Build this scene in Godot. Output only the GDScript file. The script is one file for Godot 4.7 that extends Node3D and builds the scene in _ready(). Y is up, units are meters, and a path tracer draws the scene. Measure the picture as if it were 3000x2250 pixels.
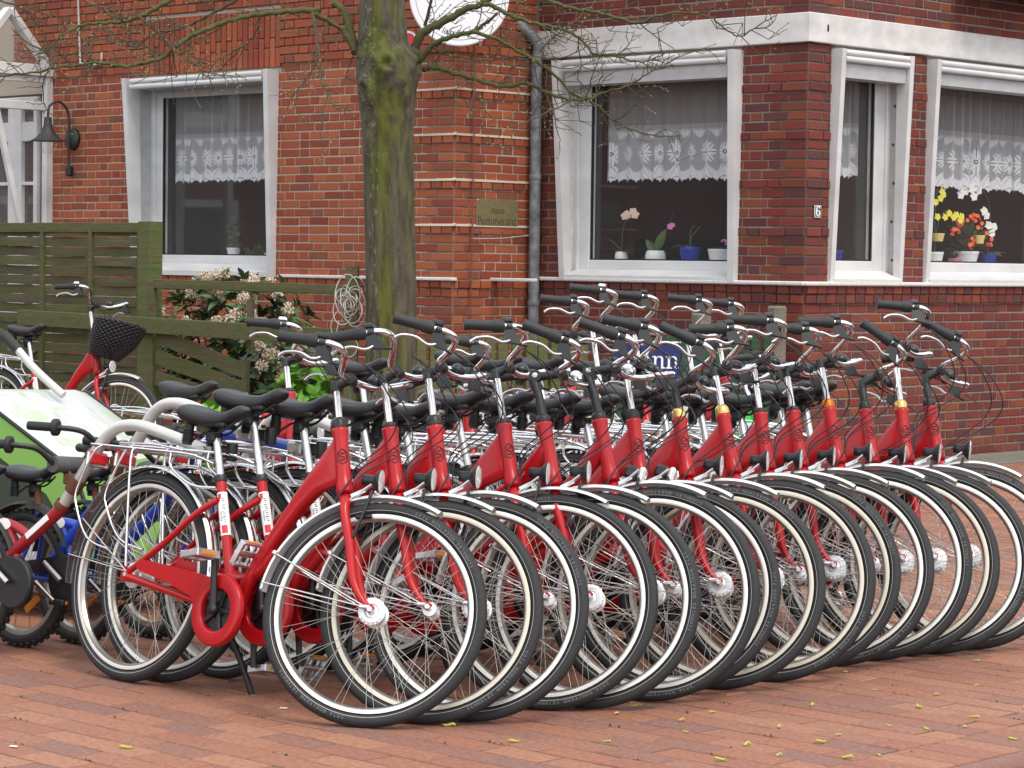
extends Node3D
# A row of red rental bicycles on a clinker-paved square in front of two brick house wings.
# Site axes: XV runs along the left house wall (to the right and towards the viewer), XU along the street (to the right and away).

const XV := Vector3(0.7185, 0.0, 0.6955)
const XU := Vector3(0.6955, 0.0, -0.7185)
const HOUSE_CORNER := Vector3(-0.449, 0.0, -18.968)   # outer corner of the orange wing
const SIDE := 0.872                                   # depth of the step between the two wings
const BAY := 2.608                                    # length of the bay's left face

var M := {}
var cache := {}
var rng := RandomNumberGenerator.new()


class Geo:
	var v := PackedVector3Array()
	var n := PackedVector3Array()
	var t := PackedVector2Array()
	var c := PackedColorArray()
	var i := PackedInt32Array()
	var tint := Color(1, 1, 1)
	var tinted := false

	func at(p: Vector3, nn: Vector3, uv := Vector2.ZERO) -> int:
		v.append(p)
		n.append(nn)
		t.append(uv)
		c.append(tint)
		return v.size() - 1

	func tri(a: int, b: int, d: int) -> void:
		var g := (v[b] - v[a]).cross(v[d] - v[a])
		i.append(a)
		if g.dot(n[a] + n[b] + n[d]) > 0.0:
			i.append(d)
			i.append(b)
		else:
			i.append(b)
			i.append(d)

	func quad(a: Vector3, b: Vector3, d: Vector3, e: Vector3) -> void:
		var nn := (b - a).cross(e - a)
		if nn.length_squared() < 1e-16:
			nn = (d - b).cross(e - b)
		nn = nn.normalized()
		var k := at(a, nn, Vector2(0, 0))
		at(b, nn, Vector2(1, 0))
		at(d, nn, Vector2(1, 1))
		at(e, nn, Vector2(0, 1))
		for x in [k, k + 2, k + 1, k, k + 3, k + 2]:
			i.append(x)

	func flat_tri(a: Vector3, b: Vector3, d: Vector3) -> void:
		var nn := (b - a).cross(d - a).normalized()
		var k := at(a, nn)
		at(b, nn)
		at(d, nn)
		for x in [k, k + 2, k + 1]:
			i.append(x)

	# rings of equal length, joined with smooth normals
	func loft(rings: Array, closed := true, caps := true) -> void:
		var m: int = rings[0].size()
		var start := v.size()
		var last := rings.size() - 1
		for r in rings.size():
			var ring: PackedVector3Array = rings[r]
			var before: PackedVector3Array = rings[maxi(r - 1, 0)]
			var after: PackedVector3Array = rings[mini(r + 1, last)]
			var mid := Vector3.ZERO
			for p in ring:
				mid += p
			mid /= m
			for k in m:
				var l := ring[(k + m - 1) % m] if closed or k > 0 else ring[k]
				var q := ring[(k + 1) % m] if closed or k < m - 1 else ring[k]
				var nn := (q - l).cross(after[k] - before[k])
				if nn.length_squared() < 1e-18:
					nn = ring[k] - mid
				if closed and nn.dot(ring[k] - mid) < 0.0:
					nn = -nn
				at(ring[k], nn.normalized(), Vector2(float(k) / m, float(r) / maxi(last, 1)))
		for r in last:
			for k in (m if closed else m - 1):
				var a: int = start + r * m + k
				var b: int = start + r * m + (k + 1) % m
				tri(a, b, a + m)
				tri(b, b + m, a + m)
		if caps and closed:
			for r in [0, last]:
				var ring: PackedVector3Array = rings[r]
				var mid := Vector3.ZERO
				for p in ring:
					mid += p
				mid /= m
				var away: Vector3 = (mid - rings[1 if r == 0 else last - 1][0])
				var nn := (ring[1] - ring[0]).cross(ring[int(m / 2.0)] - ring[0]).normalized()
				var inner := Vector3.ZERO
				for p in rings[1 if r == 0 else last - 1]:
					inner += p
				inner /= m
				if nn.dot(mid - inner) < 0.0:
					nn = -nn
				var k0 := at(mid, nn)
				for p in ring:
					at(p, nn)
				for k in m:
					tri(k0, k0 + 1 + k, k0 + 1 + (k + 1) % m)

	func tube(path: Array, radius, sides := 8, caps := true, flat := 1.0, up := Vector3.ZERO) -> void:
		var rings := []
		var last := path.size() - 1
		var side := Vector3.ZERO
		for k in path.size():
			var dir: Vector3 = (path[mini(k + 1, last)] - path[maxi(k - 1, 0)]).normalized()
			if k == 0:
				var hint := up if up != Vector3.ZERO else (Vector3.UP if absf(dir.y) < 0.9 else Vector3.RIGHT)
				side = hint.cross(dir).normalized()
			else:
				side = (side - dir * side.dot(dir)).normalized()
			var over := dir.cross(side).normalized()
			var r: float = radius[k] if radius is Array else radius
			var ring := PackedVector3Array()
			for s in sides:
				var a := TAU * s / sides
				ring.append(path[k] + side * cos(a) * r * flat + over * sin(a) * r)
			rings.append(ring)
		loft(rings, true, caps)

	# profile of (radius, height) turned about xf's y axis
	func lathe(profile: Array, xf: Transform3D, seg := 24, a0 := 0.0, a1 := TAU, smooth := true) -> void:
		var whole := absf(a1 - a0) > TAU - 0.001
		var cols := seg if whole else seg + 1
		var parts := []
		if smooth:
			parts.append(profile)
		else:
			for k in profile.size() - 1:
				parts.append([profile[k], profile[k + 1]])
		for part in parts:
			var start := v.size()
			for k in part.size():
				var d: Vector2 = part[mini(k + 1, part.size() - 1)] - part[maxi(k - 1, 0)]
				if k == 0 and part[0].is_equal_approx(part[part.size() - 1]):
					d = part[1] - part[part.size() - 2]
				elif k == part.size() - 1 and part[0].is_equal_approx(part[k]):
					d = part[1] - part[k - 1]
				var e := Vector2(d.y, -d.x).normalized()
				for s in cols:
					var a := a0 + (a1 - a0) * s / seg
					var p: Vector2 = part[k]
					at(xf * Vector3(p.x * cos(a), p.y, p.x * sin(a)), (xf.basis * Vector3(e.x * cos(a), e.y, e.x * sin(a))).normalized(), Vector2(float(s) / seg, float(k) / (part.size() - 1)))
			for k in part.size() - 1:
				for s in seg:
					var a = start + k * cols + s
					var b = start + k * cols + (s + 1) % cols
					tri(a, b, a + cols)
					tri(b, b + cols, a + cols)

	# bevelled box centred on xf
	func box(xf: Transform3D, size: Vector3, bevel := 0.0) -> void:
		var h := size / 2.0
		if bevel <= 0.0:
			var q := []
			for k in 8:
				q.append(xf * Vector3(h.x if k & 1 else -h.x, h.y if k & 2 else -h.y, h.z if k & 4 else -h.z))
			hexa(q)
			return
		var b := minf(bevel, minf(h.x, minf(h.y, h.z)) * 0.9)
		var f := func(sx, sy, sz, ax) -> Vector3:
			var p := Vector3(sx * h.x, sy * h.y, sz * h.z)
			if ax != 0:
				p.x -= sx * b
			if ax != 1:
				p.y -= sy * b
			if ax != 2:
				p.z -= sz * b
			return xf * p
		for s in [-1.0, 1.0]:
			side4([f.call(s, -1, -1, 0), f.call(s, 1, -1, 0), f.call(s, 1, 1, 0), f.call(s, -1, 1, 0)], xf.basis * Vector3(s, 0, 0))
			side4([f.call(-1, s, -1, 1), f.call(1, s, -1, 1), f.call(1, s, 1, 1), f.call(-1, s, 1, 1)], xf.basis * Vector3(0, s, 0))
			side4([f.call(-1, -1, s, 2), f.call(1, -1, s, 2), f.call(1, 1, s, 2), f.call(-1, 1, s, 2)], xf.basis * Vector3(0, 0, s))
			for r in [-1.0, 1.0]:
				side4([f.call(-1, s, r, 1), f.call(1, s, r, 1), f.call(1, s, r, 2), f.call(-1, s, r, 2)], xf.basis * Vector3(0, s, r))
				side4([f.call(s, -1, r, 0), f.call(s, 1, r, 0), f.call(s, 1, r, 2), f.call(s, -1, r, 2)], xf.basis * Vector3(s, 0, r))
				side4([f.call(s, r, -1, 0), f.call(s, r, 1, 0), f.call(s, r, 1, 1), f.call(s, r, -1, 1)], xf.basis * Vector3(s, r, 0))
				for q in [-1.0, 1.0]:
					var k := at(f.call(s, r, q, 0), (xf.basis * Vector3(s, r, q)).normalized())
					at(f.call(s, r, q, 1), n[k])
					at(f.call(s, r, q, 2), n[k])
					tri(k, k + 1, k + 2)

	func side4(p: Array, nn: Vector3) -> void:
		nn = nn.normalized()
		var k := at(p[0], nn, Vector2(0, 0))
		at(p[1], nn, Vector2(1, 0))
		at(p[2], nn, Vector2(1, 1))
		at(p[3], nn, Vector2(0, 1))
		tri(k, k + 1, k + 2)
		tri(k, k + 2, k + 3)

	# eight corners, index bits x y z
	func hexa(q: Array) -> void:
		var mid := Vector3.ZERO
		for p in q:
			mid += p / 8.0
		for s in [[0, 2, 6, 4], [1, 3, 7, 5], [0, 1, 5, 4], [2, 3, 7, 6], [0, 1, 3, 2], [4, 5, 7, 6]]:
			var a: Vector3 = q[s[0]]
			var nn: Vector3 = (q[s[2]] - a).cross(q[s[3]] - q[s[1]])
			if nn.dot((a + q[s[2]]) / 2.0 - mid) < 0.0:
				nn = -nn
			side4([a, q[s[1]], q[s[2]], q[s[3]]], nn)

	# a flat outline (x, y) given thickness along z
	func plate(outline: PackedVector2Array, z0: float, z1: float, xf := Transform3D()) -> void:
		var id := Geometry2D.triangulate_polygon(outline)
		for z in [z0, z1]:
			var nn := xf.basis * Vector3(0, 0, signf(z - (z0 + z1) / 2.0))
			var k := v.size()
			for p in outline:
				at(xf * Vector3(p.x, p.y, z), nn, p)
			for m in range(0, id.size(), 3):
				tri(k + id[m], k + id[m + 1], k + id[m + 2])
		var cw := Geometry2D.is_polygon_clockwise(outline)
		for m in outline.size():
			var p := outline[m]
			var q := outline[(m + 1) % outline.size()]
			var e := Vector2(q.y - p.y, p.x - q.x) * (-1.0 if cw else 1.0)
			side4([xf * Vector3(p.x, p.y, z0), xf * Vector3(q.x, q.y, z0), xf * Vector3(q.x, q.y, z1), xf * Vector3(p.x, p.y, z1)], xf.basis * Vector3(e.x, e.y, 0))

	func done() -> ArrayMesh:
		var m := ArrayMesh.new()
		var a := []
		a.resize(Mesh.ARRAY_MAX)
		a[Mesh.ARRAY_VERTEX] = v
		a[Mesh.ARRAY_NORMAL] = n
		a[Mesh.ARRAY_TEX_UV] = t
		if tinted:
			a[Mesh.ARRAY_COLOR] = c
		a[Mesh.ARRAY_INDEX] = i
		m.add_surface_from_arrays(Mesh.PRIMITIVE_TRIANGLES, a)
		return m


func put(called: String, mesh: Mesh, mat: Material, parent: Node = self, xf := Transform3D()) -> MeshInstance3D:
	var o := MeshInstance3D.new()
	o.name = called
	o.mesh = mesh
	o.material_override = mat
	o.transform = xf
	parent.add_child(o, true)
	return o


func tag(o: Node, label: String, category: String, group := "") -> Node:
	o.set_meta("label", label)
	o.set_meta("category", category)
	if group:
		o.set_meta("group", group)
	return o


func setting(o: Node, label := "") -> Node:
	o.set_meta("kind", "structure")
	if label:
		o.set_meta("label", label)
	return o


func stuff(o: Node) -> Node:
	o.set_meta("kind", "stuff")
	return o


func thing(called: String, label: String, category: String, xf := Transform3D(), group := "") -> Node3D:
	var o := Node3D.new()
	o.name = called
	o.transform = xf
	add_child(o, true)
	tag(o, label, category, group)
	return o


func where(p: Vector3, b := Basis()) -> Transform3D:
	return Transform3D(b, p)


# frame with its y axis along dir
func along(p: Vector3, dir: Vector3) -> Transform3D:
	var y := dir.normalized()
	var x := (Vector3.FORWARD if absf(y.z) < 0.9 else Vector3.RIGHT).cross(y).normalized()
	return Transform3D(Basis(x, y, x.cross(y)), p)


func smooth_path(p: Array, each := 6) -> Array:
	var out := []
	for k in p.size() - 1:
		var a: Vector3 = p[maxi(k - 1, 0)]
		var d: Vector3 = p[mini(k + 2, p.size() - 1)]
		for s in each:
			out.append(p[k].cubic_interpolate(p[k + 1], a, d, float(s) / each))
	out.append(p[-1])
	return out


func ramp(a: Color, b: Color, c := Color(-1, 0, 0)) -> Gradient:
	var g := Gradient.new()
	g.set_color(0, a)
	g.set_color(1, b)
	if c.r >= 0.0:
		g.add_point(0.5, c)
	return g


func noise_tex(freq: float, lo: float, hi: float, kind := FastNoiseLite.TYPE_SIMPLEX_SMOOTH, size := 256, octaves := 4, seed_ := 1, normal := false) -> NoiseTexture2D:
	var f := FastNoiseLite.new()
	f.noise_type = kind
	f.frequency = freq
	f.fractal_octaves = octaves
	f.seed = seed_
	var t := NoiseTexture2D.new()
	t.width = size
	t.height = size
	t.seamless = true
	t.noise = f
	if normal:
		t.as_normal_map = true
		t.bump_strength = hi
	else:
		t.color_ramp = ramp(Color(lo, lo, lo), Color(hi, hi, hi))
	return t


# r, g, b are linear (real-world) reflectances
func mat(r: float, g: float, b: float, rough := 0.8, metal := 0.0) -> StandardMaterial3D:
	var m := StandardMaterial3D.new()
	m.albedo_color = Color(r, g, b).linear_to_srgb()
	m.roughness = rough
	m.metallic = metal
	return m


func grain(m: StandardMaterial3D, tex: Texture2D, scale: float, bump: Texture2D = null, depth := 0.5, world := true) -> StandardMaterial3D:
	m.albedo_texture = tex
	m.uv1_triplanar = true
	m.uv1_world_triplanar = world
	m.uv1_scale = Vector3.ONE * scale
	if bump:
		m.heightmap_enabled = true
		m.heightmap_texture = bump
		m.heightmap_scale = depth
	return m


func make_materials() -> void:
	var fine := noise_tex(0.05, 0.55, 1.0, FastNoiseLite.TYPE_SIMPLEX_SMOOTH, 256, 5, 3)
	var speck := noise_tex(0.12, 0.6, 1.0, FastNoiseLite.TYPE_VALUE, 256, 3, 8)
	var bumps := noise_tex(0.06, 0.0, 1.0, FastNoiseLite.TYPE_SIMPLEX_SMOOTH, 256, 5, 5)
	var blotch := noise_tex(0.012, 0.5, 1.0, FastNoiseLite.TYPE_SIMPLEX_SMOOTH, 512, 6, 11)
	cache.pale = noise_tex(0.05, 0.78, 1.0, FastNoiseLite.TYPE_SIMPLEX_SMOOTH, 256, 5, 13)
	cache.fine = fine
	cache.bumps = bumps
	cache.blotch = blotch
	# bicycles
	M.red = mat(0.40, 0.004, 0.008, 0.34)
	M.red.metallic_specular = 0.4
	M.red.clearcoat_enabled = true
	M.red.clearcoat = 0.22
	M.red.clearcoat_roughness = 0.12
	M.dull_red = mat(0.33, 0.012, 0.02, 0.4)
	M.cream = mat(0.72, 0.66, 0.38, 0.35)
	M.white = mat(0.72, 0.71, 0.68, 0.35)
	M.blue = mat(0.012, 0.06, 0.5, 0.3)
	M.blue.clearcoat_enabled = true
	M.blue.clearcoat = 0.5
	M.lime = mat(0.05, 0.55, 0.06, 0.4)
	M.orange = mat(0.7, 0.2, 0.02, 0.4)
	M.chrome = mat(0.72, 0.71, 0.7, 0.16, 1.0)
	M.alu = mat(0.6, 0.6, 0.61, 0.36, 0.95)
	M.steel = mat(0.55, 0.52, 0.48, 0.3, 1.0)
	M.spoke = mat(0.52, 0.5, 0.46, 0.3, 1.0)
	M.rim = mat(0.4, 0.38, 0.35, 0.32, 0.9)
	M.rim_wall = mat(0.74, 0.72, 0.66, 0.35, 0.35)
	M.rim_wall_old = mat(0.62, 0.57, 0.46, 0.4, 0.3)
	M.tyre = grain(mat(0.03, 0.03, 0.032, 0.7), fine, 9.0, bumps, 0.05)
	M.stripe = mat(0.4, 0.4, 0.4, 0.4)
	M.tyre_print = mat(0.11, 0.115, 0.12, 0.7)
	M.black = mat(0.012, 0.012, 0.013, 0.42)
	M.rubber = grain(mat(0.026, 0.026, 0.028, 0.62), fine, 12.0)
	M.saddle = grain(mat(0.03, 0.03, 0.033, 0.5), fine, 14.0, bumps, 0.03)
	M.saddle_base = mat(0.012, 0.012, 0.012, 0.6)
	M.gold = mat(0.75, 0.5, 0.16, 0.3, 1.0)
	M.amber = mat(0.6, 0.2, 0.01, 0.2)
	M.mudguard = mat(0.74, 0.74, 0.74, 0.2, 0.35)
	M.hub = mat(0.7, 0.7, 0.71, 0.35, 0.6)
	M.label_white = mat(0.8, 0.8, 0.78, 0.4)
	M.label_red = mat(0.62, 0.02, 0.03, 0.4)
	M.label_dark = mat(0.05, 0.05, 0.055, 0.5)
	M.emblem = mat(0.09, 0.012, 0.016, 0.4)
	M.rust = grain(mat(0.2, 0.075, 0.03, 0.8), speck, 12.0)
	M.silver_paint = mat(0.56, 0.54, 0.51, 0.42, 0.45)
	M.foam = grain(mat(0.16, 0.155, 0.16, 0.9), fine, 10.0)
	M.lens = mat(0.75, 0.75, 0.75, 0.08, 0.4)
	M.red.roughness_texture = speck
	M.red.roughness = 0.5
	M.red.uv1_triplanar = true
	M.red.uv1_scale = Vector3.ONE * 5.0
	# brickwork: tones of two houses and of the paving
	M.orange_bricks = []
	for k in [[0.38, 0.082, 0.034], [0.42, 0.1, 0.04], [0.34, 0.068, 0.031], [0.43, 0.115, 0.046], [0.29, 0.056, 0.029], [0.39, 0.1, 0.04], [0.36, 0.074, 0.03], [0.28, 0.08, 0.04]]:
		M.orange_bricks.append(grain(mat(k[0] * 1.06, k[1] * 1.1, k[2] * 1.08, 0.85), cache.pale, 4.0, bumps, 0.25))
	M.dark_bricks = []
	for k in [[0.17, 0.030, 0.024], [0.21, 0.032, 0.024], [0.13, 0.026, 0.026], [0.15, 0.024, 0.02], [0.24, 0.05, 0.022], [0.19, 0.045, 0.03], [0.11, 0.032, 0.034], [0.2, 0.026, 0.022]]:
		M.dark_bricks.append(grain(mat(k[0] * 1.02 + 0.015, k[1] * 1.12 + 0.004, k[2] * 1.05 + 0.003, 0.8), cache.pale, 4.0, bumps, 0.25))
	M.pavers = []
	for k in [[0.35, 0.145, 0.092], [0.38, 0.16, 0.1], [0.33, 0.13, 0.085], [0.29, 0.13, 0.095], [0.40, 0.175, 0.108], [0.34, 0.148, 0.1], [0.27, 0.128, 0.1], [0.36, 0.142, 0.084]]:
		M.pavers.append(grain(mat(k[0] * 0.95, k[1] * 0.97, k[2] * 0.92, 0.8), cache.pale, 3.0, bumps, 0.14))
	M.brick_mass = mat(1, 1, 1, 0.85)
	M.brick_mass.vertex_color_use_as_albedo = true
	grain(M.brick_mass, cache.pale, 4.0, bumps, 0.25)
	M.mortar_light = grain(mat(0.56, 0.49, 0.39, 0.95), cache.pale, 6.0, bumps, 0.3)
	M.mortar_dark = grain(mat(0.32, 0.275, 0.215, 0.95), cache.pale, 6.0, bumps, 0.3)
	M.joint_sand = grain(mat(0.13, 0.085, 0.05, 0.95), fine, 5.0, bumps, 0.3)
	M.moss = grain(mat(0.12, 0.16, 0.03, 0.95), fine, 9.0)
	M.asphalt = grain(mat(0.07, 0.068, 0.066, 0.9), speck, 5.0, bumps, 0.3)
	M.soil = grain(mat(0.055, 0.04, 0.026, 0.95), fine, 3.0, bumps, 1.0)
	# house trim
	M.pvc = grain(mat(0.72, 0.72, 0.72, 0.35), noise_tex(0.01, 0.86, 1.0, FastNoiseLite.TYPE_SIMPLEX_SMOOTH, 256, 5, 21), 1.1)
	M.white_paint = grain(mat(0.76, 0.73, 0.71, 0.5), noise_tex(0.016, 0.84, 1.0, FastNoiseLite.TYPE_SIMPLEX_SMOOTH, 256, 5, 23), 1.5)
	M.grey_sheet = grain(mat(0.5, 0.5, 0.51, 0.45), noise_tex(0.02, 0.88, 1.0, FastNoiseLite.TYPE_SIMPLEX_SMOOTH, 256, 5, 25), 2.0)
	M.render_white = grain(mat(0.74, 0.73, 0.7, 0.8), noise_tex(0.05, 0.85, 1.0, FastNoiseLite.TYPE_SIMPLEX_SMOOTH, 256, 5, 27), 3.0, bumps, 0.4)
	M.gasket = mat(0.012, 0.012, 0.014, 0.6)
	M.zinc = grain(mat(0.33, 0.345, 0.37, 0.5, 0.1), blotch, 1.2)
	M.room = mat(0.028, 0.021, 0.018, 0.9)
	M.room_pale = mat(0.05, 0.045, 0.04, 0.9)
	M.glass = mat(1, 1, 1, 0.02)
	M.glass.albedo_color.a = 0.03
	M.glass.transparency = BaseMaterial3D.TRANSPARENCY_ALPHA
	M.brass = grain(mat(0.33, 0.27, 0.13, 0.45, 0.35), cache.pale, 2.0)
	M.engraved = mat(0.06, 0.05, 0.035, 0.6)
	M.lamp_iron = grain(mat(0.05, 0.05, 0.052, 0.6), fine, 6.0)
	M.enamel_blue = mat(0.02, 0.03, 0.12, 0.25)
	M.sign_white = mat(0.78, 0.78, 0.8, 0.3)
	M.sign_grey = mat(0.22, 0.22, 0.23, 0.5)
	M.cable = mat(0.42, 0.4, 0.36, 0.5)
	M.wire_red = mat(0.18, 0.06, 0.05, 0.6)
	# wood
	M.old_wood = []
	for k in [[0.12, 0.098, 0.052], [0.10, 0.082, 0.045], [0.135, 0.108, 0.062], [0.11, 0.1, 0.042]]:
		M.old_wood.append(wood(k[0], k[1], k[2], int(100.0 * k[0])))
	M.green_wood = wood(0.028, 0.07, 0.042, 41)
	M.mossy_wood = wood(0.115, 0.112, 0.045, 43)
	M.concrete = grain(mat(0.27, 0.245, 0.2, 0.95), speck, 4.0, bumps, 0.4)
	# plants
	M.leaf = leafy(0.06, 0.11, 0.034)
	M.leaf_dark = leafy(0.03, 0.06, 0.022)
	M.leaf_bright = leafy(0.13, 0.33, 0.02)
	M.blossom = mat(0.66, 0.54, 0.42, 0.85)
	M.blossom_brown = mat(0.4, 0.26, 0.18, 0.85)
	M.pot_white = mat(0.75, 0.75, 0.76, 0.25)
	M.pot_blue = mat(0.015, 0.035, 0.3, 0.25)
	M.pot_yellow = mat(0.7, 0.58, 0.2, 0.4)
	M.pot_pink = mat(0.55, 0.2, 0.3, 0.4)
	M.petal_white = leafy(0.85, 0.83, 0.8)
	M.petal_yellow = leafy(0.8, 0.72, 0.08)
	M.petal_orange = leafy(0.85, 0.12, 0.02)
	M.petal_pink = leafy(0.7, 0.2, 0.55)
	M.petal_cream = leafy(0.85, 0.66, 0.5)
	M.bud = mat(0.22, 0.2, 0.1, 0.7)
	M.catkin = mat(0.4, 0.42, 0.08, 0.8)
	M.wicker = mat(0.016, 0.016, 0.018, 0.55)


func leafy(r: float, g: float, b: float) -> StandardMaterial3D:
	var m := mat(r, g, b, 0.5)
	m.backlight_enabled = true
	m.backlight = Color(r, g, b).linear_to_srgb() * 0.6
	return m


func wood(r: float, g: float, b: float, s: int) -> StandardMaterial3D:
	var size := 256
	var im := Image.create(size, size, false, Image.FORMAT_RGB8)
	var f := FastNoiseLite.new()
	f.seed = s
	f.frequency = 0.02
	f.fractal_octaves = 4
	var moss := FastNoiseLite.new()
	moss.seed = s + 7
	moss.frequency = 0.018
	moss.fractal_octaves = 5
	for y in size:
		for x in size:
			var w := f.get_noise_2d(x * 0.5, y * 6.0) * 0.5 + 0.5
			var k := clampf(moss.get_noise_2d(x, y) * 2.2 + 0.35, 0.0, 1.0)
			var tone := 0.55 + 0.6 * w
			im.set_pixel(x, y, Color(r * tone * (1.0 - 0.25 * k), g * tone * (0.97 + 0.1 * k), b * tone * (1.0 - 0.45 * k)).linear_to_srgb())
	var m := StandardMaterial3D.new()
	m.roughness = 0.9
	return grain(m, ImageTexture.create_from_image(im), 1.6, cache.bumps, 0.3)


func text(words: String, height: float, mat_: Material, parent: Node, xf: Transform3D, called := "lettering", bold := false, serif := false) -> MeshInstance3D:
	var m := TextMesh.new()
	var f := SystemFont.new()
	f.font_names = ["Droid Serif" if serif else "Droid Sans"]
	f.font_weight = 700 if bold else 400
	m.font = f
	m.text = words
	m.font_size = 32
	m.pixel_size = height / 23.0
	m.depth = 0.0016
	m.curve_step = 2.0
	return put(called, m, mat_, parent, xf)


func _ready() -> void:
	rng.seed = 20240511
	var cam := Camera3D.new()
	cam.name = "camera"
	cam.fov = 17.154
	cam.near = 0.1
	cam.far = 400.0
	cam.transform = Transform3D(Basis(Vector3.RIGHT, deg_to_rad(-2.712)) * Basis(Vector3.BACK, deg_to_rad(0.76)), Vector3(0, 1.44, 0))
	add_child(cam)
	cam.current = true

	var sky := ProceduralSkyMaterial.new()
	sky.sky_top_color = Color(0.80, 0.83, 0.87)
	sky.sky_horizon_color = Color(0.93, 0.94, 0.95)
	sky.sky_curve = 0.3
	sky.ground_bottom_color = Color(0.4, 0.3, 0.25)
	sky.ground_horizon_color = Color(0.6, 0.55, 0.5)
	sky.sun_angle_max = 0.0
	var env := Environment.new()
	env.background_mode = Environment.BG_SKY
	env.sky = Sky.new()
	env.sky.sky_material = sky
	env.background_energy_multiplier = 1.15
	env.tonemap_mode = Environment.TONE_MAPPER_LINEAR
	env.tonemap_exposure = 2.05
	env.sdfgi_enabled = true
	env.ssao_enabled = true
	env.ssil_enabled = true
	var we := WorldEnvironment.new()
	we.name = "world"
	we.environment = env
	add_child(we)

	var sun := DirectionalLight3D.new()
	sun.name = "sun"
	sun.light_energy = 0.42
	sun.light_color = Color(1.0, 0.97, 0.93)
	sun.light_angular_distance = 25.0
	sun.shadow_enabled = true
	sun.rotation_degrees = Vector3(-58, 32, 0)
	add_child(sun)

	make_materials()
	make_ground()
	make_houses()
	make_garden()
	make_tree()
	make_front_row()
	make_back_row()
	make_tag_alongs()
	make_child_trailer()
	make_litter()
	make_opposite_side()


# ---------------------------------------------------------------- brickwork

func brick_shape(w: float, h: float, d: float, variant: int) -> ArrayMesh:
	var key := "brick %d %d %d %d" % [roundi(w * 250.0), roundi(h * 500.0), roundi(d * 1000.0), variant]
	if not cache.has(key):
		var g := Geo.new()
		brick(g, Transform3D(), w, h, d, variant)
		cache[key] = g.done()
	return cache[key]


# centred on x and y, face at z = d, chamfered and a little uneven
func brick(g: Geo, xf: Transform3D, w: float, h: float, d: float, variant: int) -> void:
	var r := RandomNumberGenerator.new()
	r.seed = 100 + variant
	var c := 0.0035
	var face := []
	var rim := []
	var root := []
	for k in 4:
		var s := Vector2(-1 if k in [0, 3] else 1, -1 if k < 2 else 1)
		var j := Vector2(r.randf_range(-0.0016, 0.0016), r.randf_range(-0.0014, 0.0014))
		var p := Vector2(s.x * w / 2.0, s.y * h / 2.0) + j
		face.append(xf * Vector3(p.x - s.x * c, p.y - s.y * c, d + r.randf_range(-0.0012, 0.0012)))
		rim.append(xf * Vector3(p.x, p.y, d - c))
		root.append(xf * Vector3(p.x, p.y, -0.012))
	g.quad(face[0], face[1], face[2], face[3])
	for k in 4:
		var q := (k + 1) % 4
		g.quad(rim[k], rim[q], face[q], face[k])
		g.quad(root[k], root[q], rim[q], rim[k])


# Lays brick records [x, y, w, h, proud] in a plane: the nearest to `near` as objects of their own, the rest joined.
func lay(parent: Node3D, xf: Transform3D, records: Array, tones: Array, near: Vector3, single: int, called := "brick") -> void:
	var order := []
	var from := xf.affine_inverse() * near
	for k in records.size():
		order.append([Vector3(records[k][0], records[k][1], 0).distance_to(from), k])
	order.sort_custom(func(a, b): return a[0] < b[0])
	var g := Geo.new()
	g.tinted = true
	for n in order.size():
		var q: Array = records[order[n][1]]
		var tone := rng.randi() % tones.size()
		var variant := rng.randi() % 4
		var at := xf * Transform3D(Basis(Vector3.BACK, rng.randf_range(-0.006, 0.006)), Vector3(q[0], q[1], 0))
		if n < single:
			put(called, brick_shape(q[2], q[3], q[4], variant), tones[tone], parent, at)
		else:
			g.tint = tones[tone].albedo_color.srgb_to_linear() * rng.randf_range(0.88, 1.1)
			brick(g, at, q[2], q[3], q[4], variant)
	if g.v.size():
		stuff(put(called + "work", g.done(), M.brick_mass, parent))


# Flemish bond between x0 and x1; openings are [x0, x1, y0, y1]; bands is a callable(row) -> [header_row, proud, x_from]
func bond(x0: float, x1: float, base: float, row0: int, row1: int, course: float, len_: float, openings: Array, style: Callable) -> Array:
	var out := []
	var joint := 0.0108
	for row in range(row0, row1):
		var y := base + row * course
		var spans := [[x0, x1]]
		for o in openings:
			if y + course * 0.6 > o[2] and y + course * 0.4 < o[3]:
				var cut := []
				for s in spans:
					if o[1] <= s[0] or o[0] >= s[1]:
						cut.append(s)
					else:
						if o[0] > s[0]:
							cut.append([s[0], o[0]])
						if o[1] < s[1]:
							cut.append([o[1], s[1]])
				spans = cut
		for s in spans:
			# laid from the right end, where the quoin is
			var x: float = s[1]
			var k: int = posmod(row, 2)
			var first := true
			while x > s[0] + 0.02:
				var st: Array = style.call(row, x)
				var w := len_ if k % 2 == 0 else len_ / 2.0
				if st[0]:
					w = len_ / 2.0
				if first and posmod(row, 2) == 1 and not st[0]:
					w = len_ * 0.75
				first = false
				w = minf(w, x - s[0])
				if x - w - s[0] < 0.03:
					w = x - s[0]
				var wob := rng.randf_range(-0.0015, 0.0015)
				if st[1] > -1.0:
					out.append([x - w / 2.0, y + course / 2.0 + wob, w - joint + rng.randf_range(-0.002, 0.002), course - joint + rng.randf_range(-0.002, 0.002), st[1] + rng.randf_range(-0.001, 0.001)])
				x -= w
				k += 1
	return out


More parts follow.
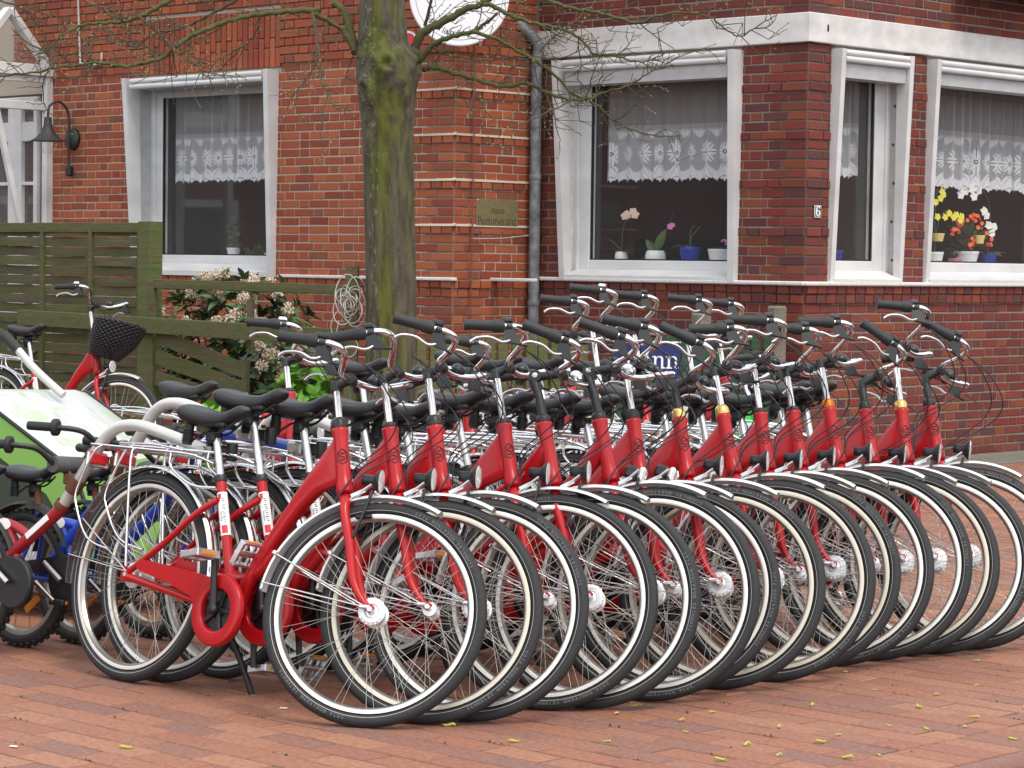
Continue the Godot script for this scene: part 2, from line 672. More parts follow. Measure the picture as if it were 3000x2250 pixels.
# mortar slab round openings
func slab(x0: float, x1: float, y0: float, y1: float, openings: Array, thick: float) -> ArrayMesh:
	var g := Geo.new()
	var xs := [x0, x1]
	var ys := [y0, y1]
	for o in openings:
		for k in 2:
			if o[k] > x0 and o[k] < x1:
				xs.append(o[k])
			if o[k + 2] > y0 and o[k + 2] < y1:
				ys.append(o[k + 2])
	xs.sort()
	ys.sort()
	for a in xs.size() - 1:
		for b in ys.size() - 1:
			var mx: float = (xs[a] + xs[a + 1]) / 2.0
			var my: float = (ys[b] + ys[b + 1]) / 2.0
			var open := false
			for o in openings:
				open = open or mx > o[0] and mx < o[1] and my > o[2] and my < o[3]
			if not open and xs[a + 1] - xs[a] > 0.001 and ys[b + 1] - ys[b] > 0.001:
				g.box(where(Vector3(mx, my, -thick / 2.0)), Vector3(xs[a + 1] - xs[a], ys[b + 1] - ys[b], thick))
	return g.done()


func simple_box(size: Vector3, bevel := 0.0) -> ArrayMesh:
	var key := "box %s %s" % [size, bevel]
	if not cache.has(key):
		var g := Geo.new()
		g.box(Transform3D(), size, bevel)
		cache[key] = g.done()
	return cache[key]


# ---------------------------------------------------------------- ground

func in_view(p: Vector3, margin: float) -> bool:
	var z := -p.z
	return z > 6.4 and z < 22.0 and absf(p.x) < z * 0.2025 + margin


func make_ground() -> void:
	var bx := Basis(XV, XU, Vector3.UP)
	var big := Geo.new()
	big.quad(Vector3(-150, -0.11, 150), Vector3(150, -0.11, 150), Vector3(150, -0.11, -150), Vector3(-150, -0.11, -150))
	setting(put("road", big.done(), M.asphalt), "dark road surface below the kerb")
	# the bedding of the square, a slab with its kerb step at a = -4.15
	var bed := Geo.new()
	bed.box(Transform3D(bx, XV * -14.15 + XU * 9.0 + Vector3.UP * -0.053), Vector3(20.0, 46.0, 0.1))
	var square := put("pavement", bed.done(), M.joint_sand)
	setting(square, "red clinker brick paving of the square")
	var rows := []
	var wide := 0.118
	var long := 0.24
	for r in range(24, 146):
		var b := r * wide
		var a := -4.412 - (0.5 if r % 2 else 0.0) * long - rng.randf_range(0.0, 0.01)
		if r % 2:
			var h := Vector3(0, 0, 0) + XV * (-4.412 - long / 4.0) + XU * (b + wide / 2.0)
			if in_view(h, 0.4):
				rows.append([-4.412 - long / 4.0, b + wide / 2.0, long / 2.0 - 0.005, wide - 0.005, 0.0])
		while a > -14.6:
			var p := XV * (a - long / 2.0) + XU * (b + wide / 2.0)
			var garden: bool = b > 10.98 and a < -11.2 - (13.9 - b) * 0.22
			var behind: bool = b > 13.55 and a < -11.25
			if in_view(p, 0.35) and not garden and not behind:
				rows.append([a - long / 2.0, b + wide / 2.0, long - 0.0055, wide - 0.0055, rng.randf_range(-0.0015, 0.0015)])
			a -= long
	for r in range(24, 90):   # border course across the ends
		var p := XV * -4.285 + XU * (r * wide)
		if in_view(p, 0.4):
			rows.append([-4.288, r * wide, 0.238, wide - 0.005, 0.001])
	lay(square, Transform3D(bx, Vector3.ZERO), rows, M.pavers, Vector3(0, 0, -6.5), 300, "paver")
	# rounded kerb
	var kerb := Geo.new()
	var path := []
	for k in 24:
		path.append(XV * -4.15 + XU * (2.0 + k * 0.8) + Vector3(0, -0.045, 0))
	kerb.tube(path, 0.045, 14)
	kerb.box(Transform3D(bx, XV * -4.13 + XU * 11.0 + Vector3(0, -0.09, 0)), Vector3(0.048, 18.0, 0.1))
	setting(put("kerb", kerb.done(), M.pavers[6]), "rounded brick kerb along the edge of the square")
	# moss and grit in the joints
	var tuft := Geo.new()
	for k in 260:
		var a := -4.412 - rng.randf() * 4.2
		var b: float = roundf((3.6 + rng.randf() * 9.0) / wide) * wide
		var p := XV * a + XU * b
		if not in_view(p, 0.1):
			continue
		for j in 1 + rng.randi() % 5:
			var q := p + XV * rng.randf_range(-0.05, 0.05) + XU * rng.randf_range(-0.004, 0.004)
			var s := rng.randf_range(0.002, 0.006)
			var d := Vector3(rng.randf_range(-1, 1), 0, rng.randf_range(-1, 1)).normalized() * s
			g_blade(tuft, q, d, s * rng.randf_range(0.6, 1.8))
	stuff(setting_less(put("joint_moss", tuft.done(), M.moss), "moss in the joints of the brick paving"))
	var soil := Geo.new()
	soil.quad(Vector3(-7.0, 0.03, -17.2), Vector3(-2.7, 0.03, -17.35), Vector3(1.4, 0.03, -19.2), Vector3(-3.0, 0.03, -24.0))
	soil.quad(Vector3(-2.7, 0.03, -17.35), Vector3(-0.75, 0.03, -15.75), Vector3(1.75, 0.03, -17.55), Vector3(1.4, 0.03, -19.2))
	setting(put("garden_soil", soil.done(), M.soil), "dark soil of the garden bed behind the fence")
	var strip := Geo.new()
	strip.box(Transform3D(Basis(XU, Vector3.UP, XV), HOUSE_CORNER + XU * (SIDE + 3.0) + XV * (BAY + 0.22) + Vector3(0, 0.004, 0)), Vector3(6.0, 0.02, 0.42), 0.004)
	setting(put("footing", strip.done(), M.concrete), "pale strip of concrete along the foot of the wall")


func setting_less(o: Node, label: String) -> Node:
	o.set_meta("label", label)
	o.set_meta("category", "moss")
	return o


func g_blade(g: Geo, p: Vector3, d: Vector3, h: float) -> void:
	var e := Vector3(-d.z, 0, d.x)
	g.flat_tri(p - d, p + d, p + Vector3(0, h, 0) + e * 0.5)
	g.flat_tri(p - e, p + e, p + Vector3(0, h * 0.8, 0) + d * 0.5)


# ---------------------------------------------------------------- houses

func make_houses() -> void:
	var home := Transform3D(Basis(XV, Vector3.UP, -XU), HOUSE_CORNER)
	var course := 0.0674
	var base := 1.313
	var eye := Vector3(0, 1.8, 0)

	# --- the orange wing on the left
	var wing := thing("orange_brick_house", "orange-red brick house wing with soldier course, left of the grey downpipe", "house", home)
	var hole := [-3.83, -2.02, 1.31, 2.955]
	var west := put("front_wall", slab(-7.0, 0.0, -0.1, 4.4, [hole], 0.3), M.mortar_light, wing)
	var soldiers := [-3.72, -1.97, 2.97, 3.445]
	var band_rows := [5, 10, 15, 20, 26]
	var style := func(row, x):
		if row in band_rows and x > -0.9 and row < 25:
			return [true, 0.018]
		if row in [-1, -2]:
			return [true, 0.024 if row == -1 else 0.012]
		if row >= 25:
			return [false, 0.026]
		return [false, 0.006]
	var laid := bond(-6.6, 0.0, base, -19, 0, course, 0.232, [], style)
	laid.append_array(bond(-5.6, 0.0, base, 0, 45, course, 0.232, [hole, soldiers, [-9.0, -5.06, -1.0, 3.1]], style))
	# upright bricks over the window
	for r in [0, 1]:
		var x := -3.71
		while x < -1.99:
			var cut: float = 0.235 if int((x + 4.0) / 0.0674) % 2 == 0 else 0.155
			var y0: float = 2.972 if r == 0 else 2.972 + cut
			var y1: float = 2.972 + cut if r == 0 else 3.445
			laid.append([x + 0.033, (y0 + y1) / 2.0, 0.056, y1 - y0 - 0.011, 0.024 + rng.randf_range(-0.002, 0.003)])
			x += 0.0674
	lay(west, Transform3D(), laid, M.orange_bricks, eye, 230)
	var side_xf := Transform3D(Basis(Vector3(0, 0, -1), Vector3.UP, Vector3(1, 0, 0)), Vector3.ZERO)
	var side := put("side_wall", slab(0.0, SIDE, -0.1, 4.4, [], 0.299), M.mortar_light, wing, side_xf)
	var style_side := func(row, _x):
		if row in band_rows and row < 25:
			return [true, 0.018]
		if row in [-1, -2]:
			return [true, 0.024 if row == -1 else 0.012]
		if row >= 25:
			return [false, 0.026]
		return [false, 0.006]
	lay(side, Transform3D(), bond(0.0, SIDE - 0.02, base, -19, 45, course, 0.232, [], style_side), M.orange_bricks, eye, 70)
	# painted ledge at sill height
	var ledge := Geo.new()
	ledge.box(where(Vector3(-0.965, base + 0.003, 0.012)), Vector3(1.99, 0.026, 0.06), 0.006)
	put("sill_ledge", ledge.done(), M.render_white, wing)
	var ledge2 := Geo.new()
	ledge2.box(side_xf * where(Vector3(SIDE / 2.0 - 0.02, base + 0.003, 0.012)), Vector3(0.06, 0.026, SIDE), 0.006)
	put("sill_ledge", ledge2.done(), M.render_white, wing)
	# mortar weathering on the bands
	for r in [6, 11, 16, 21]:
		var wash := Geo.new()
		var y: float = base + r * course
		wash.hexa([Vector3(-0.92, y - 0.006, 0.0), Vector3(0.022, y - 0.006, 0.0), Vector3(-0.92, y + 0.018, 0.0), Vector3(0.022, y + 0.018, 0.0), Vector3(-0.92, y - 0.006, 0.023), Vector3(0.022, y - 0.006, 0.023), Vector3(-0.92, y - 0.003, 0.021), Vector3(0.022, y - 0.003, 0.021)])
		wash.hexa([side_xf * Vector3(0, y - 0.006, 0), side_xf * Vector3(SIDE, y - 0.006, 0), side_xf * Vector3(0, y + 0.018, 0), side_xf * Vector3(SIDE, y + 0.018, 0), side_xf * Vector3(0, y - 0.006, 0.023), side_xf * Vector3(SIDE, y - 0.006, 0.023), side_xf * Vector3(0, y - 0.003, 0.021), side_xf * Vector3(SIDE, y - 0.003, 0.021)])
		put("mortar_ledge", wash.done(), M.mortar_light, wing)
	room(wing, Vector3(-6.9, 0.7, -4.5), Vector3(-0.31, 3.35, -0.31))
	put("roof", simple_box(Vector3(7.6, 0.25, 6.4), 0.02), M.lamp_iron, wing, where(Vector3(-3.5, 4.54, -2.9)))
	put("end_wall", simple_box(Vector3(0.3, 4.5, 5.7)), M.mortar_light, wing, where(Vector3(-6.85, 2.15, -3.16)))
	put("back_wall", simple_box(Vector3(6.6, 4.5, 0.3)), M.mortar_light, wing, where(Vector3(-3.3, 2.15, -5.9)))
	window_part(wing, Transform3D(), {x0 = -3.83, x1 = -2.02, y0 = 1.31, y1 = 2.955, deep = 0.17, glass = [-3.71, -2.10, 1.475, 2.80], out_top = 0.13, out_low = 0.05, rail = 0.05, slats = [[2.925, 0.125], [2.88, 0.125]], under = 2.86, cheek = M.pvc, splay = [0.05, 0.02]})
	curtain(home, -3.72, -2.06, 2.08, 2.5, 2.85, -0.34, "white lace half curtain in the left window beside the porch")

	# --- the dark red bay on the right
	var bay_at := home * where(Vector3(0, 0, -SIDE))
	var bay := thing("dark_red_brick_house", "dark red brick bay with white painted beam and house number, right of the downpipe", "house", bay_at)
	var h1 := [-2.29 + BAY, -0.60 + BAY, 1.325, 2.975]
	var left := put("left_face", slab(0.0, BAY, -0.1, 4.4, [h1], 0.3), M.mortar_dark, bay)
	var beam := [-1.0, 9.0, 3.0, 3.21]
	var bands := [5, 10, 15, 20]
	var style_bay := func(row, _x):
		if row in bands:
			return [false, 0.015]
		if row in [-1, -2]:
			return [true, 0.03 if row == -1 else 0.024]
		return [false, 0.006]
	lay(left, Transform3D(), bond(0.02, BAY, base + 0.004, -19, 45, course, 0.226, [h1, beam], style_bay), M.dark_bricks, eye, 110)
	var right_xf := Transform3D(Basis(Vector3(0, 0, -1), Vector3.UP, Vector3(1, 0, 0)), Vector3(BAY, 0, 0))
	var h2 := [0.26, 1.12, 1.325, 2.975]
	var h3 := [1.42, 3.5, 1.325, 2.975]
	var right := put("right_face", slab(0.0, 5.6, -0.1, 4.4, [h2, h3], 0.299), M.mortar_dark, bay, right_xf)
	var mirrored := bond(-5.4, 0.0, base + 0.004, -19, 45, course, 0.226, [[-h2[1], -h2[0], h2[2], h2[3]], [-h3[1], -h3[0], h3[2], h3[3]], [-9.0, 1.0, 3.0, 3.21]], style_bay)
	for q in mirrored:
		q[0] = -q[0]
	lay(right, Transform3D(), mirrored, M.dark_bricks, eye, 190)
	put("beam", simple_box(Vector3(BAY + 0.03, 0.205, 0.08), 0.006), M.white_paint, bay, where(Vector3(BAY / 2.0 + 0.016, 3.106, -0.004)))
	put("beam", simple_box(Vector3(5.6, 0.205, 0.08), 0.006), M.white_paint, bay, right_xf * where(Vector3(2.765, 3.106, -0.005)))
	put("drain_hole", simple_box(Vector3(0.022, 0.05, 0.01), 0.008), M.gasket, bay, right_xf * where(Vector3(0.17, 3.11, 0.034)))
	put("sill_ledge", simple_box(Vector3(BAY + 0.02, 0.03, 0.075), 0.008), M.render_white, bay, where(Vector3(BAY / 2.0 + 0.02, base + 0.013, 0.016)))
	put("sill_ledge", simple_box(Vector3(5.4, 0.03, 0.074), 0.008), M.render_white, bay, right_xf * where(Vector3(2.66, base + 0.0125, 0.016)))
	put("eave_board", simple_box(Vector3(5.0, 0.14, 0.03), 0.004), M.white_paint, bay, right_xf * where(Vector3(4.2, 3.56, 0.3)))
	put("soffit", simple_box(Vector3(5.0, 0.03, 0.3)), M.white_paint, bay, right_xf * where(Vector3(4.2, 3.6, 0.13)))
	put("roof", simple_box(Vector3(BAY + 0.06, 0.25, 6.4), 0.02), M.lamp_iron, bay, where(Vector3(BAY / 2.0 + 0.02, 4.54, -2.9)))
	put("back_wall", simple_box(Vector3(BAY - 0.3, 4.5, 0.3)), M.mortar_dark, bay, where(Vector3(BAY / 2.0 - 0.15, 2.15, -5.45)))
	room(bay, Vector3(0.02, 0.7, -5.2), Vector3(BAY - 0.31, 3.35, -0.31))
	window_part(bay, Transform3D(), {x0 = h1[0], x1 = h1[1], y0 = 1.325, y1 = 2.975, deep = 0.11, glass = [h1[0] + 0.15, h1[1] - 0.13, 1.475, 2.9], out_top = 0.12, out_low = 0.055, rail = 0.05, slats = [[2.95, 0.115], [2.905, 0.115], [2.85, 0.04], [2.805, 0.04]], under = 2.78, cheek = M.pvc, splay = [0.05, 0.02]})
	curtain(bay_at, BAY - 2.13, BAY - 0.72, 2.06, 2.49, 2.95, -0.27, "white lace half curtain in the bay's wide left-hand window")
	window_part(bay, right_xf, {x0 = h2[0], x1 = h2[1], y0 = 1.325, y1 = 2.975, deep = 0.12, glass = [h2[0] + 0.13, h2[1] - 0.16, 1.49, 2.9], out_top = 0.1, out_low = 0.03, rail = 0.045, slats = [[2.95, 0.095], [2.905, 0.095], [2.85, 0.03], [2.8, 0.03]], under = 2.775, cheek = M.pvc, splay = [0.0, 0.0], stained = true})
	curtain(bay_at * right_xf, h2[0] + 0.12, h2[1] - 0.14, 2.09, 2.5, 2.95, -0.3, "white lace half curtain in the bay's narrow window")
	window_part(bay, right_xf, {x0 = h3[0], x1 = h3[1], y0 = 1.325, y1 = 2.975, deep = 0.12, glass = [h3[0] + 0.13, h3[1] - 0.13, 1.49, 2.9], out_top = 0.1, out_low = 0.03, rail = 0.045, slats = [[2.95, 0.095], [2.905, 0.095], [2.85, 0.03], [2.805, 0.03]], under = 2.79, cheek = M.pvc, splay = [0.0, 0.0]})
	curtain(bay_at * right_xf, h3[0] + 0.12, h3[1] - 0.12, 2.04, 2.5, 2.95, -0.32, "white lace half curtain in the wide window right of the brick pillar")
	window_plants(bay_at, right_xf)
	make_wall_things(home, bay_at, side_xf, right_xf)
	make_porch(home)


# a closed room behind the windows
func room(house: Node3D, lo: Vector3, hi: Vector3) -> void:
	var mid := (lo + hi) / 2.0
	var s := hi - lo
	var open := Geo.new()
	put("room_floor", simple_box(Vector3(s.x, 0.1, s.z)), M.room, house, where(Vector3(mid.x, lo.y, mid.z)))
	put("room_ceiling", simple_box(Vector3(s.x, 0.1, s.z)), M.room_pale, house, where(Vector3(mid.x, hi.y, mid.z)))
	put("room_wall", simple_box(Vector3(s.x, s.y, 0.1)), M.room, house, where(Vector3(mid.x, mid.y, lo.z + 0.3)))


func window_part(house: Node3D, xf: Transform3D, o: Dictionary) -> void:
	var z: float = -o.deep
	var gl: Array = o.glass
	# frame of the fixed light: four sash bars round the pane, in the plane z
	var g := Geo.new()
	var t := 0.07
	g.box(where(Vector3((o.x0 + gl[0]) / 2.0, (o.y0 + o.y1) / 2.0, z - t / 2.0)), Vector3(gl[0] - o.x0, o.y1 - o.y0, t), 0.006)
	g.box(where(Vector3((o.x1 + gl[1]) / 2.0, (o.y0 + o.y1) / 2.0, z - t / 2.0)), Vector3(o.x1 - gl[1], o.y1 - o.y0, t), 0.006)
	g.box(where(Vector3((gl[0] + gl[1]) / 2.0, (o.y0 + gl[2]) / 2.0, z - t / 2.0 - 0.001)), Vector3(gl[1] - gl[0], gl[2] - o.y0, t), 0.006)
	g.box(where(Vector3((gl[0] + gl[1]) / 2.0, (o.y1 + gl[3]) / 2.0, z - t / 2.0 - 0.001)), Vector3(gl[1] - gl[0], o.y1 - gl[3], t), 0.006)
	# outer frame step
	for s in [[o.x0 + 0.025, 0.05], [o.x1 - 0.025, 0.05]]:
		g.box(where(Vector3(s[0], (o.y0 + o.y1) / 2.0, z + 0.01)), Vector3(s[1], o.y1 - o.y0 - 0.01, 0.03), 0.004)
	var frame := put("window", g.done(), M.pvc, house, xf)
	var gas := Geo.new()
	for s in [[gl[0] + 0.005, (gl[2] + gl[3]) / 2.0, 0.012, gl[3] - gl[2]], [gl[1] - 0.005, (gl[2] + gl[3]) / 2.0, 0.012, gl[3] - gl[2]], [(gl[0] + gl[1]) / 2.0, gl[2] + 0.005, gl[1] - gl[0] - 0.026, 0.012]]:
		gas.box(where(Vector3(s[0], s[1], z - 0.022)), Vector3(s[2], s[3], 0.02))
	put("gasket", gas.done(), M.gasket, frame)
	var pane := Geo.new()
	pane.quad(Vector3(gl[0], gl[2], z - 0.035), Vector3(gl[1], gl[2], z - 0.035), Vector3(gl[1], gl[3], z - 0.035), Vector3(gl[0], gl[3], z - 0.035))
	put("pane", pane.done(), M.glass, frame)
	# sheet-metal surround: two boards that lean out towards the top, each with its cheek
	for s in [0, 1]:
		var b := Geo.new()
		var e: float = o.x0 if s == 0 else o.x1
		var inward := 1.0 if s == 0 else -1.0
		var w: float = o.rail
		var sp: float = o.splay[s] * (-1.0 if s == 0 else 1.0)
		var top := e + sp
		var q := []
		for k in 8:
			var edge: float = top if k & 2 else e
			var x: float = edge + (inward * w if (k & 1) == (1 if s == 0 else 0) else -0.004 * inward)
			var zz: float = (o.out_top if k & 2 else o.out_low) if k & 4 else -0.02
			q.append(Vector3(x, o.y1 if k & 2 else o.y0 - 0.003, zz))
		b.hexa(q)
		put("surround_board", b.done(), o.cheek, frame)
		var c := Geo.new()
		var r := []
		for k in 8:
			var x: float = e + inward * (0.006 if (k & 1) == (1 if s == 0 else 0) else -0.003)
			r.append(Vector3(x, o.y1 if k & 2 else o.y0, -0.021 if k & 4 else z))
		c.hexa(r)
		put("reveal", c.done(), M.grey_sheet if o.deep > 0.15 or o.has("stained") else M.white_paint, frame)
	# rolled shutter slats
	for k in o.slats:
		var sl := Geo.new()
		var ring := []
		for x in [o.x0 + o.rail + 0.004, o.x1 - o.rail - 0.004]:
			var p := PackedVector3Array()
			for a in 9:
				var f := -1.2 + 2.4 * a / 8.0
				p.append(Vector3(x, k[0] + sin(f) * 0.0235, k[1] + (cos(f) - 0.7) * 0.02))
			p.append(Vector3(x, k[0] + 0.022, k[1] - 0.012))
			p.append(Vector3(x, k[0] - 0.022, k[1] - 0.012))
			ring.append(p)
		sl.loft(ring)
		put("shutter_slat", sl.done(), M.pvc, frame)
	var box := Geo.new()
	box.box(where(Vector3((o.x0 + o.x1) / 2.0, (o.under + o.y1) / 2.0, (o.out_top - 0.03 + z) / 2.0)), Vector3(o.x1 - o.x0 - 2.0 * o.rail - 0.02, o.y1 - o.under - 0.004, o.out_top - 0.03 - z - 0.01))
	put("shutter_box", box.done(), M.grey_sheet, frame)
	var sill := Geo.new()
	var q2 := []
	for k in 8:
		q2.append(Vector3(o.x1 - 0.03 if k & 1 else o.x0 + 0.03, ((gl[2] - 0.07 if not k & 4 else o.y0 + 0.035) if k & 2 else o.y0 - 0.004), 0.05 if k & 4 else z + 0.002))
	sill.hexa(q2)
	put("sill", sill.done(), M.render_white if o.has("stained") else M.pvc, frame)
	# inner shelf
	put("inner_sill", simple_box(Vector3(o.x1 - o.x0, 0.03, 0.26)), M.pvc, frame, where(Vector3((o.x0 + o.x1) / 2.0, gl[2] - 0.04, z - 0.21)))
	if o.has("stained"):
		for k in 5:
			var spot := Geo.new()
			spot.lathe([Vector2(0.0, 0.002), Vector2(0.009, 0.0015), Vector2(0.012, 0.0)], Transform3D(Basis(Vector3.UP, Vector3.LEFT, Vector3.BACK), Vector3(o.x1 - 0.0065, 1.5 + k * 0.28, -0.06 - 0.01 * (k % 2))), 10)
			put("rust_spot", spot.done(), M.rust, frame)


func lace_texture() -> ImageTexture:
	if cache.has("lace"):
		return cache.lace
	var w := 512
	var h := 512
	var im := Image.create(w, h, false, Image.FORMAT_RGBA8)
	for y in h:
		for x in w:
			var u := float(x) / w * 4.0           # four flowers across
			var v := float(y) / h                 # 0 at the top, 1 at the hem
			var a := 0.0
			# net
			var nx := absf(sin(u * 34.0 + v * 62.0))
			var ny := absf(sin(u * 34.0 - v * 62.0))
			a = 0.85 if minf(nx, ny) < 0.42 else 0.12
			# flowers in the middle band, half of them small
			var cell := floorf(u)
			var fu := u - cell - 0.5
			var fv := (v - 0.47) * 2.1
			var big := 0.46 if int(cell) % 2 == 0 else 0.36
			var rr := sqrt(fu * fu + fv * fv)
			var th := atan2(fv, fu)
			var petal := big * (0.55 + 0.45 * absf(cos(th * 4.0)))
			if rr < petal:
				a = 0.96
			if rr < big and absf(sin(th * 4.0 + PI / 2.0)) > 0.985 and rr > 0.12:
				a = 0.25
			if rr < 0.075 and rr > 0.035:
				a = 0.15
			# leafy upper edge and hem fans
			var wave := 0.16 + 0.07 * cos(u * TAU)
			if v < wave:
				var ray := absf(sin(u * 40.0))
				a = maxf(0.42, 0.9 * clampf((v - 0.02) * 9.0, 0.0, 1.0)) if ray > 0.3 else 0.4
			var fan := 0.72 + 0.06 * cos(u * TAU)
			if v > fan:
				var th2 := atan2(v - fan - 0.2, u - roundf(u))
				a = 0.95 if absf(sin(th2 * 9.0)) > 0.25 else 0.55
			var hem := 0.955 - 0.05 * absf(sin(u * PI * 2.0)) - 0.02 * absf(sin(u * PI * 8.0))
			if v > hem:
				a = 0.0
			im.set_pixel(x, y, Color(1, 1, 1, a))
	cache.lace = ImageTexture.create_from_image(im)
	return cache.lace


func curtain(xf: Transform3D, x0: float, x1: float, low: float, mid: float, top: float, z: float, label: String) -> void:
	if not M.has("lace"):
		M.lace = mat(0.72, 0.73, 0.76, 1.0)
		M.lace.albedo_texture = lace_texture()
		M.lace.transparency = BaseMaterial3D.TRANSPARENCY_ALPHA
		M.sheer = mat(0.62, 0.62, 0.62, 1.0)
		M.sheer.albedo_color.a = 0.34
		M.sheer.transparency = BaseMaterial3D.TRANSPARENCY_ALPHA
	var t := thing("lace_curtain", label, "curtain", xf)
	var f := FastNoiseLite.new()
	f.seed = int(absf(x0) * 100.0)
	f.frequency = 3.2
	for part in [[mid - 0.01, top, "sheer_panel", M.sheer], [low - 0.02, mid, "lace_border", M.lace]]:
		var g := Geo.new()
		var n := 120
		var start := g.v.size()
		for r in 2:
			for k in n + 1:
				var x := x0 + (x1 - x0) * k / n
				var d := 0.018 * sin(x * 52.0 + 3.0 * f.get_noise_1d(x)) + 0.03 * f.get_noise_1d(x * 2.0 + 9.0)
				var dd := 0.018 * 52.0 * cos(x * 52.0 + 3.0 * f.get_noise_1d(x))
				g.at(Vector3(x, part[0] if r == 0 else part[1], z + d), Vector3(-dd, 0, 1).normalized(), Vector2((x - x0) / 0.62, 1.0 - r))
		for k in n:
			g.tri(start + k, start + k + 1, start + n + 1 + k)
			g.tri(start + k + 1, start + n + 2 + k, start + n + 1 + k)
		put(part[2], g.done(), part[3], t)


func pot_shape(r: float, h: float, kind: int) -> ArrayMesh:
	var g := Geo.new()
	var low := r * 0.74
	if kind == 1:
		g.lathe([Vector2(0, 0), Vector2(r * 0.8, 0), Vector2(r, h * 0.4), Vector2(r * 0.97, h * 0.75), Vector2(r * 0.82, h), Vector2(r * 0.76, h), Vector2(r * 0.7, h * 0.8), Vector2(0, h * 0.8)], Transform3D(), 24)
	else:
		g.lathe([Vector2(0, 0), Vector2(low, 0), Vector2(r * 0.97, h * 0.84), Vector2(r, h * 0.85), Vector2(r, h), Vector2(r * 0.93, h), Vector2(r * 0.88, h * 0.85), Vector2(0, h * 0.85)], Transform3D(), 24, 0.0, TAU, false)
	return g.done()


# a leaf from p along d, width w, bent down by droop
func leaf(g: Geo, p: Vector3, d: Vector3, w: float, droop := 0.2, normal := Vector3.UP) -> void:
	var l := d.length()
	var dir := d.normalized()
	var s := dir.cross(normal)
	if s.length() < 0.01:
		s = dir.cross(Vector3.RIGHT)
	s = s.normalized()
	var up := s.cross(dir)
	var prev := []
	for k in 5:
		var f := k / 4.0
		var c := p + d * f - up * droop * l * f * f
		var hw: float = w * [0.12, 0.8, 1.0, 0.7, 0.03][k] / 2.0
		var now := [c - s * hw + up * hw * 0.25, c, c + s * hw + up * hw * 0.25]
		if k > 0:
			for j in 2:
				g.quad(prev[j], prev[j + 1], now[j + 1], now[j])
		prev = now


func flower(g: Geo, p: Vector3, facing: Vector3, r: float, petals := 5) -> void:
	var xf := along(p, facing)
	for k in petals:
		var a := TAU * k / petals + p.x * 40.0
		var d := xf.basis * Vector3(cos(a), 0.25, sin(a)) * r
		leaf(g, p, d, r * 1.05, 0.25, xf.basis.y)


func potted(at: Transform3D, called: String, label: String, pot: Material, r: float, h: float, kind := 0) -> Node3D:
	var t := thing(called, label, "potted plant", at)
	put("pot", pot_shape(r, h, kind), pot, t)
	put("potting_soil", simple_box(Vector3(r * 1.2, 0.01, r * 1.2), 0.004), M.soil, t, where(Vector3(0, h * 0.83, 0)))
	return t


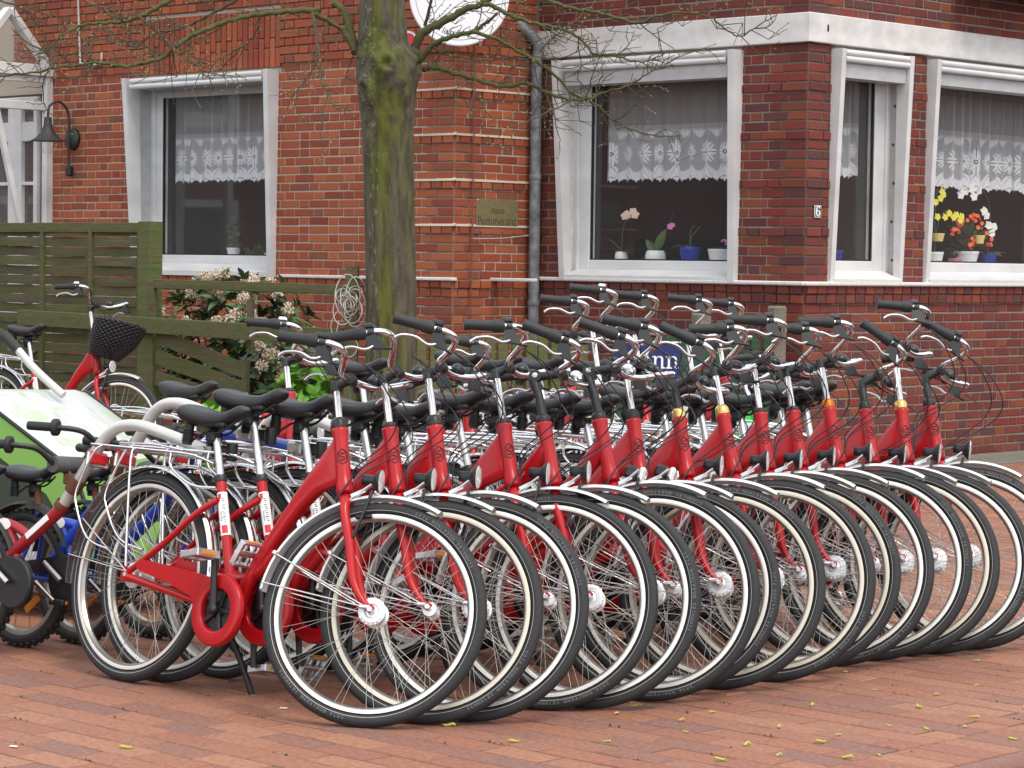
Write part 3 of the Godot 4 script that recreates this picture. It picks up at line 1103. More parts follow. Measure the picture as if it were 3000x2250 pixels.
func window_plants(bay_at: Transform3D, right_xf: Transform3D) -> void:
	var y := 1.45
	var turned := bay_at
	var face := Vector3(0.7, 0.2, 0.9)
	# bay left window
	var t := potted(turned * where(Vector3(BAY - 1.98, y, -0.3)), "orchid", "orchid with pale cream flowers at the left edge of the bay's wide window", M.pot_white, 0.05, 0.09, 1)
	var g := Geo.new()
	for k in 4:
		g = g
		leaf(g, Vector3(0, 0.09, 0), Vector3([0.16, -0.1, 0.12, -0.14][k], [0.05, 0.13, 0.02, 0.05][k], 0.03), 0.045, 0.25)
	put("leaves", g.done(), M.leaf, t)
	var st := Geo.new()
	st.tube(smooth_path([Vector3(0, 0.09, 0), Vector3(0.02, 0.28, 0), Vector3(0.1, 0.41, 0.0), Vector3(0.15, 0.4, 0)]), 0.003, 5)
	put("stem", st.done(), M.leaf, t)
	g = Geo.new()
	for p in [Vector3(0.05, 0.36, 0.02), Vector3(0.08, 0.37, 0.03), Vector3(0.13, 0.39, 0.02), Vector3(0.15, 0.37, 0.02)]:
		flower(g, p, face, 0.034)
	put("flower_spray", g.done(), M.petal_cream, t)

	t = potted(turned * where(Vector3(BAY - 1.62, y, -0.28)), "orchid", "round white pot with a broad upright leaf and one thin flower stalk", M.pot_white, 0.078, 0.1, 1)
	g = Geo.new()
	leaf(g, Vector3(0, 0.09, 0), Vector3(0.09, 0.17, 0.0), 0.075, 0.1, Vector3(0.4, 0.2, 1))
	leaf(g, Vector3(0, 0.09, 0), Vector3(-0.12, -0.02, 0.05), 0.06, 0.4)
	leaf(g, Vector3(0, 0.09, 0), Vector3(-0.06, 0.09, 0.05), 0.06, 0.2, Vector3(0, 0.4, 1))
	put("leaves", g.done(), M.leaf, t)
	st = Geo.new()
	st.tube(smooth_path([Vector3(0.02, 0.09, 0), Vector3(0.1, 0.24, 0), Vector3(0.17, 0.38, 0)]), 0.0026, 5)
	put("stem", st.done(), M.leaf_dark, t)
	g = Geo.new()
	flower(g, Vector3(0.15, 0.28, 0.01), face, 0.026)
	flower(g, Vector3(0.165, 0.29, 0.0), face, 0.02)
	put("flower_spray", g.done(), M.petal_pink, t)

	t = potted(turned * where(Vector3(BAY - 1.28, y, -0.28)), "orchid", "square-sided blue pot with one long leaf and green shoots", M.pot_blue, 0.08, 0.13)
	g = Geo.new()
	leaf(g, Vector3(-0.01, 0.13, 0), Vector3(-0.15, 0.04, 0.02), 0.05, 0.35)
	put("leaves", g.done(), M.leaf_bright, t)
	st = Geo.new()
	st.tube(smooth_path([Vector3(0, 0.12, 0), Vector3(0.01, 0.2, 0), Vector3(0.09, 0.28, 0)]), 0.005, 5)
	st.tube(smooth_path([Vector3(0, 0.12, 0), Vector3(0.0, 0.24, 0), Vector3(0.04, 0.29, 0)]), 0.004, 5)
	st.tube(smooth_path([Vector3(0, 0.11, 0), Vector3(0.03, 0.125, 0.02), Vector3(0.06, 0.135, 0.03)]), 0.004, 5)
	put("shoot", st.done(), M.leaf, t)

	t = potted(turned * where(Vector3(BAY - 1.0, y, -0.28)), "pot_plant", "white pot with a drooping cluster of small pink-violet flowers", M.pot_white, 0.088, 0.115)
	g = Geo.new()
	for k in 7:
		var a := k * 0.9
		leaf(g, Vector3(-0.01, 0.11, 0), Vector3(cos(a) * 0.06, 0.05 - 0.01 * k, sin(a) * 0.06 + 0.02), 0.05, 0.5)
	put("leaves", g.done(), M.leaf, t)
	g = Geo.new()
	for k in 60:
		var f := rng.randf()
		var c := Vector3(0.04 + 0.12 * f, 0.17 + 0.02 * sin(f * 3.0) - 0.1 * f * f, 0.0)
		flower(g, c + Vector3(rng.randf_range(-0.025, 0.025), rng.randf_range(-0.022, 0.022), rng.randf_range(-0.02, 0.02)), Vector3(rng.randf_range(-1, 1), rng.randf_range(-0.5, 1), 1), 0.009, 4)
	put("flower_cluster", g.done(), M.petal_pink, t)

	# narrow window
	var rw := bay_at * right_xf
	t = potted(rw * where(Vector3(0.66, y + 0.015, -0.28)), "pot_plant", "blue pot with dry reddish stalks in the bay's narrow window", M.pot_blue, 0.095, 0.1)
	st = Geo.new()
	for k in 9:
		var a := k * 1.7
		st.tube(smooth_path([Vector3(0, 0.08, 0), Vector3(cos(a) * 0.03, 0.14 + 0.01 * k, sin(a) * 0.03), Vector3(cos(a) * 0.07, 0.13 + 0.012 * k, sin(a) * 0.05)], 3), 0.0022, 4)
	put("stalk", st.done(), M.wire_red, t)

	# window right of the pillar
	t = potted(rw * where(Vector3(1.94, y + 0.015, -0.26)), "orchid", "orchid with bright yellow flower sprays in a straight white pot", M.pot_white, 0.07, 0.105)
	st = Geo.new()
	st.tube(smooth_path([Vector3(0, 0.09, 0), Vector3(0.0, 0.4, 0), Vector3(0.02, 0.58, 0), Vector3(0.06, 0.5, 0)]), 0.004, 5)
	st.tube(smooth_path([Vector3(0.01, 0.09, 0), Vector3(0.03, 0.3, 0), Vector3(0.14, 0.42, 0), Vector3(0.3, 0.36, 0)]), 0.0035, 5)
	put("stem", st.done(), M.leaf_dark, t)
	g = Geo.new()
	for p in [Vector3(0.04, 0.56, 0.03), Vector3(0.02, 0.51, 0.03), Vector3(-0.03, 0.48, 0.02), Vector3(0.07, 0.54, 0.02), Vector3(0.0, 0.37, 0.02), Vector3(0.14, 0.4, 0.03), Vector3(0.2, 0.37, 0.03), Vector3(0.25, 0.39, 0.02), Vector3(0.29, 0.35, 0.03), Vector3(0.1, 0.37, 0.02), Vector3(0.32, 0.38, 0.02)]:
		flower(g, p, Vector3(-0.3, 0.1, 1), 0.029)
	put("flower_spray", g.done(), M.petal_yellow, t)
	var yl := thing("hanging_pot", "small yellow bowl hung in the window above the straight white pot", "flower pot", rw * where(Vector3(1.92, y + 0.2, -0.22)))
	put("bowl", pot_shape(0.052, 0.06, 0), M.pot_yellow, yl)
	var yl2 := thing("hanging_pot", "small yellow bowl hung in front of the orange flowers", "flower pot", rw * where(Vector3(2.47, y + 0.19, -0.22)))
	put("bowl", pot_shape(0.05, 0.065, 0), M.pot_yellow, yl2)
	t = potted(rw * where(Vector3(2.42, y + 0.015, -0.3)), "flowering_plant", "bushy plant with orange flowers in a rimmed white pot", M.pot_white, 0.1, 0.115)
	g = Geo.new()
	for k in 70:
		var d := Vector3(rng.randf_range(-0.24, 0.26), rng.randf_range(0.02, 0.3), rng.randf_range(-0.12, 0.1))
		leaf(g, Vector3(d.x * 0.5, 0.1 + d.y * 0.4, d.z * 0.5), d * 0.5, 0.05, 0.3)
	put("leaves", g.done(), M.leaf_dark, t)
	g = Geo.new()
	for p in [Vector3(0.06, 0.37, 0.05), Vector3(0.0, 0.38, 0.05), Vector3(-0.1, 0.33, 0.05), Vector3(-0.17, 0.28, 0.05), Vector3(-0.15, 0.33, 0.04), Vector3(-0.03, 0.2, 0.09), Vector3(-0.08, 0.15, 0.1), Vector3(0.17, 0.25, 0.06), Vector3(0.22, 0.19, 0.06), Vector3(0.1, 0.32, 0.05), Vector3(-0.23, 0.26, 0.04)]:
		for k in 5:
			flower(g, p + Vector3(rng.randf_range(-0.03, 0.03), rng.randf_range(-0.022, 0.022), rng.randf_range(-0.02, 0.02)), Vector3(rng.randf_range(-1, 1), 0.3, 1), 0.018, 5)
	put("flower_cluster", g.done(), M.petal_orange, t)
	t = potted(rw * where(Vector3(2.78, y + 0.015, -0.34)), "orchid", "tall white orchid arching beside the orange flowers", M.pot_blue, 0.07, 0.1)
	st = Geo.new()
	st.tube(smooth_path([Vector3(0, 0.09, 0), Vector3(0.02, 0.45, 0), Vector3(-0.15, 0.62, 0), Vector3(-0.42, 0.56, 0)]), 0.004, 5)
	put("stem", st.done(), M.leaf_dark, t)
	g = Geo.new()
	for p in [Vector3(-0.42, 0.55, 0.02), Vector3(-0.36, 0.58, 0.02), Vector3(-0.29, 0.6, 0.02), Vector3(-0.24, 0.61, 0.02), Vector3(-0.27, 0.54, 0.04), Vector3(-0.18, 0.59, 0.02), Vector3(-0.11, 0.43, 0.03), Vector3(-0.08, 0.4, 0.03), Vector3(-0.06, 0.32, 0.04), Vector3(-0.02, 0.3, 0.04), Vector3(0.03, 0.31, 0.03), Vector3(-0.03, 0.26, 0.05)]:
		flower(g, p, Vector3(-0.3, 0.1, 1), 0.037)
	put("flower_spray", g.done(), M.petal_white, t)
	g = Geo.new()
	for k in 6:
		leaf(g, Vector3(0, 0.09, 0), Vector3(cos(k * 1.1) * 0.16, 0.07, sin(k * 1.1) * 0.1), 0.075, 0.5)
	put("leaves", g.done(), M.leaf, t)
	t = potted(rw * where(Vector3(2.2, y + 0.015, -0.25)), "cactus", "small pink pot with a grey-green plant between two white pots", M.pot_pink, 0.055, 0.06)
	g = Geo.new()
	for k in 24:
		leaf(g, Vector3(0, 0.05, 0), Vector3(rng.randf_range(-0.08, 0.06), rng.randf_range(0.02, 0.12), rng.randf_range(-0.05, 0.05)), 0.012, 0.5)
	put("leaves", g.done(), M.leaf, t)
	# left window: house plants low behind the pane
	var home := Transform3D(Basis(XV, Vector3.UP, -XU), HOUSE_CORNER)
	t = potted(home * where(Vector3(-3.1, 1.45, -0.46)), "house_plant", "dark-leaved house plant behind the pane of the left window", M.pot_white, 0.06, 0.09)
	g = Geo.new()
	for k in 26:
		var a := rng.randf() * TAU
		leaf(g, Vector3(rng.randf_range(-0.03, 0.03), 0.08 + k * 0.01, 0), Vector3(cos(a) * 0.11, rng.randf_range(-0.02, 0.07), sin(a) * 0.07), 0.065, 0.3)
	put("leaves", g.done(), M.leaf, t)
	t = potted(home * where(Vector3(-2.6, 1.45, -0.46)), "house_plant", "low spreading house plant in the right half of the left window", M.pot_white, 0.07, 0.05)
	g = Geo.new()
	for k in 120:
		var x := rng.randf_range(-0.3, 0.42)
		leaf(g, Vector3(x, 0.03, rng.randf_range(-0.06, 0.06)), Vector3(rng.randf_range(-0.05, 0.05), rng.randf_range(0.02, 0.11), rng.randf_range(-0.03, 0.04)), 0.028, 0.4)
	put("leaves", g.done(), M.leaf, t)


func make_wall_things(home: Transform3D, bay_at: Transform3D, side_xf: Transform3D, right_xf: Transform3D) -> void:
	# downpipe in the inner corner
	var pipe := Geo.new()
	pipe.tube(smooth_path([Vector3(-0.1, 3.7, 0.28), Vector3(-0.1, 3.45, 0.24), Vector3(-0.02, 3.28, 0.1), Vector3(0.085, 3.12, -0.03), Vector3(0.085, 2.98, -0.03)], 5), 0.044, 16)
	pipe.tube([Vector3(0.085, 2.99, -0.03), Vector3(0.085, 2.2, -0.03), Vector3(0.085, 0.02, -0.03)], 0.042, 16)
	var dp := thing("downpipe", "grey zinc downpipe in the corner between the two brick houses", "drainpipe", bay_at * where(Vector3(0.0, 0, 0.12)))
	put("pipe", pipe.done(), M.zinc, dp)
	for y in [3.0, 1.14, 2.1]:
		var cl := Geo.new()
		cl.lathe([Vector2(0.042, -0.02), Vector2(0.047, -0.018), Vector2(0.047, 0.018), Vector2(0.042, 0.02)], where(Vector3(0.085, y, -0.03)), 18)
		put("sleeve", cl.done(), M.zinc, dp)
	# brass plate
	var side := home * side_xf
	var pl := thing("name_plate", "engraved brass name plate reading Haus Pommeranz on the orange brick pier", "sign", side * where(Vector3(0.449, 1.8, 0.012)))
	put("plate", simple_box(Vector3(0.452, 0.252, 0.006), 0.002), M.brass, pl)
	text("Haus", 0.042, M.engraved, pl, where(Vector3(0.0, 0.035, 0.0036)))
	text("Pommeranz", 0.056, M.engraved, pl, where(Vector3(-0.005, -0.045, 0.0036)))
	for q in [Vector2(-1, -1), Vector2(1, -1), Vector2(-1, 1), Vector2(1, 1)]:
		var sc := Geo.new()
		sc.lathe([Vector2(0, 0.004), Vector2(0.006, 0.003), Vector2(0.008, 0)], Transform3D(Basis(Vector3.RIGHT, Vector3.BACK, Vector3.UP), Vector3(q.x * 0.21, q.y * 0.112, 0.003)), 10)
		put("screw", sc.done(), M.steel, pl)
	# house number
	var nr := thing("house_number", "small dark blue enamel house number 6 on the brick pillar", "sign", bay_at * right_xf * where(Vector3(0.118, 1.83, 0.014)))
	put("rim", simple_box(Vector3(0.075, 0.085, 0.005), 0.002), M.label_white, nr)
	put("plate", simple_box(Vector3(0.068, 0.078, 0.006), 0.002), M.enamel_blue, nr)
	text("6", 0.072, M.label_white, nr, where(Vector3(0.0, 0.0, 0.0035)), "number", true, true)
	# lightning wire on the pier
	var w := Geo.new()
	w.tube([Vector3(0.155, 3.6, 0.045), Vector3(0.158, 2.5, 0.045), Vector3(0.15, 1.6, 0.045), Vector3(0.15, 0.1, 0.045)], 0.006, 6)
	tag(put("conductor_wire", w.done(), M.wire_red, self, side), "thin reddish wire running down the orange brick pier", "wire")
	var cab := Geo.new()
	cab.tube(smooth_path([Vector3(0.15, 1.62, 0.03), Vector3(0.5, 1.63, 0.03), Vector3(0.8, 1.66, 0.05)]), 0.005, 5)
	tag(put("loose_cable", cab.done(), M.cable, self, side), "loose pale cable running from the wire to the downpipe", "cable")
	# conduit left
	var con := Geo.new()
	con.tube(smooth_path([Vector3(-4.62, 3.7, 0.04), Vector3(-4.6, 3.35, 0.04), Vector3(-4.585, 3.16, 0.04), Vector3(-4.56, 3.115, 0.04), Vector3(-4.35, 3.1, 0.04), Vector3(-4.285, 3.13, 0.04), Vector3(-4.28, 3.2, 0.04)], 5), 0.0085, 8)
	tag(put("cable_conduit", con.done(), M.white_paint, self, home), "white cable conduit bent into a hook high on the orange wall", "cable")
	# shop disc
	var disc := thing("shop_sign", "round white bicycle-rental sign high at the corner behind the tree", "sign", Transform3D(Basis(Vector3.UP, 0.03), Vector3(-0.42, 3.375, -18.62)))
	var face := Transform3D(Basis(Vector3.RIGHT, Vector3.BACK, Vector3.UP), Vector3.ZERO)
	var d := Geo.new()
	d.lathe([Vector2(0, -0.012), Vector2(0.355, -0.012), Vector2(0.363, -0.006), Vector2(0.363, 0.006), Vector2(0.355, 0.012), Vector2(0, 0.012)], face, 64, 0.0, TAU, false)
	put("disc", d.done(), M.sign_white, disc)
	d = Geo.new()
	d.lathe([Vector2(0.316, 0.0128), Vector2(0.320, 0.0128)], face, 64)
	put("ring", d.done(), M.sign_grey, disc)
	text("Insel-Radgeber", 0.085, M.label_dark, disc, where(Vector3(-0.03, 0.075, 0.0125)), "lettering", true, true)
	put("underline", simple_box(Vector3(0.5, 0.006, 0.002)), M.label_red, disc, where(Vector3(-0.05, 0.03, 0.0125)))
	text("Fahrradvermietung Peer Agena", 0.036, M.sign_grey, disc, where(Vector3(-0.03, -0.005, 0.0125)))
	d = Geo.new()
	d.lathe([Vector2(0, 0.0131), Vector2(0.055, 0.0131)], face * where(Vector3(0.175, 0, 0.06)), 24)
	put("emblem", d.done(), M.label_red, disc)
	var arc := "Mit Urlaubsfreude fahren"
	for k in arc.length():
		var a := deg_to_rad(-142.0 + k * 4.55)
		if arc[k] != " ":
			text(arc[k], 0.042, M.label_dark, disc, Transform3D(Basis(Vector3.BACK, a + PI / 2.0), Vector3(cos(a) * 0.272, sin(a) * 0.272, 0.0125)))
	put("bracket", simple_box(Vector3(0.03, 0.03, 0.34)), M.lamp_iron, disc, where(Vector3(0, 0.1, -0.17)))
	var small := thing("small_round_sign", "small white and red round sign half hidden behind the tree trunk", "sign", where(Vector3(-0.79, 3.06, -18.7)))
	d = Geo.new()
	d.lathe([Vector2(0, -0.01), Vector2(0.066, -0.01), Vector2(0.066, 0.01), Vector2(0.05, 0.01)], face, 32, 0.0, TAU, false)
	put("rim", d.done(), M.sign_white, small)
	d = Geo.new()
	d.lathe([Vector2(0, 0.009), Vector2(0.05, 0.009)], face, 32)
	put("plate", d.done(), M.label_red, small)
	put("bracket", simple_box(Vector3(0.02, 0.02, 0.3)), M.lamp_iron, small, where(Vector3(0, 0, -0.15)))
	# wall lamp
	var lamp := thing("wall_lamp", "dark gooseneck wall lamp with a bell shade between porch and left window", "lamp", home * where(Vector3(-4.72, 2.45, 0.0)))
	var l := Geo.new()
	l.lathe([Vector2(0, 0.0), Vector2(0.095, 0.0), Vector2(0.09, 0.03), Vector2(0.04, 0.05), Vector2(0, 0.05)], Transform3D(Basis(Vector3.RIGHT, Vector3.BACK, Vector3.UP), Vector3(0, 0.02, 0.006)), 24)
	put("base", l.done(), M.lamp_iron, lamp)
	l = Geo.new()
	l.tube(smooth_path([Vector3(0, -0.22, 0.06), Vector3(0, 0.0, 0.06), Vector3(0, 0.2, 0.06), Vector3(0, 0.3, 0.1), Vector3(0, 0.335, 0.18), Vector3(0, 0.29, 0.265), Vector3(0, 0.19, 0.28)]), 0.011, 10)
	put("gooseneck", l.done(), M.lamp_iron, lamp)
	l = Geo.new()
	l.lathe([Vector2(0.02, 0.2), Vector2(0.033, 0.195), Vector2(0.036, 0.13), Vector2(0.06, 0.07), Vector2(0.105, 0.02), Vector2(0.148, -0.005), Vector2(0.148, -0.01), Vector2(0.1, 0.01), Vector2(0.05, 0.06)], where(Vector3(0, 0.0, 0.28)), 32)
	put("shade", l.done(), M.lamp_iron, lamp)
	l = Geo.new()
	l.lathe([Vector2(0.075, 0.02), Vector2(0.078, -0.04), Vector2(0.06, -0.09), Vector2(0.03, -0.115), Vector2(0, -0.12)], where(Vector3(0, 0.0, 0.28)), 24)
	put("glass_globe", l.done(), M.glass, lamp)
	put("switch_box", simple_box(Vector3(0.065, 0.09, 0.05), 0.012), M.black, lamp, where(Vector3(0, -0.26, 0.05)))


func make_porch(home: Transform3D) -> void:
	# the porch stands out from the wall at x = -5.03; its visible side runs along local z
	var porch := thing("porch", "white framed glass porch with pitched glass roof at the left edge", "porch", home * where(Vector3(-5.06, 0, 0)))
	var wf := Basis(Vector3.BACK, Vector3.UP, Vector3.RIGHT)   # local x of a panel runs outward
	var bar := func(called, x0, y0, x1, y1, w, d, z = 0.0):
		var a := Vector3(0, y0, x0)
		var b := Vector3(0, y1, x1)
		var dir := (b - a).normalized()
		var xf := Transform3D(Basis(dir, Vector3.RIGHT.cross(dir) * -1.0, Vector3.RIGHT), (a + b) / 2.0 + Vector3(z, 0, 0))
		put(called, simple_box(Vector3((b - a).length(), w, d), 0.005), M.pvc, porch, xf)
	bar.call("post", 0.04, -0.05, 0.04, 3.05, 0.075, 0.07)
	bar.call("post", 1.6, -0.05, 1.6, 3.05, 0.075, 0.07)
	bar.call("transom", 0.08, 2.76, 1.56, 2.76, 0.075, 0.065)
	bar.call("header", -0.02, 3.07, 1.7, 3.07, 0.1, 0.12)
	bar.call("transom", 0.08, 2.99, 1.56, 2.99, 0.05, 0.06)
	bar.call("rafter", 0.05, 3.12, 0.45, 3.58, 0.06, 0.09)
	bar.call("rafter", 0.85, 3.12, 0.45, 3.58, 0.06, 0.09)
	bar.call("rafter", 0.85, 3.12, 1.25, 3.58, 0.06, 0.09)
	bar.call("brace", 0.26, 1.3, 0.62, 2.72, 0.05, 0.05, 0.06)
	bar.call("base_rail", 0.08, 0.05, 1.56, 0.05, 0.2, 0.06)
	var gl := Geo.new()
	gl.quad(Vector3(0, 0.15, 0.08), Vector3(0, 0.15, 1.56), Vector3(0, 2.72, 1.56), Vector3(0, 2.72, 0.08))
	put("pane", gl.done(), M.glass, porch)
	gl = Geo.new()
	gl.quad(Vector3(0, 2.8, 0.08), Vector3(0, 2.8, 1.56), Vector3(0, 2.965, 1.56), Vector3(0, 2.965, 0.08))
	put("pane", gl.done(), M.glass, porch)
	gl = Geo.new()
	gl.flat_tri(Vector3(0, 3.13, 0.1), Vector3(0, 3.13, 0.8), Vector3(0, 3.52, 0.45))
	gl.quad(Vector3(0, 3.14, 0.06), Vector3(0, 3.58, 0.45), Vector3(-1.2, 3.58, 0.45), Vector3(-1.2, 3.14, 0.06))
	gl.quad(Vector3(0, 3.14, 0.84), Vector3(0, 3.58, 0.45), Vector3(-1.2, 3.58, 0.45), Vector3(-1.2, 3.14, 0.84))
	put("roof_pane", gl.done(), M.glass, porch)
	# the house door behind the glass
	var back := Geo.new()
	back.box(where(Vector3(-0.72, 1.4, 0.014)), Vector3(1.24, 2.96, 0.012))
	put("doorway", back.done(), M.room, porch)
	var door := Geo.new()
	for q in [[-0.5, 1.4, 0.1, 2.9], [-0.4, 1.4, 0.1, 2.9], [-0.14, 1.4, 0.05, 2.9], [-1.0, 1.4, 0.12, 2.9]]:
		door.box(where(Vector3(q[0], q[1], 0.05)), Vector3(q[2], q[3], 0.05), 0.004)
	for q in [[2.55, 0.17], [2.09, 0.03], [1.72, 0.03], [1.35, 0.03], [0.9, 0.16], [2.82, 0.07]]:
		door.box(where(Vector3(-0.57, q[0], 0.045)), Vector3(0.9, q[1], 0.04), 0.004)
	var d := put("door", door.done(), M.pvc, porch)
	gl = Geo.new()
	gl.quad(Vector3(-1.0, 0.9, 0.036), Vector3(-0.14, 0.9, 0.036), Vector3(-0.14, 2.8, 0.036), Vector3(-1.0, 2.8, 0.036))
	put("pane", gl.done(), M.glass, d)


# ---------------------------------------------------------------- garden

func plank(len_: float, h: float, t: float, variant: int, bulge := 0.0) -> ArrayMesh:
	var key := "plank %s %s %s %d %s" % [len_, h, t, variant, bulge]
	if cache.has(key):
		return cache[key]
	var r := RandomNumberGenerator.new()
	r.seed = 900 + variant
	var g := Geo.new()
	var rings := []
	var n := 12 if bulge != 0.0 else 3
	for k in n + 1:
		var f := float(k) / n
		var x := (f - 0.5) * len_
		var z := bulge * sin(f * TAU * 1.5)
		var y := r.randf_range(-0.0025, 0.0025)
		var c := minf(0.003, t * 0.3)
		var hh := h / 2.0
		var tt := t / 2.0
		var p := PackedVector3Array()
		for q in [Vector2(-hh + c, -tt), Vector2(hh - c, -tt), Vector2(hh, -tt + c), Vector2(hh, tt - c), Vector2(hh - c, tt), Vector2(-hh + c, tt), Vector2(-hh, tt - c), Vector2(-hh, -tt + c)]:
			p.append(Vector3(x, q.x + y, q.y + z))
		rings.append(p)
	g.loft(rings)
	cache[key] = g.done()
	return cache[key]


func any_wood() -> Material:
	return M.old_wood[rng.randi() % M.old_wood.size()]


func make_garden() -> void:
	var post_at := Vector3(-2.51, 0, -17.6)
	var fx := Basis(XV, Vector3.UP, -XU)
	# woven fence panel to the left of the post
	var panel := thing("woven_fence_panel", "tall weathered fence panel woven from horizontal slats, at the left edge", "fence", Transform3D(fx, post_at))
	var k := 0
	var y := 0.06
	while y < 1.62:
		var s := put("slat", plank(1.78, 0.066, 0.008, k % 4, 0.013 if k % 2 else -0.013), any_wood(), panel, Transform3D(Basis(Vector3.BACK, rng.randf_range(-0.003, 0.003)), Vector3(-0.955, y + 0.035, 0)))
		s.rotation.z += 0.0
		y += 0.0695
		k += 1
	for x in [-0.1, -0.66, -1.24, -1.82]:
		put("batten", plank(1.62, 0.035, 0.03, 2), any_wood(), panel, Transform3D(Basis(Vector3.BACK, PI / 2.0), Vector3(x, 0.83, 0.014)))
	put("cap_rail", plank(1.84, 0.07, 0.045, 1), M.old_wood[3], panel, where(Vector3(-0.98, 1.655, 0.0)))
	var post := thing("fence_post", "square mossy fence post between the woven panel and the low rails", "post", Transform3D(fx, post_at))
	put("shaft", plank(1.7, 0.125, 0.12, 0), M.mossy_wood, post, Transform3D(Basis(Vector3.BACK, PI / 2.0), Vector3(0.0, 0.845, 0.0)))
	put("hinge_plate", simple_box(Vector3(0.03, 0.035, 0.006), 0.002), M.rust, post, where(Vector3(0.11, 1.12, 0.075)))
	put("side_batten", plank(1.25, 0.05, 0.04, 3), any_wood(), post, Transform3D(Basis(Vector3.BACK, PI / 2.0), Vector3(0.092, 0.64, 0.045)))
	# two rails
	var rail := thing("fence_rail", "upper mossy fence rail running from the post towards the tree", "fence rail", Transform3D(fx, post_at))
	put("beam", plank(1.98, 0.062, 0.05, 1), M.old_wood[3], rail, Transform3D(Basis(Vector3.BACK, -0.004), Vector3(1.1, 1.265, 0.03)))
	rail = thing("fence_rail", "long thick lower fence rail crossing in front of the woven panel", "fence rail", Transform3D(fx, post_at))
	put("beam", plank(3.5, 0.108, 0.06, 2), M.old_wood[3], rail, Transform3D(Basis(Vector3.BACK, -0.012), Vector3(0.36, 0.98, 0.1)))
	put("mortise", simple_box(Vector3(0.022, 0.05, 0.004)), M.rust, rail, Transform3D(Basis(Vector3.BACK, -0.012), Vector3(1.3, 0.97, 0.132)))
	# sagging panel
	var sag := thing("broken_fence_panel", "sagging piece of slatted fence below the rails, in front of the shrub", "fence", Transform3D(fx, post_at))
	var tilt := [-0.22, -0.2, -0.17]
	for j in 3:
		put("slat", plank(0.98, 0.105, 0.012, j, 0.01), any_wood(), sag, Transform3D(Basis(Vector3.BACK, tilt[j]), Vector3(0.62, 0.81 - j * 0.135, 0.05)))
	for j in 2:
		put("slat", plank(0.7, 0.09, 0.012, j + 1, 0.01), any_wood(), sag, Transform3D(Basis(Vector3.BACK, 0.12), Vector3(0.55, 0.3 - j * 0.1, 0.05)))
	put("batten", plank(0.6, 0.06, 0.03, 0), any_wood(), sag, Transform3D(Basis(Vector3.BACK, PI / 2.0), Vector3(1.08, 0.48, 0.04)))
	put("batten", plank(0.36, 0.05, 0.03, 1), any_wood(), sag, Transform3D(Basis(Vector3.BACK, PI / 2.0), Vector3(1.1, 1.0, 0.02)))
	# grey post beside the tree with the wire tangle
	var gp := thing("grey_post", "weathered grey fence post just left of the tree trunk", "post", where(Vector3(-1.02, 0, -16.1)))
	put("shaft", plank(1.42, 0.085, 0.085, 2), M.old_wood[0], gp, Transform3D(Basis(Vector3.BACK, PI / 2.0), Vector3(0, 0.7, 0)))
	var wires := Geo.new()
	for j in 13:
		var c := Vector3(rng.randf_range(-0.04, 0.06), rng.randf_range(-0.06, 0.08), rng.randf_range(0.0, 0.05))
		var rr := rng.randf_range(0.04, 0.1)
		var p := []
		var ph := rng.randf() * TAU
		for s in 22:
			var a := ph + s * 0.36
			p.append(c + Vector3(cos(a) * rr * 0.8, sin(a) * rr * (1.1 + 0.3 * sin(ph)), 0.03 * sin(a * 1.7 + ph) + s * 0.001))
		wires.tube(p, 0.0032, 5)
	wires.tube(smooth_path([Vector3(-0.03, 0.0, 0.02), Vector3(-0.1, -0.12, 0.03), Vector3(-0.08, -0.25, 0.02), Vector3(-0.11, -0.36, 0.02), Vector3(-0.06, -0.45, 0.02)]), 0.003, 5)
	wires.tube(smooth_path([Vector3(-0.05, -0.1, 0.03), Vector3(-0.07, -0.26, 0.03), Vector3(0.02, -0.33, 0.03), Vector3(0.07, -0.26, 0.03), Vector3(0.02, -0.18, 0.02)]), 0.003, 5)
	tag(put("wire_tangle", wires.done(), M.cable, self, where(Vector3(-1.04, 1.17, -16.0))), "tangle of thin grey cables hung on the post left of the trunk", "cable")

	# picket fence between tree and bay
	var a0 := Vector3(-0.62, 0, -15.95)
	var a1 := Vector3(1.84, 0, -17.6)
	var dir := (a1 - a0).normalized()
	var pb := Basis(dir, Vector3.UP, dir.cross(Vector3.UP))
	var pf := thing("picket_fence", "low green picket fence with rounded tops behind the bicycles", "fence", Transform3D(pb, a0))
	var outline := PackedVector2Array([Vector2(-0.036, 0.06), Vector2(0.036, 0.06)])
	for j in 9:
		var a := PI * j / 8.0
		outline.append(Vector2(cos(a) * 0.036, 0.94 + sin(a) * 0.036))
	var pg := Geo.new()
	pg.plate(outline, -0.01, 0.01)
	var pm := pg.done()
	var length := (a1 - a0).length()
	var x := 0.05
	var n := 0
	while x < length - 0.08:
		if n != 13 and n != 14:
			put("picket", pm, M.mossy_wood if x < 1.3 else M.green_wood, pf, Transform3D(Basis(Vector3.BACK, rng.randf_range(-0.01, 0.01)), Vector3(x, rng.randf_range(-0.01, 0.01), 0)))
		x += 0.104
		n += 1
	for yy in [0.28, 0.75]:
		put("rail", plank(snappedf(length, 0.01), 0.07, 0.03, 2), M.green_wood, pf, where(Vector3(length / 2.0, yy, -0.028)))
	for q in [[a1 + dir * 0.03, "pale concrete fence post at the right end of the green picket fence", 1.17], [a0 + dir * 2.33, "pale concrete post in the right part of the green picket fence", 1.12]]:
		var cp := thing("concrete_post", q[1], "post", Transform3D(pb, q[0]))
		put("shaft", simple_box(Vector3(0.11, q[2], 0.1), 0.014), M.concrete, cp, where(Vector3(0, q[2] / 2.0, -0.06)))

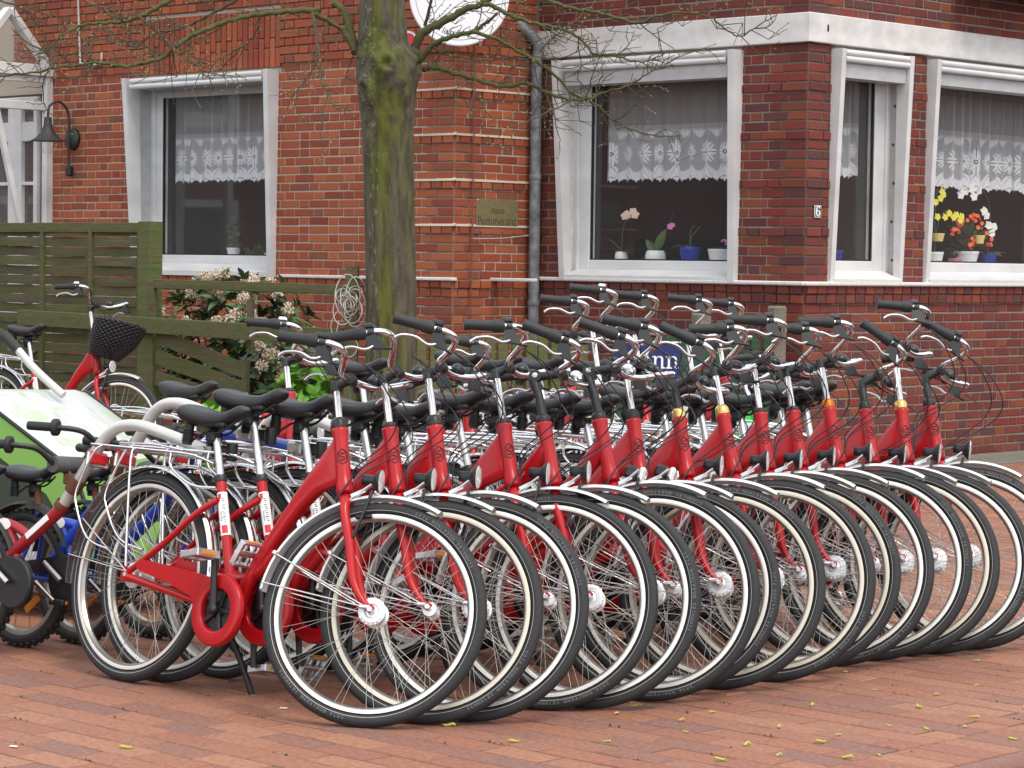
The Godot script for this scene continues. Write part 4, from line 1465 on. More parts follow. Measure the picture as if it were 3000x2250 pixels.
	# flowering shrub
	shrub("flowering_shrub", "evergreen shrub with clusters of pinkish-white flowers behind the fence rails", Vector3(-2.0, 0.0, -18.1), Vector3(0.62, 1.3, 0.45), M.leaf, M.leaf_dark, 1700, 0.125, 0.046, 34)
	shrub("flowering_shrub", "second, lower evergreen shrub with pinkish flowers right of the sagging panel", Vector3(-1.52, 0.0, -17.3), Vector3(0.5, 0.92, 0.4), M.leaf, M.leaf_dark, 1200, 0.12, 0.044, 18)
	shrub("bright_green_plant", "fresh bright green leafy plant between shrub and tree", Vector3(-1.25, 0.0, -16.55), Vector3(0.42, 0.72, 0.3), M.leaf_bright, M.leaf_bright, 900, 0.09, 0.045, 0)
	shrub("bright_green_plant", "low bright green plant in front of the broken fence, behind the saddles", Vector3(-1.75, 0.0, -16.5), Vector3(0.5, 0.5, 0.3), M.leaf_bright, M.leaf, 500, 0.085, 0.045, 0)
	shrub("dark_undergrowth", "dark evergreen plant behind the foot of the woven fence", Vector3(-3.2, 0.0, -18.6), Vector3(0.7, 0.8, 0.3), M.leaf_dark, M.leaf, 300, 0.12, 0.03, 2)
	var grass := Geo.new()
	for j in 700:
		var p := Vector3(rng.randf_range(-1.5, -0.4), 0.02, rng.randf_range(-16.4, -15.7))
		var d := Vector3(rng.randf_range(-1, 1), 0, rng.randf_range(-1, 1)) * 0.06
		var h := rng.randf_range(0.06, 0.26)
		var e := Vector3(-d.z, 0, d.x).normalized() * 0.004
		grass.quad(p - e, p + e, p + e * 0.6 + d * 0.4 + Vector3(0, h * 0.6, 0), p - e * 0.6 + d * 0.4 + Vector3(0, h * 0.6, 0))
		grass.flat_tri(p - e * 0.6 + d * 0.4 + Vector3(0, h * 0.6, 0), p + e * 0.6 + d * 0.4 + Vector3(0, h * 0.6, 0), p + d + Vector3(0, h, 0))
	var go := put("grass", grass.done(), M.leaf_bright)
	stuff(go)
	go.set_meta("label", "grass tufts round the foot of the tree")
	go.set_meta("category", "grass")


func shrub(called: String, label: String, at: Vector3, r: Vector3, m0: Material, m1: Material, count: int, size: float, width: float, blooms: int) -> void:
	var t := thing(called, label, "shrub", where(at))
	var g := [Geo.new(), Geo.new()]
	var twig := Geo.new()
	for k in 16:
		var a := rng.randf() * TAU
		var top := Vector3(cos(a) * r.x * 0.75, r.y * rng.randf_range(0.55, 0.95), sin(a) * r.z * 0.75)
		twig.tube(smooth_path([Vector3(top.x * 0.1, 0, top.z * 0.1), Vector3(top.x * 0.5, top.y * 0.5, top.z * 0.4), top], 3), [0.009, 0.008, 0.007, 0.007, 0.006, 0.005, 0.003], 5)
	put("stem", twig.done(), M.rust, t)
	var tips := []
	for k in int(count / 7.0):
		var a := rng.randf() * TAU
		var f := pow(rng.randf(), 0.45)
		var h := rng.randf()
		var spread := sqrt(maxf(0.05, 1.0 - pow(h * 1.6 - 0.75, 2.0)))
		var c := Vector3(cos(a) * r.x * f * spread, r.y * (0.12 + 0.88 * h), sin(a) * r.z * f * spread)
		tips.append(c)
		var axis := (Vector3(c.x / r.x, 0.9, c.z / r.z)).normalized()
		var fr := along(c, axis)
		var which := 0 if rng.randf() < 0.6 else 1
		for j in 7:
			var b := TAU * j / 7.0 + rng.randf() * 0.5
			var d := fr.basis * Vector3(cos(b), rng.randf_range(0.15, 0.9), sin(b))
			leaf(g[which], c + axis * rng.randf_range(-0.03, 0.03), d.normalized() * size * rng.randf_range(0.7, 1.15), width * rng.randf_range(0.8, 1.2), rng.randf_range(0.0, 0.4), axis)
	stuff(put("foliage", g[0].done(), m0, t))
	stuff(put("foliage", g[1].done(), m1, t))
	tips.sort_custom(func(p, q): return p.y + p.z * 1.3 > q.y + q.z * 1.3)
	for k in mini(blooms, tips.size()):
		var b := Geo.new()
		for j in 80:
			var v := Vector3(rng.randfn(), rng.randfn() * 0.9, rng.randfn()).normalized()
			var p := v * rng.randf_range(0.018, 0.045) * Vector3(1.0, 1.15, 1.0)
			var s := rng.randf_range(0.006, 0.0115)
			b.lathe([Vector2(0, -s), Vector2(s, 0), Vector2(0, s)], Transform3D(Basis(), p), 5)
		put("flower_cluster", b.done(), M.blossom if k % 4 else M.blossom_brown, t, where(tips[k] + Vector3(0, 0.05, 0.03)))


# ---------------------------------------------------------------- tree

func bark_texture() -> ImageTexture:
	var w := 512
	var h := 1024
	var im := Image.create(w, h, false, Image.FORMAT_RGB8)
	var f := FastNoiseLite.new()
	f.seed = 5
	f.frequency = 0.02
	f.fractal_octaves = 5
	var lich := FastNoiseLite.new()
	lich.seed = 9
	lich.frequency = 0.05
	lich.fractal_octaves = 4
	for y in h:
		for x in w:
			var n := f.get_noise_2d(x * 1.6, y * 0.7)
			var n2 := f.get_noise_2d(x * 0.5 + 900.0, y * 0.25)
			var brown := Color(0.082, 0.07, 0.042) * (0.85 + 0.7 * n)
			# moss runs down the weather side and a lesser streak
			var u := float(x) / w
			var m := clampf(1.25 - absf(u - 0.265) * 13.0 + n2 * 2.0 + n * 0.7, 0.0, 1.0)
			m = maxf(m, clampf(0.5 - absf(u - 0.16) * 11.0 + n2 * 1.8 + n, 0.0, 0.7))
			m = maxf(m, clampf(n2 * 1.4 - 0.1, 0.0, 0.45))
			var c := brown.lerp(Color(0.085, 0.092, 0.012) * (0.8 + 0.6 * n), m)
			var l := lich.get_noise_2d(x, y)
			if l > 0.34 and absf(u - 0.36) < 0.05 + 0.05 * n2:
				c = c.lerp(Color(0.16, 0.165, 0.13), 0.7)
			if lich.get_noise_2d(x * 2.2 + 400.0, y * 2.2) > 0.46:
				c = c.lerp(Color(0.15, 0.155, 0.12), 0.5)
			im.set_pixel(x, y, Color(clampf(c.r, 0, 1), clampf(c.g, 0, 1), clampf(c.b, 0, 1)).linear_to_srgb())
	return ImageTexture.create_from_image(im)


func twig(bare: Geo, buds: Geo, from: Vector3, d: Vector3, len_: float, r: float, forks: int) -> void:
	var p := [from]
	var dir := d
	for k in 6:
		dir = (dir + Vector3(rng.randf_range(-0.3, 0.3), rng.randf_range(-0.22, 0.3), rng.randf_range(-0.3, 0.3))).normalized()
		p.append(p[-1] + dir * len_ / 6.0)
		if rng.randf() < 0.55 and k > 0:
			var e := (dir + Vector3(dir.y, -dir.x, rng.randf_range(-0.5, 0.5)) * (1.0 if rng.randf() < 0.5 else -1.0)).normalized()
			if forks > 0:
				twig(bare, buds, p[-1], e, len_ * rng.randf_range(0.25, 0.5), r * 0.65, forks - 1)
			else:
				buds.lathe([Vector2(0, -0.004), Vector2(0.004, 0.002), Vector2(0.0025, 0.009), Vector2(0, 0.014)], along(p[-1], e), 6)
	bare.tube(p, [r, r * 0.95, r * 0.85, r * 0.75, r * 0.65, r * 0.55, r * 0.42], 5)
	buds.lathe([Vector2(0, -0.004), Vector2(0.0042, 0.002), Vector2(0.003, 0.011), Vector2(0, 0.017)], along(p[-1], dir), 6)


func make_tree() -> void:
	var bark := StandardMaterial3D.new()
	bark.albedo_texture = bark_texture()
	bark.roughness = 0.9
	bark.heightmap_enabled = true
	bark.heightmap_texture = noise_tex(0.03, 0.0, 1.0, FastNoiseLite.TYPE_SIMPLEX_SMOOTH, 512, 6, 31)
	bark.heightmap_scale = 0.9
	var twigs := wood(0.085, 0.07, 0.05, 77)
	var mossy := wood(0.09, 0.083, 0.032, 79)
	var t := thing("linden_tree", "mossy pollarded tree with bare budding branches in front of the house corner", "tree", where(Vector3(-0.76, 0, -16.0)))
	var f := FastNoiseLite.new()
	f.seed = 17
	f.frequency = 0.9
	var g := Geo.new()
	var rings := []
	# height, offset x, radius
	var trunk := [[-0.1, 0.0, 0.24], [0.1, 0.0, 0.2], [0.35, 0.0, 0.172], [0.94, -0.001, 0.161], [1.15, -0.005, 0.163], [1.47, -0.013, 0.162], [1.79, -0.025, 0.16], [2.1, -0.035, 0.158], [2.3, -0.04, 0.162], [2.42, -0.043, 0.172], [2.54, -0.046, 0.186], [2.63, -0.05, 0.19], [2.72, -0.06, 0.18], [2.8, -0.073, 0.16], [2.9, -0.08, 0.15], [3.1, -0.085, 0.142], [3.5, -0.09, 0.135], [4.3, -0.1, 0.12]]
	for k in trunk.size() - 1:
		for s in 4:
			var q := float(s) / 4.0
			var y: float = lerpf(trunk[k][0], trunk[k + 1][0], q)
			var ox: float = lerpf(trunk[k][1], trunk[k + 1][1], q)
			var r: float = lerpf(trunk[k][2], trunk[k + 1][2], q)
			var p := PackedVector3Array()
			for j in 48:
				var a := TAU * j / 48.0
				var knot := 0.0
				for b in [[1.5, 2.66, 0.07], [2.35, 2.5, 0.055], [0.3, 2.66, 0.06], [0.9, 2.52, 0.03]]:
					var da: float = absf(angle_difference(a, b[0]))
					var dd: float = (da * da) / 0.09 + pow(y - b[1], 2.0) / 0.006
					knot += b[2] * exp(-dd) - b[2] * 1.25 * exp(-dd * 7.0)
				var rr: float = r * (1.0 + 0.05 * f.get_noise_3d(cos(a) * 1.4, y * 0.8, sin(a) * 1.4)) + 0.006 * f.get_noise_3d(cos(a) * 9.0, y * 5.0, sin(a) * 9.0) + knot
				p.append(Vector3(ox + cos(a) * rr, y, sin(a) * rr))
			rings.append(p)
	g.loft(rings)
	put("trunk", g.done(), bark, t)
	var limbs := [
		[[Vector3(0.119, 2.759, 0.000), Vector3(0.167, 2.862, 0.038), Vector3(0.245, 2.908, 0.067), Vector3(0.360, 2.962, 0.113), Vector3(0.437, 3.009, 0.135), Vector3(0.533, 3.033, 0.189), Vector3(0.627, 3.099, 0.202), Vector3(0.721, 3.179, 0.264)], 0.030, 0.014],
		[[Vector3(0.185, 2.913, 0.000), Vector3(0.214, 3.014, 0.052), Vector3(0.234, 3.105, 0.096)], 0.011, 0.008],
		[[Vector3(0.130, 2.663, 0.000), Vector3(0.188, 2.736, 0.052), Vector3(0.247, 2.795, 0.096), Vector3(0.325, 2.825, 0.156), Vector3(0.402, 2.846, 0.192), Vector3(0.488, 2.860, 0.260), Vector3(0.555, 2.901, 0.288), Vector3(0.640, 2.960, 0.364)], 0.022, 0.008],
		[[Vector3(0.490, 2.852, 0.350), Vector3(0.632, 2.813, 0.335), Vector3(0.736, 2.760, 0.313), Vector3(0.870, 2.687, 0.306), Vector3(1.014, 2.587, 0.275), Vector3(1.110, 2.485, 0.277), Vector3(1.207, 2.450, 0.238), Vector3(1.283, 2.404, 0.248), Vector3(1.343, 2.350, 0.200), Vector3(1.467, 2.280, 0.218), Vector3(1.595, 2.246, 0.163), Vector3(1.698, 2.237, 0.189), Vector3(1.788, 2.246, 0.126)], 0.013, 0.003],
		[[Vector3(0.178, 2.635, 0.000), Vector3(0.218, 2.657, 0.031), Vector3(0.286, 2.651, 0.055), Vector3(0.364, 2.621, 0.094), Vector3(0.470, 2.592, 0.109), Vector3(0.586, 2.552, 0.157), Vector3(0.692, 2.532, 0.164), Vector3(0.825, 2.551, 0.220), Vector3(0.921, 2.510, 0.219), Vector3(1.015, 2.469, 0.283), Vector3(1.111, 2.449, 0.274), Vector3(1.204, 2.453, 0.346), Vector3(1.298, 2.493, 0.329), Vector3(1.389, 2.512, 0.408), Vector3(1.474, 2.548, 0.384), Vector3(1.526, 2.580, 0.470), Vector3(1.602, 2.625, 0.440), Vector3(1.718, 2.652, 0.532)], 0.018, 0.003],
		[[Vector3(0.815, 2.545, 0.300), Vector3(0.842, 2.626, 0.352), Vector3(0.860, 2.670, 0.396)], 0.006, 0.004],
		[[Vector3(1.089, 2.429, 0.400), Vector3(0.966, 2.365, 0.502), Vector3(0.826, 2.293, 0.596), Vector3(0.697, 2.239, 0.706)], 0.006, 0.002],
		[[Vector3(0.533, 3.032, 0.200), Vector3(0.590, 3.030, 0.222), Vector3(0.667, 2.992, 0.236), Vector3(0.743, 2.953, 0.266), Vector3(0.848, 2.920, 0.272), Vector3(0.933, 2.899, 0.310), Vector3(1.028, 2.882, 0.308), Vector3(1.103, 2.846, 0.354), Vector3(1.170, 2.800, 0.344), Vector3(1.226, 2.726, 0.398), Vector3(1.283, 2.719, 0.380), Vector3(1.338, 2.715, 0.442), Vector3(1.433, 2.690, 0.416), Vector3(1.524, 2.670, 0.486), Vector3(1.591, 2.694, 0.453), Vector3(1.656, 2.717, 0.529)], 0.015, 0.003],
		[[Vector3(0.907, 2.740, 0.300), Vector3(0.962, 2.802, 0.402), Vector3(1.044, 2.860, 0.496)], 0.005, 0.003],
		[[Vector3(0.905, 3.105, 0.000), Vector3(1.011, 3.059, 0.045), Vector3(1.126, 3.023, 0.082), Vector3(1.221, 3.005, 0.135), Vector3(1.296, 2.987, 0.163), Vector3(1.390, 2.956, 0.225), Vector3(1.513, 2.927, 0.245), Vector3(1.613, 2.964, 0.314), Vector3(1.774, 2.988, 0.327), Vector3(1.937, 2.955, 0.404), Vector3(1.984, 2.918, 0.408), Vector3(2.063, 2.850, 0.494), Vector3(2.121, 2.833, 0.490), Vector3(2.194, 2.877, 0.583), Vector3(2.305, 2.946, 0.573)], 0.013, 0.003],
		[[Vector3(0.244, 2.780, 0.000), Vector3(0.323, 2.732, 0.066), Vector3(0.421, 2.714, 0.124), Vector3(0.518, 2.693, 0.199), Vector3(0.614, 2.688, 0.249), Vector3(0.728, 2.702, 0.332), Vector3(0.869, 2.705, 0.373), Vector3(1.010, 2.667, 0.464)], 0.007, 0.003],
		[[Vector3(-0.248, 2.744, 0.000), Vector3(-0.270, 2.834, -0.035), Vector3(-0.303, 2.953, -0.079), Vector3(-0.345, 3.032, -0.106), Vector3(-0.407, 3.065, -0.158)], 0.028, 0.019],
		[[Vector3(-0.472, 3.015, -0.100), Vector3(-0.586, 3.008, -0.072), Vector3(-0.710, 2.995, -0.052), Vector3(-0.832, 2.978, -0.015), Vector3(-0.927, 2.961, -0.004), Vector3(-1.019, 2.932, 0.041), Vector3(-1.114, 2.897, 0.045), Vector3(-1.203, 2.852, 0.098), Vector3(-1.290, 2.809, 0.093), Vector3(-1.358, 2.746, 0.154), Vector3(-1.426, 2.689, 0.142), Vector3(-1.493, 2.658, 0.210), Vector3(-1.582, 2.640, 0.190), Vector3(-1.637, 2.619, 0.266), Vector3(-1.726, 2.629, 0.239), Vector3(-1.817, 2.636, 0.322), Vector3(-1.937, 2.618, 0.288), Vector3(-2.034, 2.603, 0.378), Vector3(-2.155, 2.574, 0.337), Vector3(-2.259, 2.553, 0.433), Vector3(-2.390, 2.539, 0.387), Vector3(-2.510, 2.507, 0.488)], 0.019, 0.005],
		[[Vector3(-1.381, 3.070, 0.000), Vector3(-1.455, 3.024, 0.019), Vector3(-1.540, 2.974, 0.029), Vector3(-1.594, 2.942, 0.056), Vector3(-1.670, 2.917, 0.058), Vector3(-1.741, 2.903, 0.094), Vector3(-1.838, 2.897, 0.088), Vector3(-1.908, 2.886, 0.131), Vector3(-1.977, 2.864, 0.117), Vector3(-2.035, 2.826, 0.168), Vector3(-2.105, 2.765, 0.146), Vector3(-2.151, 2.707, 0.205), Vector3(-2.204, 2.695, 0.176)], 0.016, 0.004],
		[[Vector3(-0.967, 3.080, 0.000), Vector3(-1.046, 3.034, -0.025), Vector3(-1.146, 2.983, -0.059), Vector3(-1.216, 2.950, -0.076), Vector3(-1.298, 2.914, -0.117), Vector3(-1.396, 2.880, -0.126), Vector3(-1.491, 2.873, -0.176), Vector3(-1.569, 2.838, -0.177), Vector3(-1.645, 2.784, -0.235), Vector3(-1.732, 2.792, -0.227), Vector3(-1.841, 2.826, -0.293), Vector3(-1.937, 2.843, -0.278)], 0.011, 0.003],
		[[Vector3(-1.580, 2.933, 0.150), Vector3(-1.520, 2.894, 0.166), Vector3(-1.452, 2.833, 0.174), Vector3(-1.381, 2.760, 0.199), Vector3(-1.323, 2.704, 0.199), Vector3(-1.262, 2.655, 0.232), Vector3(-1.196, 2.619, 0.223), Vector3(-1.152, 2.559, 0.264)], 0.007, 0.003],
		[[Vector3(-2.490, 3.041, 0.000), Vector3(-2.387, 3.015, -0.018), Vector3(-2.315, 2.980, -0.044), Vector3(-2.191, 2.966, -0.054), Vector3(-2.100, 2.930, -0.088), Vector3(-2.032, 2.873, -0.090)], 0.006, 0.003],
		[[Vector3(-1.950, 3.048, 0.000), Vector3(-1.878, 3.013, 0.027), Vector3(-1.788, 2.993, 0.046), Vector3(-1.724, 2.957, 0.081), Vector3(-1.684, 2.928, 0.092)], 0.006, 0.003],
		[[Vector3(-0.502, 2.975, 0.250), Vector3(-0.478, 2.886, 0.302), Vector3(-0.460, 2.779, 0.346), Vector3(-0.440, 2.671, 0.406), Vector3(-0.432, 2.575, 0.442), Vector3(-0.417, 2.514, 0.510), Vector3(-0.372, 2.457, 0.538), Vector3(-0.338, 2.378, 0.614), Vector3(-0.288, 2.336, 0.634)], 0.009, 0.003],
		[[Vector3(-0.333, 2.883, 0.050), Vector3(-0.418, 2.934, 0.102), Vector3(-0.491, 2.967, 0.146)], 0.012, 0.018],
		[[Vector3(-0.801, 2.948, 0.300), Vector3(-0.842, 2.847, 0.262), Vector3(-0.893, 2.784, 0.216), Vector3(-1.001, 2.719, 0.186), Vector3(-1.102, 2.665, 0.132), Vector3(-1.161, 2.571, 0.110)], 0.006, 0.002],
		[[Vector3(-1.962, 2.843, 0.200), Vector3(-1.909, 2.779, 0.235), Vector3(-1.866, 2.720, 0.263), Vector3(-1.820, 2.642, 0.306)], 0.004, 0.003],
		[[Vector3(-0.336, 2.897, 0.000), Vector3(-0.287, 2.820, 0.002), Vector3(-0.238, 2.745, -0.004)], 0.020, 0.024],
	]
	var bare := Geo.new()
	var buds := Geo.new()
	for l in limbs:
		var path := smooth_path(l[0], 4)
		var radii := []
		for k in path.size():
			var q := float(k) / (path.size() - 1)
			radii.append(lerpf(l[1], l[2], q) * (1.0 + 0.1 * sin(k * 2.3)))
			path[k] += Vector3(0, 0.004 * sin(k * 1.9), 0.004 * cos(k * 2.7))
		var b := Geo.new()
		b.tube(path, radii, 9)
		put("branch", b.done(), mossy if l[1] > 0.0115 else twigs, t)
		# side shoots with buds
		var k := 3
		while k < path.size() - 1:
			var dir: Vector3 = (path[k + 1] - path[k]).normalized()
			var out := Vector3(dir.y, -dir.x, rng.randf_range(-0.8, 0.8)) * (1.0 if rng.randf() < 0.5 else -1.0)
			var len_ := rng.randf_range(0.03, 0.2) * (1.0 if rng.randf() < 0.7 else 2.2)
			if l[1] > 0.02:
				len_ *= 0.4
			var d := (dir * 0.8 + out.normalized()).normalized()
			var e := (dir * 0.9 + Vector3(rng.randf_range(-0.5, 0.5), rng.randf_range(-0.3, 0.6), 0)).normalized()
			var tip: Vector3 = path[k] + d * len_ * 0.5 + e * len_ * 0.5
			var half: Vector3 = path[k] + d * len_ * 0.5
			bare.tube([path[k], half, tip], [0.0034, 0.0027, 0.0018], 5)
			if len_ > 0.12:
				var side := (d * 0.6 - out.normalized() * 0.8 + Vector3(0, rng.randf_range(-0.3, 0.4), rng.randf_range(-0.4, 0.4))).normalized() * len_ * rng.randf_range(0.25, 0.6)
				bare.tube([half, half + side * 0.5 + Vector3(0, 0.004, 0), half + side], [0.0026, 0.0022, 0.0016], 5)
				buds.lathe([Vector2(0, -0.004), Vector2(0.0042, 0.002), Vector2(0.003, 0.011), Vector2(0, 0.017)], along(half + side, side), 6)
			buds.lathe([Vector2(0, -0.004), Vector2(0.0036, 0.002), Vector2(0.0024, 0.008), Vector2(0, 0.013)], along(tip, e), 6)
			k += 1 + rng.randi() % 3
		# longer twigs that fork again
		if path.size() > 14:
			for j in int(path.size() / 9.0):
				var at := 4 + rng.randi() % (path.size() - 5)
				var dir: Vector3 = (path[at + 1] - path[at]).normalized()
				var d := (dir + Vector3(dir.y, -dir.x, rng.randf_range(-0.7, 0.7)) * rng.randf_range(0.5, 1.1) * (1.0 if rng.randf() < 0.5 else -1.0)).normalized()
				twig(bare, buds, path[at], d, rng.randf_range(0.2, 0.5), 0.0042, 1)
		buds.lathe([Vector2(0, -0.004), Vector2(0.005, 0.003), Vector2(0.003, 0.014), Vector2(0, 0.022)], along(path[-1], path[-1] - path[-2]), 6)
	stuff(put("twigs", bare.done(), twigs, t))
	stuff(put("buds", buds.done(), M.bud, t))
	# collar knots where limbs leave
	for q in [[Vector3(0.1, 2.62, 0.05), 0.055], [Vector3(0.12, 2.74, 0.02), 0.05], [Vector3(-0.2, 2.72, 0.05), 0.04]]:
		var kn := Geo.new()
		kn.lathe([Vector2(0, -q[1] * 0.6), Vector2(q[1], -q[1] * 0.3), Vector2(q[1] * 0.95, q[1] * 0.3), Vector2(q[1] * 0.55, q[1] * 0.7), Vector2(0, q[1] * 0.75)], along(q[0], Vector3(q[0].x, 0.12, 0.06)), 14)
		put("burl", kn.done(), bark, t)


# ---------------------------------------------------------------- bicycles
# Own axes of a bicycle: x forward, y up, z to the rider's right; the origin is where the rear wheel stands.

const STEER_AXIS := Vector3(-0.342, 0.940, 0.0)
const STEER_FOOT := Vector3(1.066, 0.36, 0.0)
const FRONT_HUB := Vector3(1.13, 0.36, 0.0)
const REAR_HUB := Vector3(0.0, 0.36, 0.0)
const CRANK := Vector3(0.505, 0.29, 0.0)
const WHEEL := Basis(Vector3(1, 0, 0), Vector3(0, 0, 1), Vector3(0, 1, 0))   # lathe axis across the bicycle


func on_axis(y: float) -> Vector3:
	return STEER_FOOT + STEER_AXIS * ((y - STEER_FOOT.y) / STEER_AXIS.y)


func once(key: String, build: Callable) -> ArrayMesh:
	if not cache.has(key):
		var g := Geo.new()
		build.call(g)
		cache[key] = g.done()
	return cache[key]


# tyre, rim, spokes and hub round the origin, axle along z
func wheel_parts(root: Node3D, called: String, xf: Transform3D, hub: String, old: bool, r := 0.336, print_ := true) -> MeshInstance3D:
	var rk := str(r)
	var tyre := put(called, once("tyre" + rk, func(g):
		var p := []
		for k in 15:
			var a := TAU * k / 14.0
			p.append(Vector2(r + 0.003 + cos(a) * 0.0212, sin(a) * 0.0205))
		g.lathe(p, Transform3D(WHEEL, Vector3.ZERO), 80)), M.tyre, root, xf)
	put("rim", once("rim" + rk, func(g):
		var q := r - 0.0175
		g.lathe([Vector2(q, 0.0145), Vector2(q - 0.014, 0.0135), Vector2(q - 0.016, 0.009), Vector2(q - 0.021, 0.0), Vector2(q - 0.016, -0.009), Vector2(q - 0.014, -0.0135), Vector2(q, -0.0145)], Transform3D(WHEEL, Vector3.ZERO), 80, 0.0, TAU, false)), M.rim, tyre)
	put("brake_track", once("track" + rk, func(g):
		var q := r - 0.018
		for s in [-1.0, 1.0]:
			g.lathe([Vector2(q + 0.0015, s * 0.0149), Vector2(q + 0.0005, s * 0.0156), Vector2(q - 0.0095, s * 0.0152), Vector2(q - 0.0105, s * 0.014)], Transform3D(WHEEL, Vector3.ZERO), 80)), M.rim_wall_old if old else M.rim_wall, tyre)
	put("reflective_stripe", once("stripe" + rk, func(g):
		for s in [-1.0, 1.0]:
			g.lathe([Vector2(r - 0.0055, s * 0.0192), Vector2(r - 0.004, s * 0.0198)], Transform3D(WHEEL, Vector3.ZERO), 80)), M.stripe, tyre)
	var fl := 0.0205 if hub == "small" else 0.036
	put("spokes", once("spokes" + hub + rk, func(g):
		for side in [-1.0, 1.0]:
			for k in 18:
				var a := TAU * (k + (0.25 if side > 0 else 0.0)) / 18.0
				var turn := 1.05 if k % 2 == 0 else -1.05
				if hub == "drum":
					turn *= 0.75
				var h := a - turn
				g.tube([Vector3(cos(h) * fl, sin(h) * fl, side * 0.029), Vector3(cos(a) * (r - 0.034), sin(a) * (r - 0.034), side * 0.003)], 0.0009, 4, false)), M.spoke, tyre)
	put("hub", once("hub" + hub, func(g):
		if hub == "drum":
			g.lathe([Vector2(0, -0.05), Vector2(0.008, -0.05), Vector2(0.008, -0.036), Vector2(0.03, -0.035), Vector2(0.041, -0.031), Vector2(0.041, -0.026), Vector2(0.034, -0.022), Vector2(0.033, 0.02), Vector2(0.041, 0.024), Vector2(0.044, 0.029), Vector2(0.044, 0.033), Vector2(0.036, 0.037), Vector2(0.024, 0.038), Vector2(0.02, 0.034), Vector2(0.012, 0.036), Vector2(0.008, 0.05), Vector2(0, 0.05)], Transform3D(WHEEL, Vector3.ZERO), 28, 0.0, TAU, false)
			for k in 18:
				var a := TAU * k / 18.0
				var b := Basis(Vector3.BACK, a)
				g.box(Transform3D(b, b * Vector3(0.041, 0, 0.034)), Vector3(0.006, 0.004, 0.004))
		else:
			g.lathe([Vector2(0, -0.05), Vector2(0.007, -0.05), Vector2(0.008, -0.034), Vector2(0.023, -0.031), Vector2(0.023, -0.027), Vector2(0.013, -0.02), Vector2(0.013, 0.02), Vector2(0.023, 0.027), Vector2(0.023, 0.031), Vector2(0.008, 0.034), Vector2(0.007, 0.05), Vector2(0, 0.05)], Transform3D(WHEEL, Vector3.ZERO), 24, 0.0, TAU, false)
		g.tube([Vector3(0, 0, -0.072), Vector3(0, 0, 0.072)], 0.0085, 6)), M.hub, tyre)
	if print_:
		put("tyre_lettering", tyre_print(), M.tyre_print, tyre)
	return tyre


# maker's lettering moulded on the right wall of the tyre
func tyre_print() -> ArrayMesh:
	if cache.has("tyre print"):
		return cache["tyre print"]
	var g := Geo.new()
	var f := SystemFont.new()
	f.font_names = ["Droid Sans"]
	f.font_weight = 700
	for start in [-2.35, 0.65]:
		var words := "SCHWALBE MARATHON PLUS"
		for k in words.length():
			if words[k] == " ":
				continue
			var m := TextMesh.new()
			m.font = f
			m.text = words[k]
			m.font_size = 16
			m.pixel_size = 0.0009
			m.depth = 0.0008
			m.curve_step = 4.0
			var a: float = start + k * 0.036
			var b := Basis(Vector3.BACK, a + PI / 2.0)
			if start < 0.0:
				b = Basis(Vector3.BACK, a + PI / 2.0)
			var xf := Transform3D(b, Vector3(cos(a) * 0.3405, sin(a) * 0.3405, 0.0209))
			var arr := m.get_mesh_arrays()
			var vs: PackedVector3Array = arr[Mesh.ARRAY_VERTEX]
			var ns: PackedVector3Array = arr[Mesh.ARRAY_NORMAL]
			var ix: PackedInt32Array = arr[Mesh.ARRAY_INDEX]
			var o := g.v.size()
			for j in vs.size():
				g.at(xf * vs[j], xf.basis * ns[j])
			for j in range(0, ix.size(), 3):
				g.tri(o + ix[j], o + ix[j + 1], o + ix[j + 2])
	cache["tyre print"] = g.done()
	return cache["tyre print"]


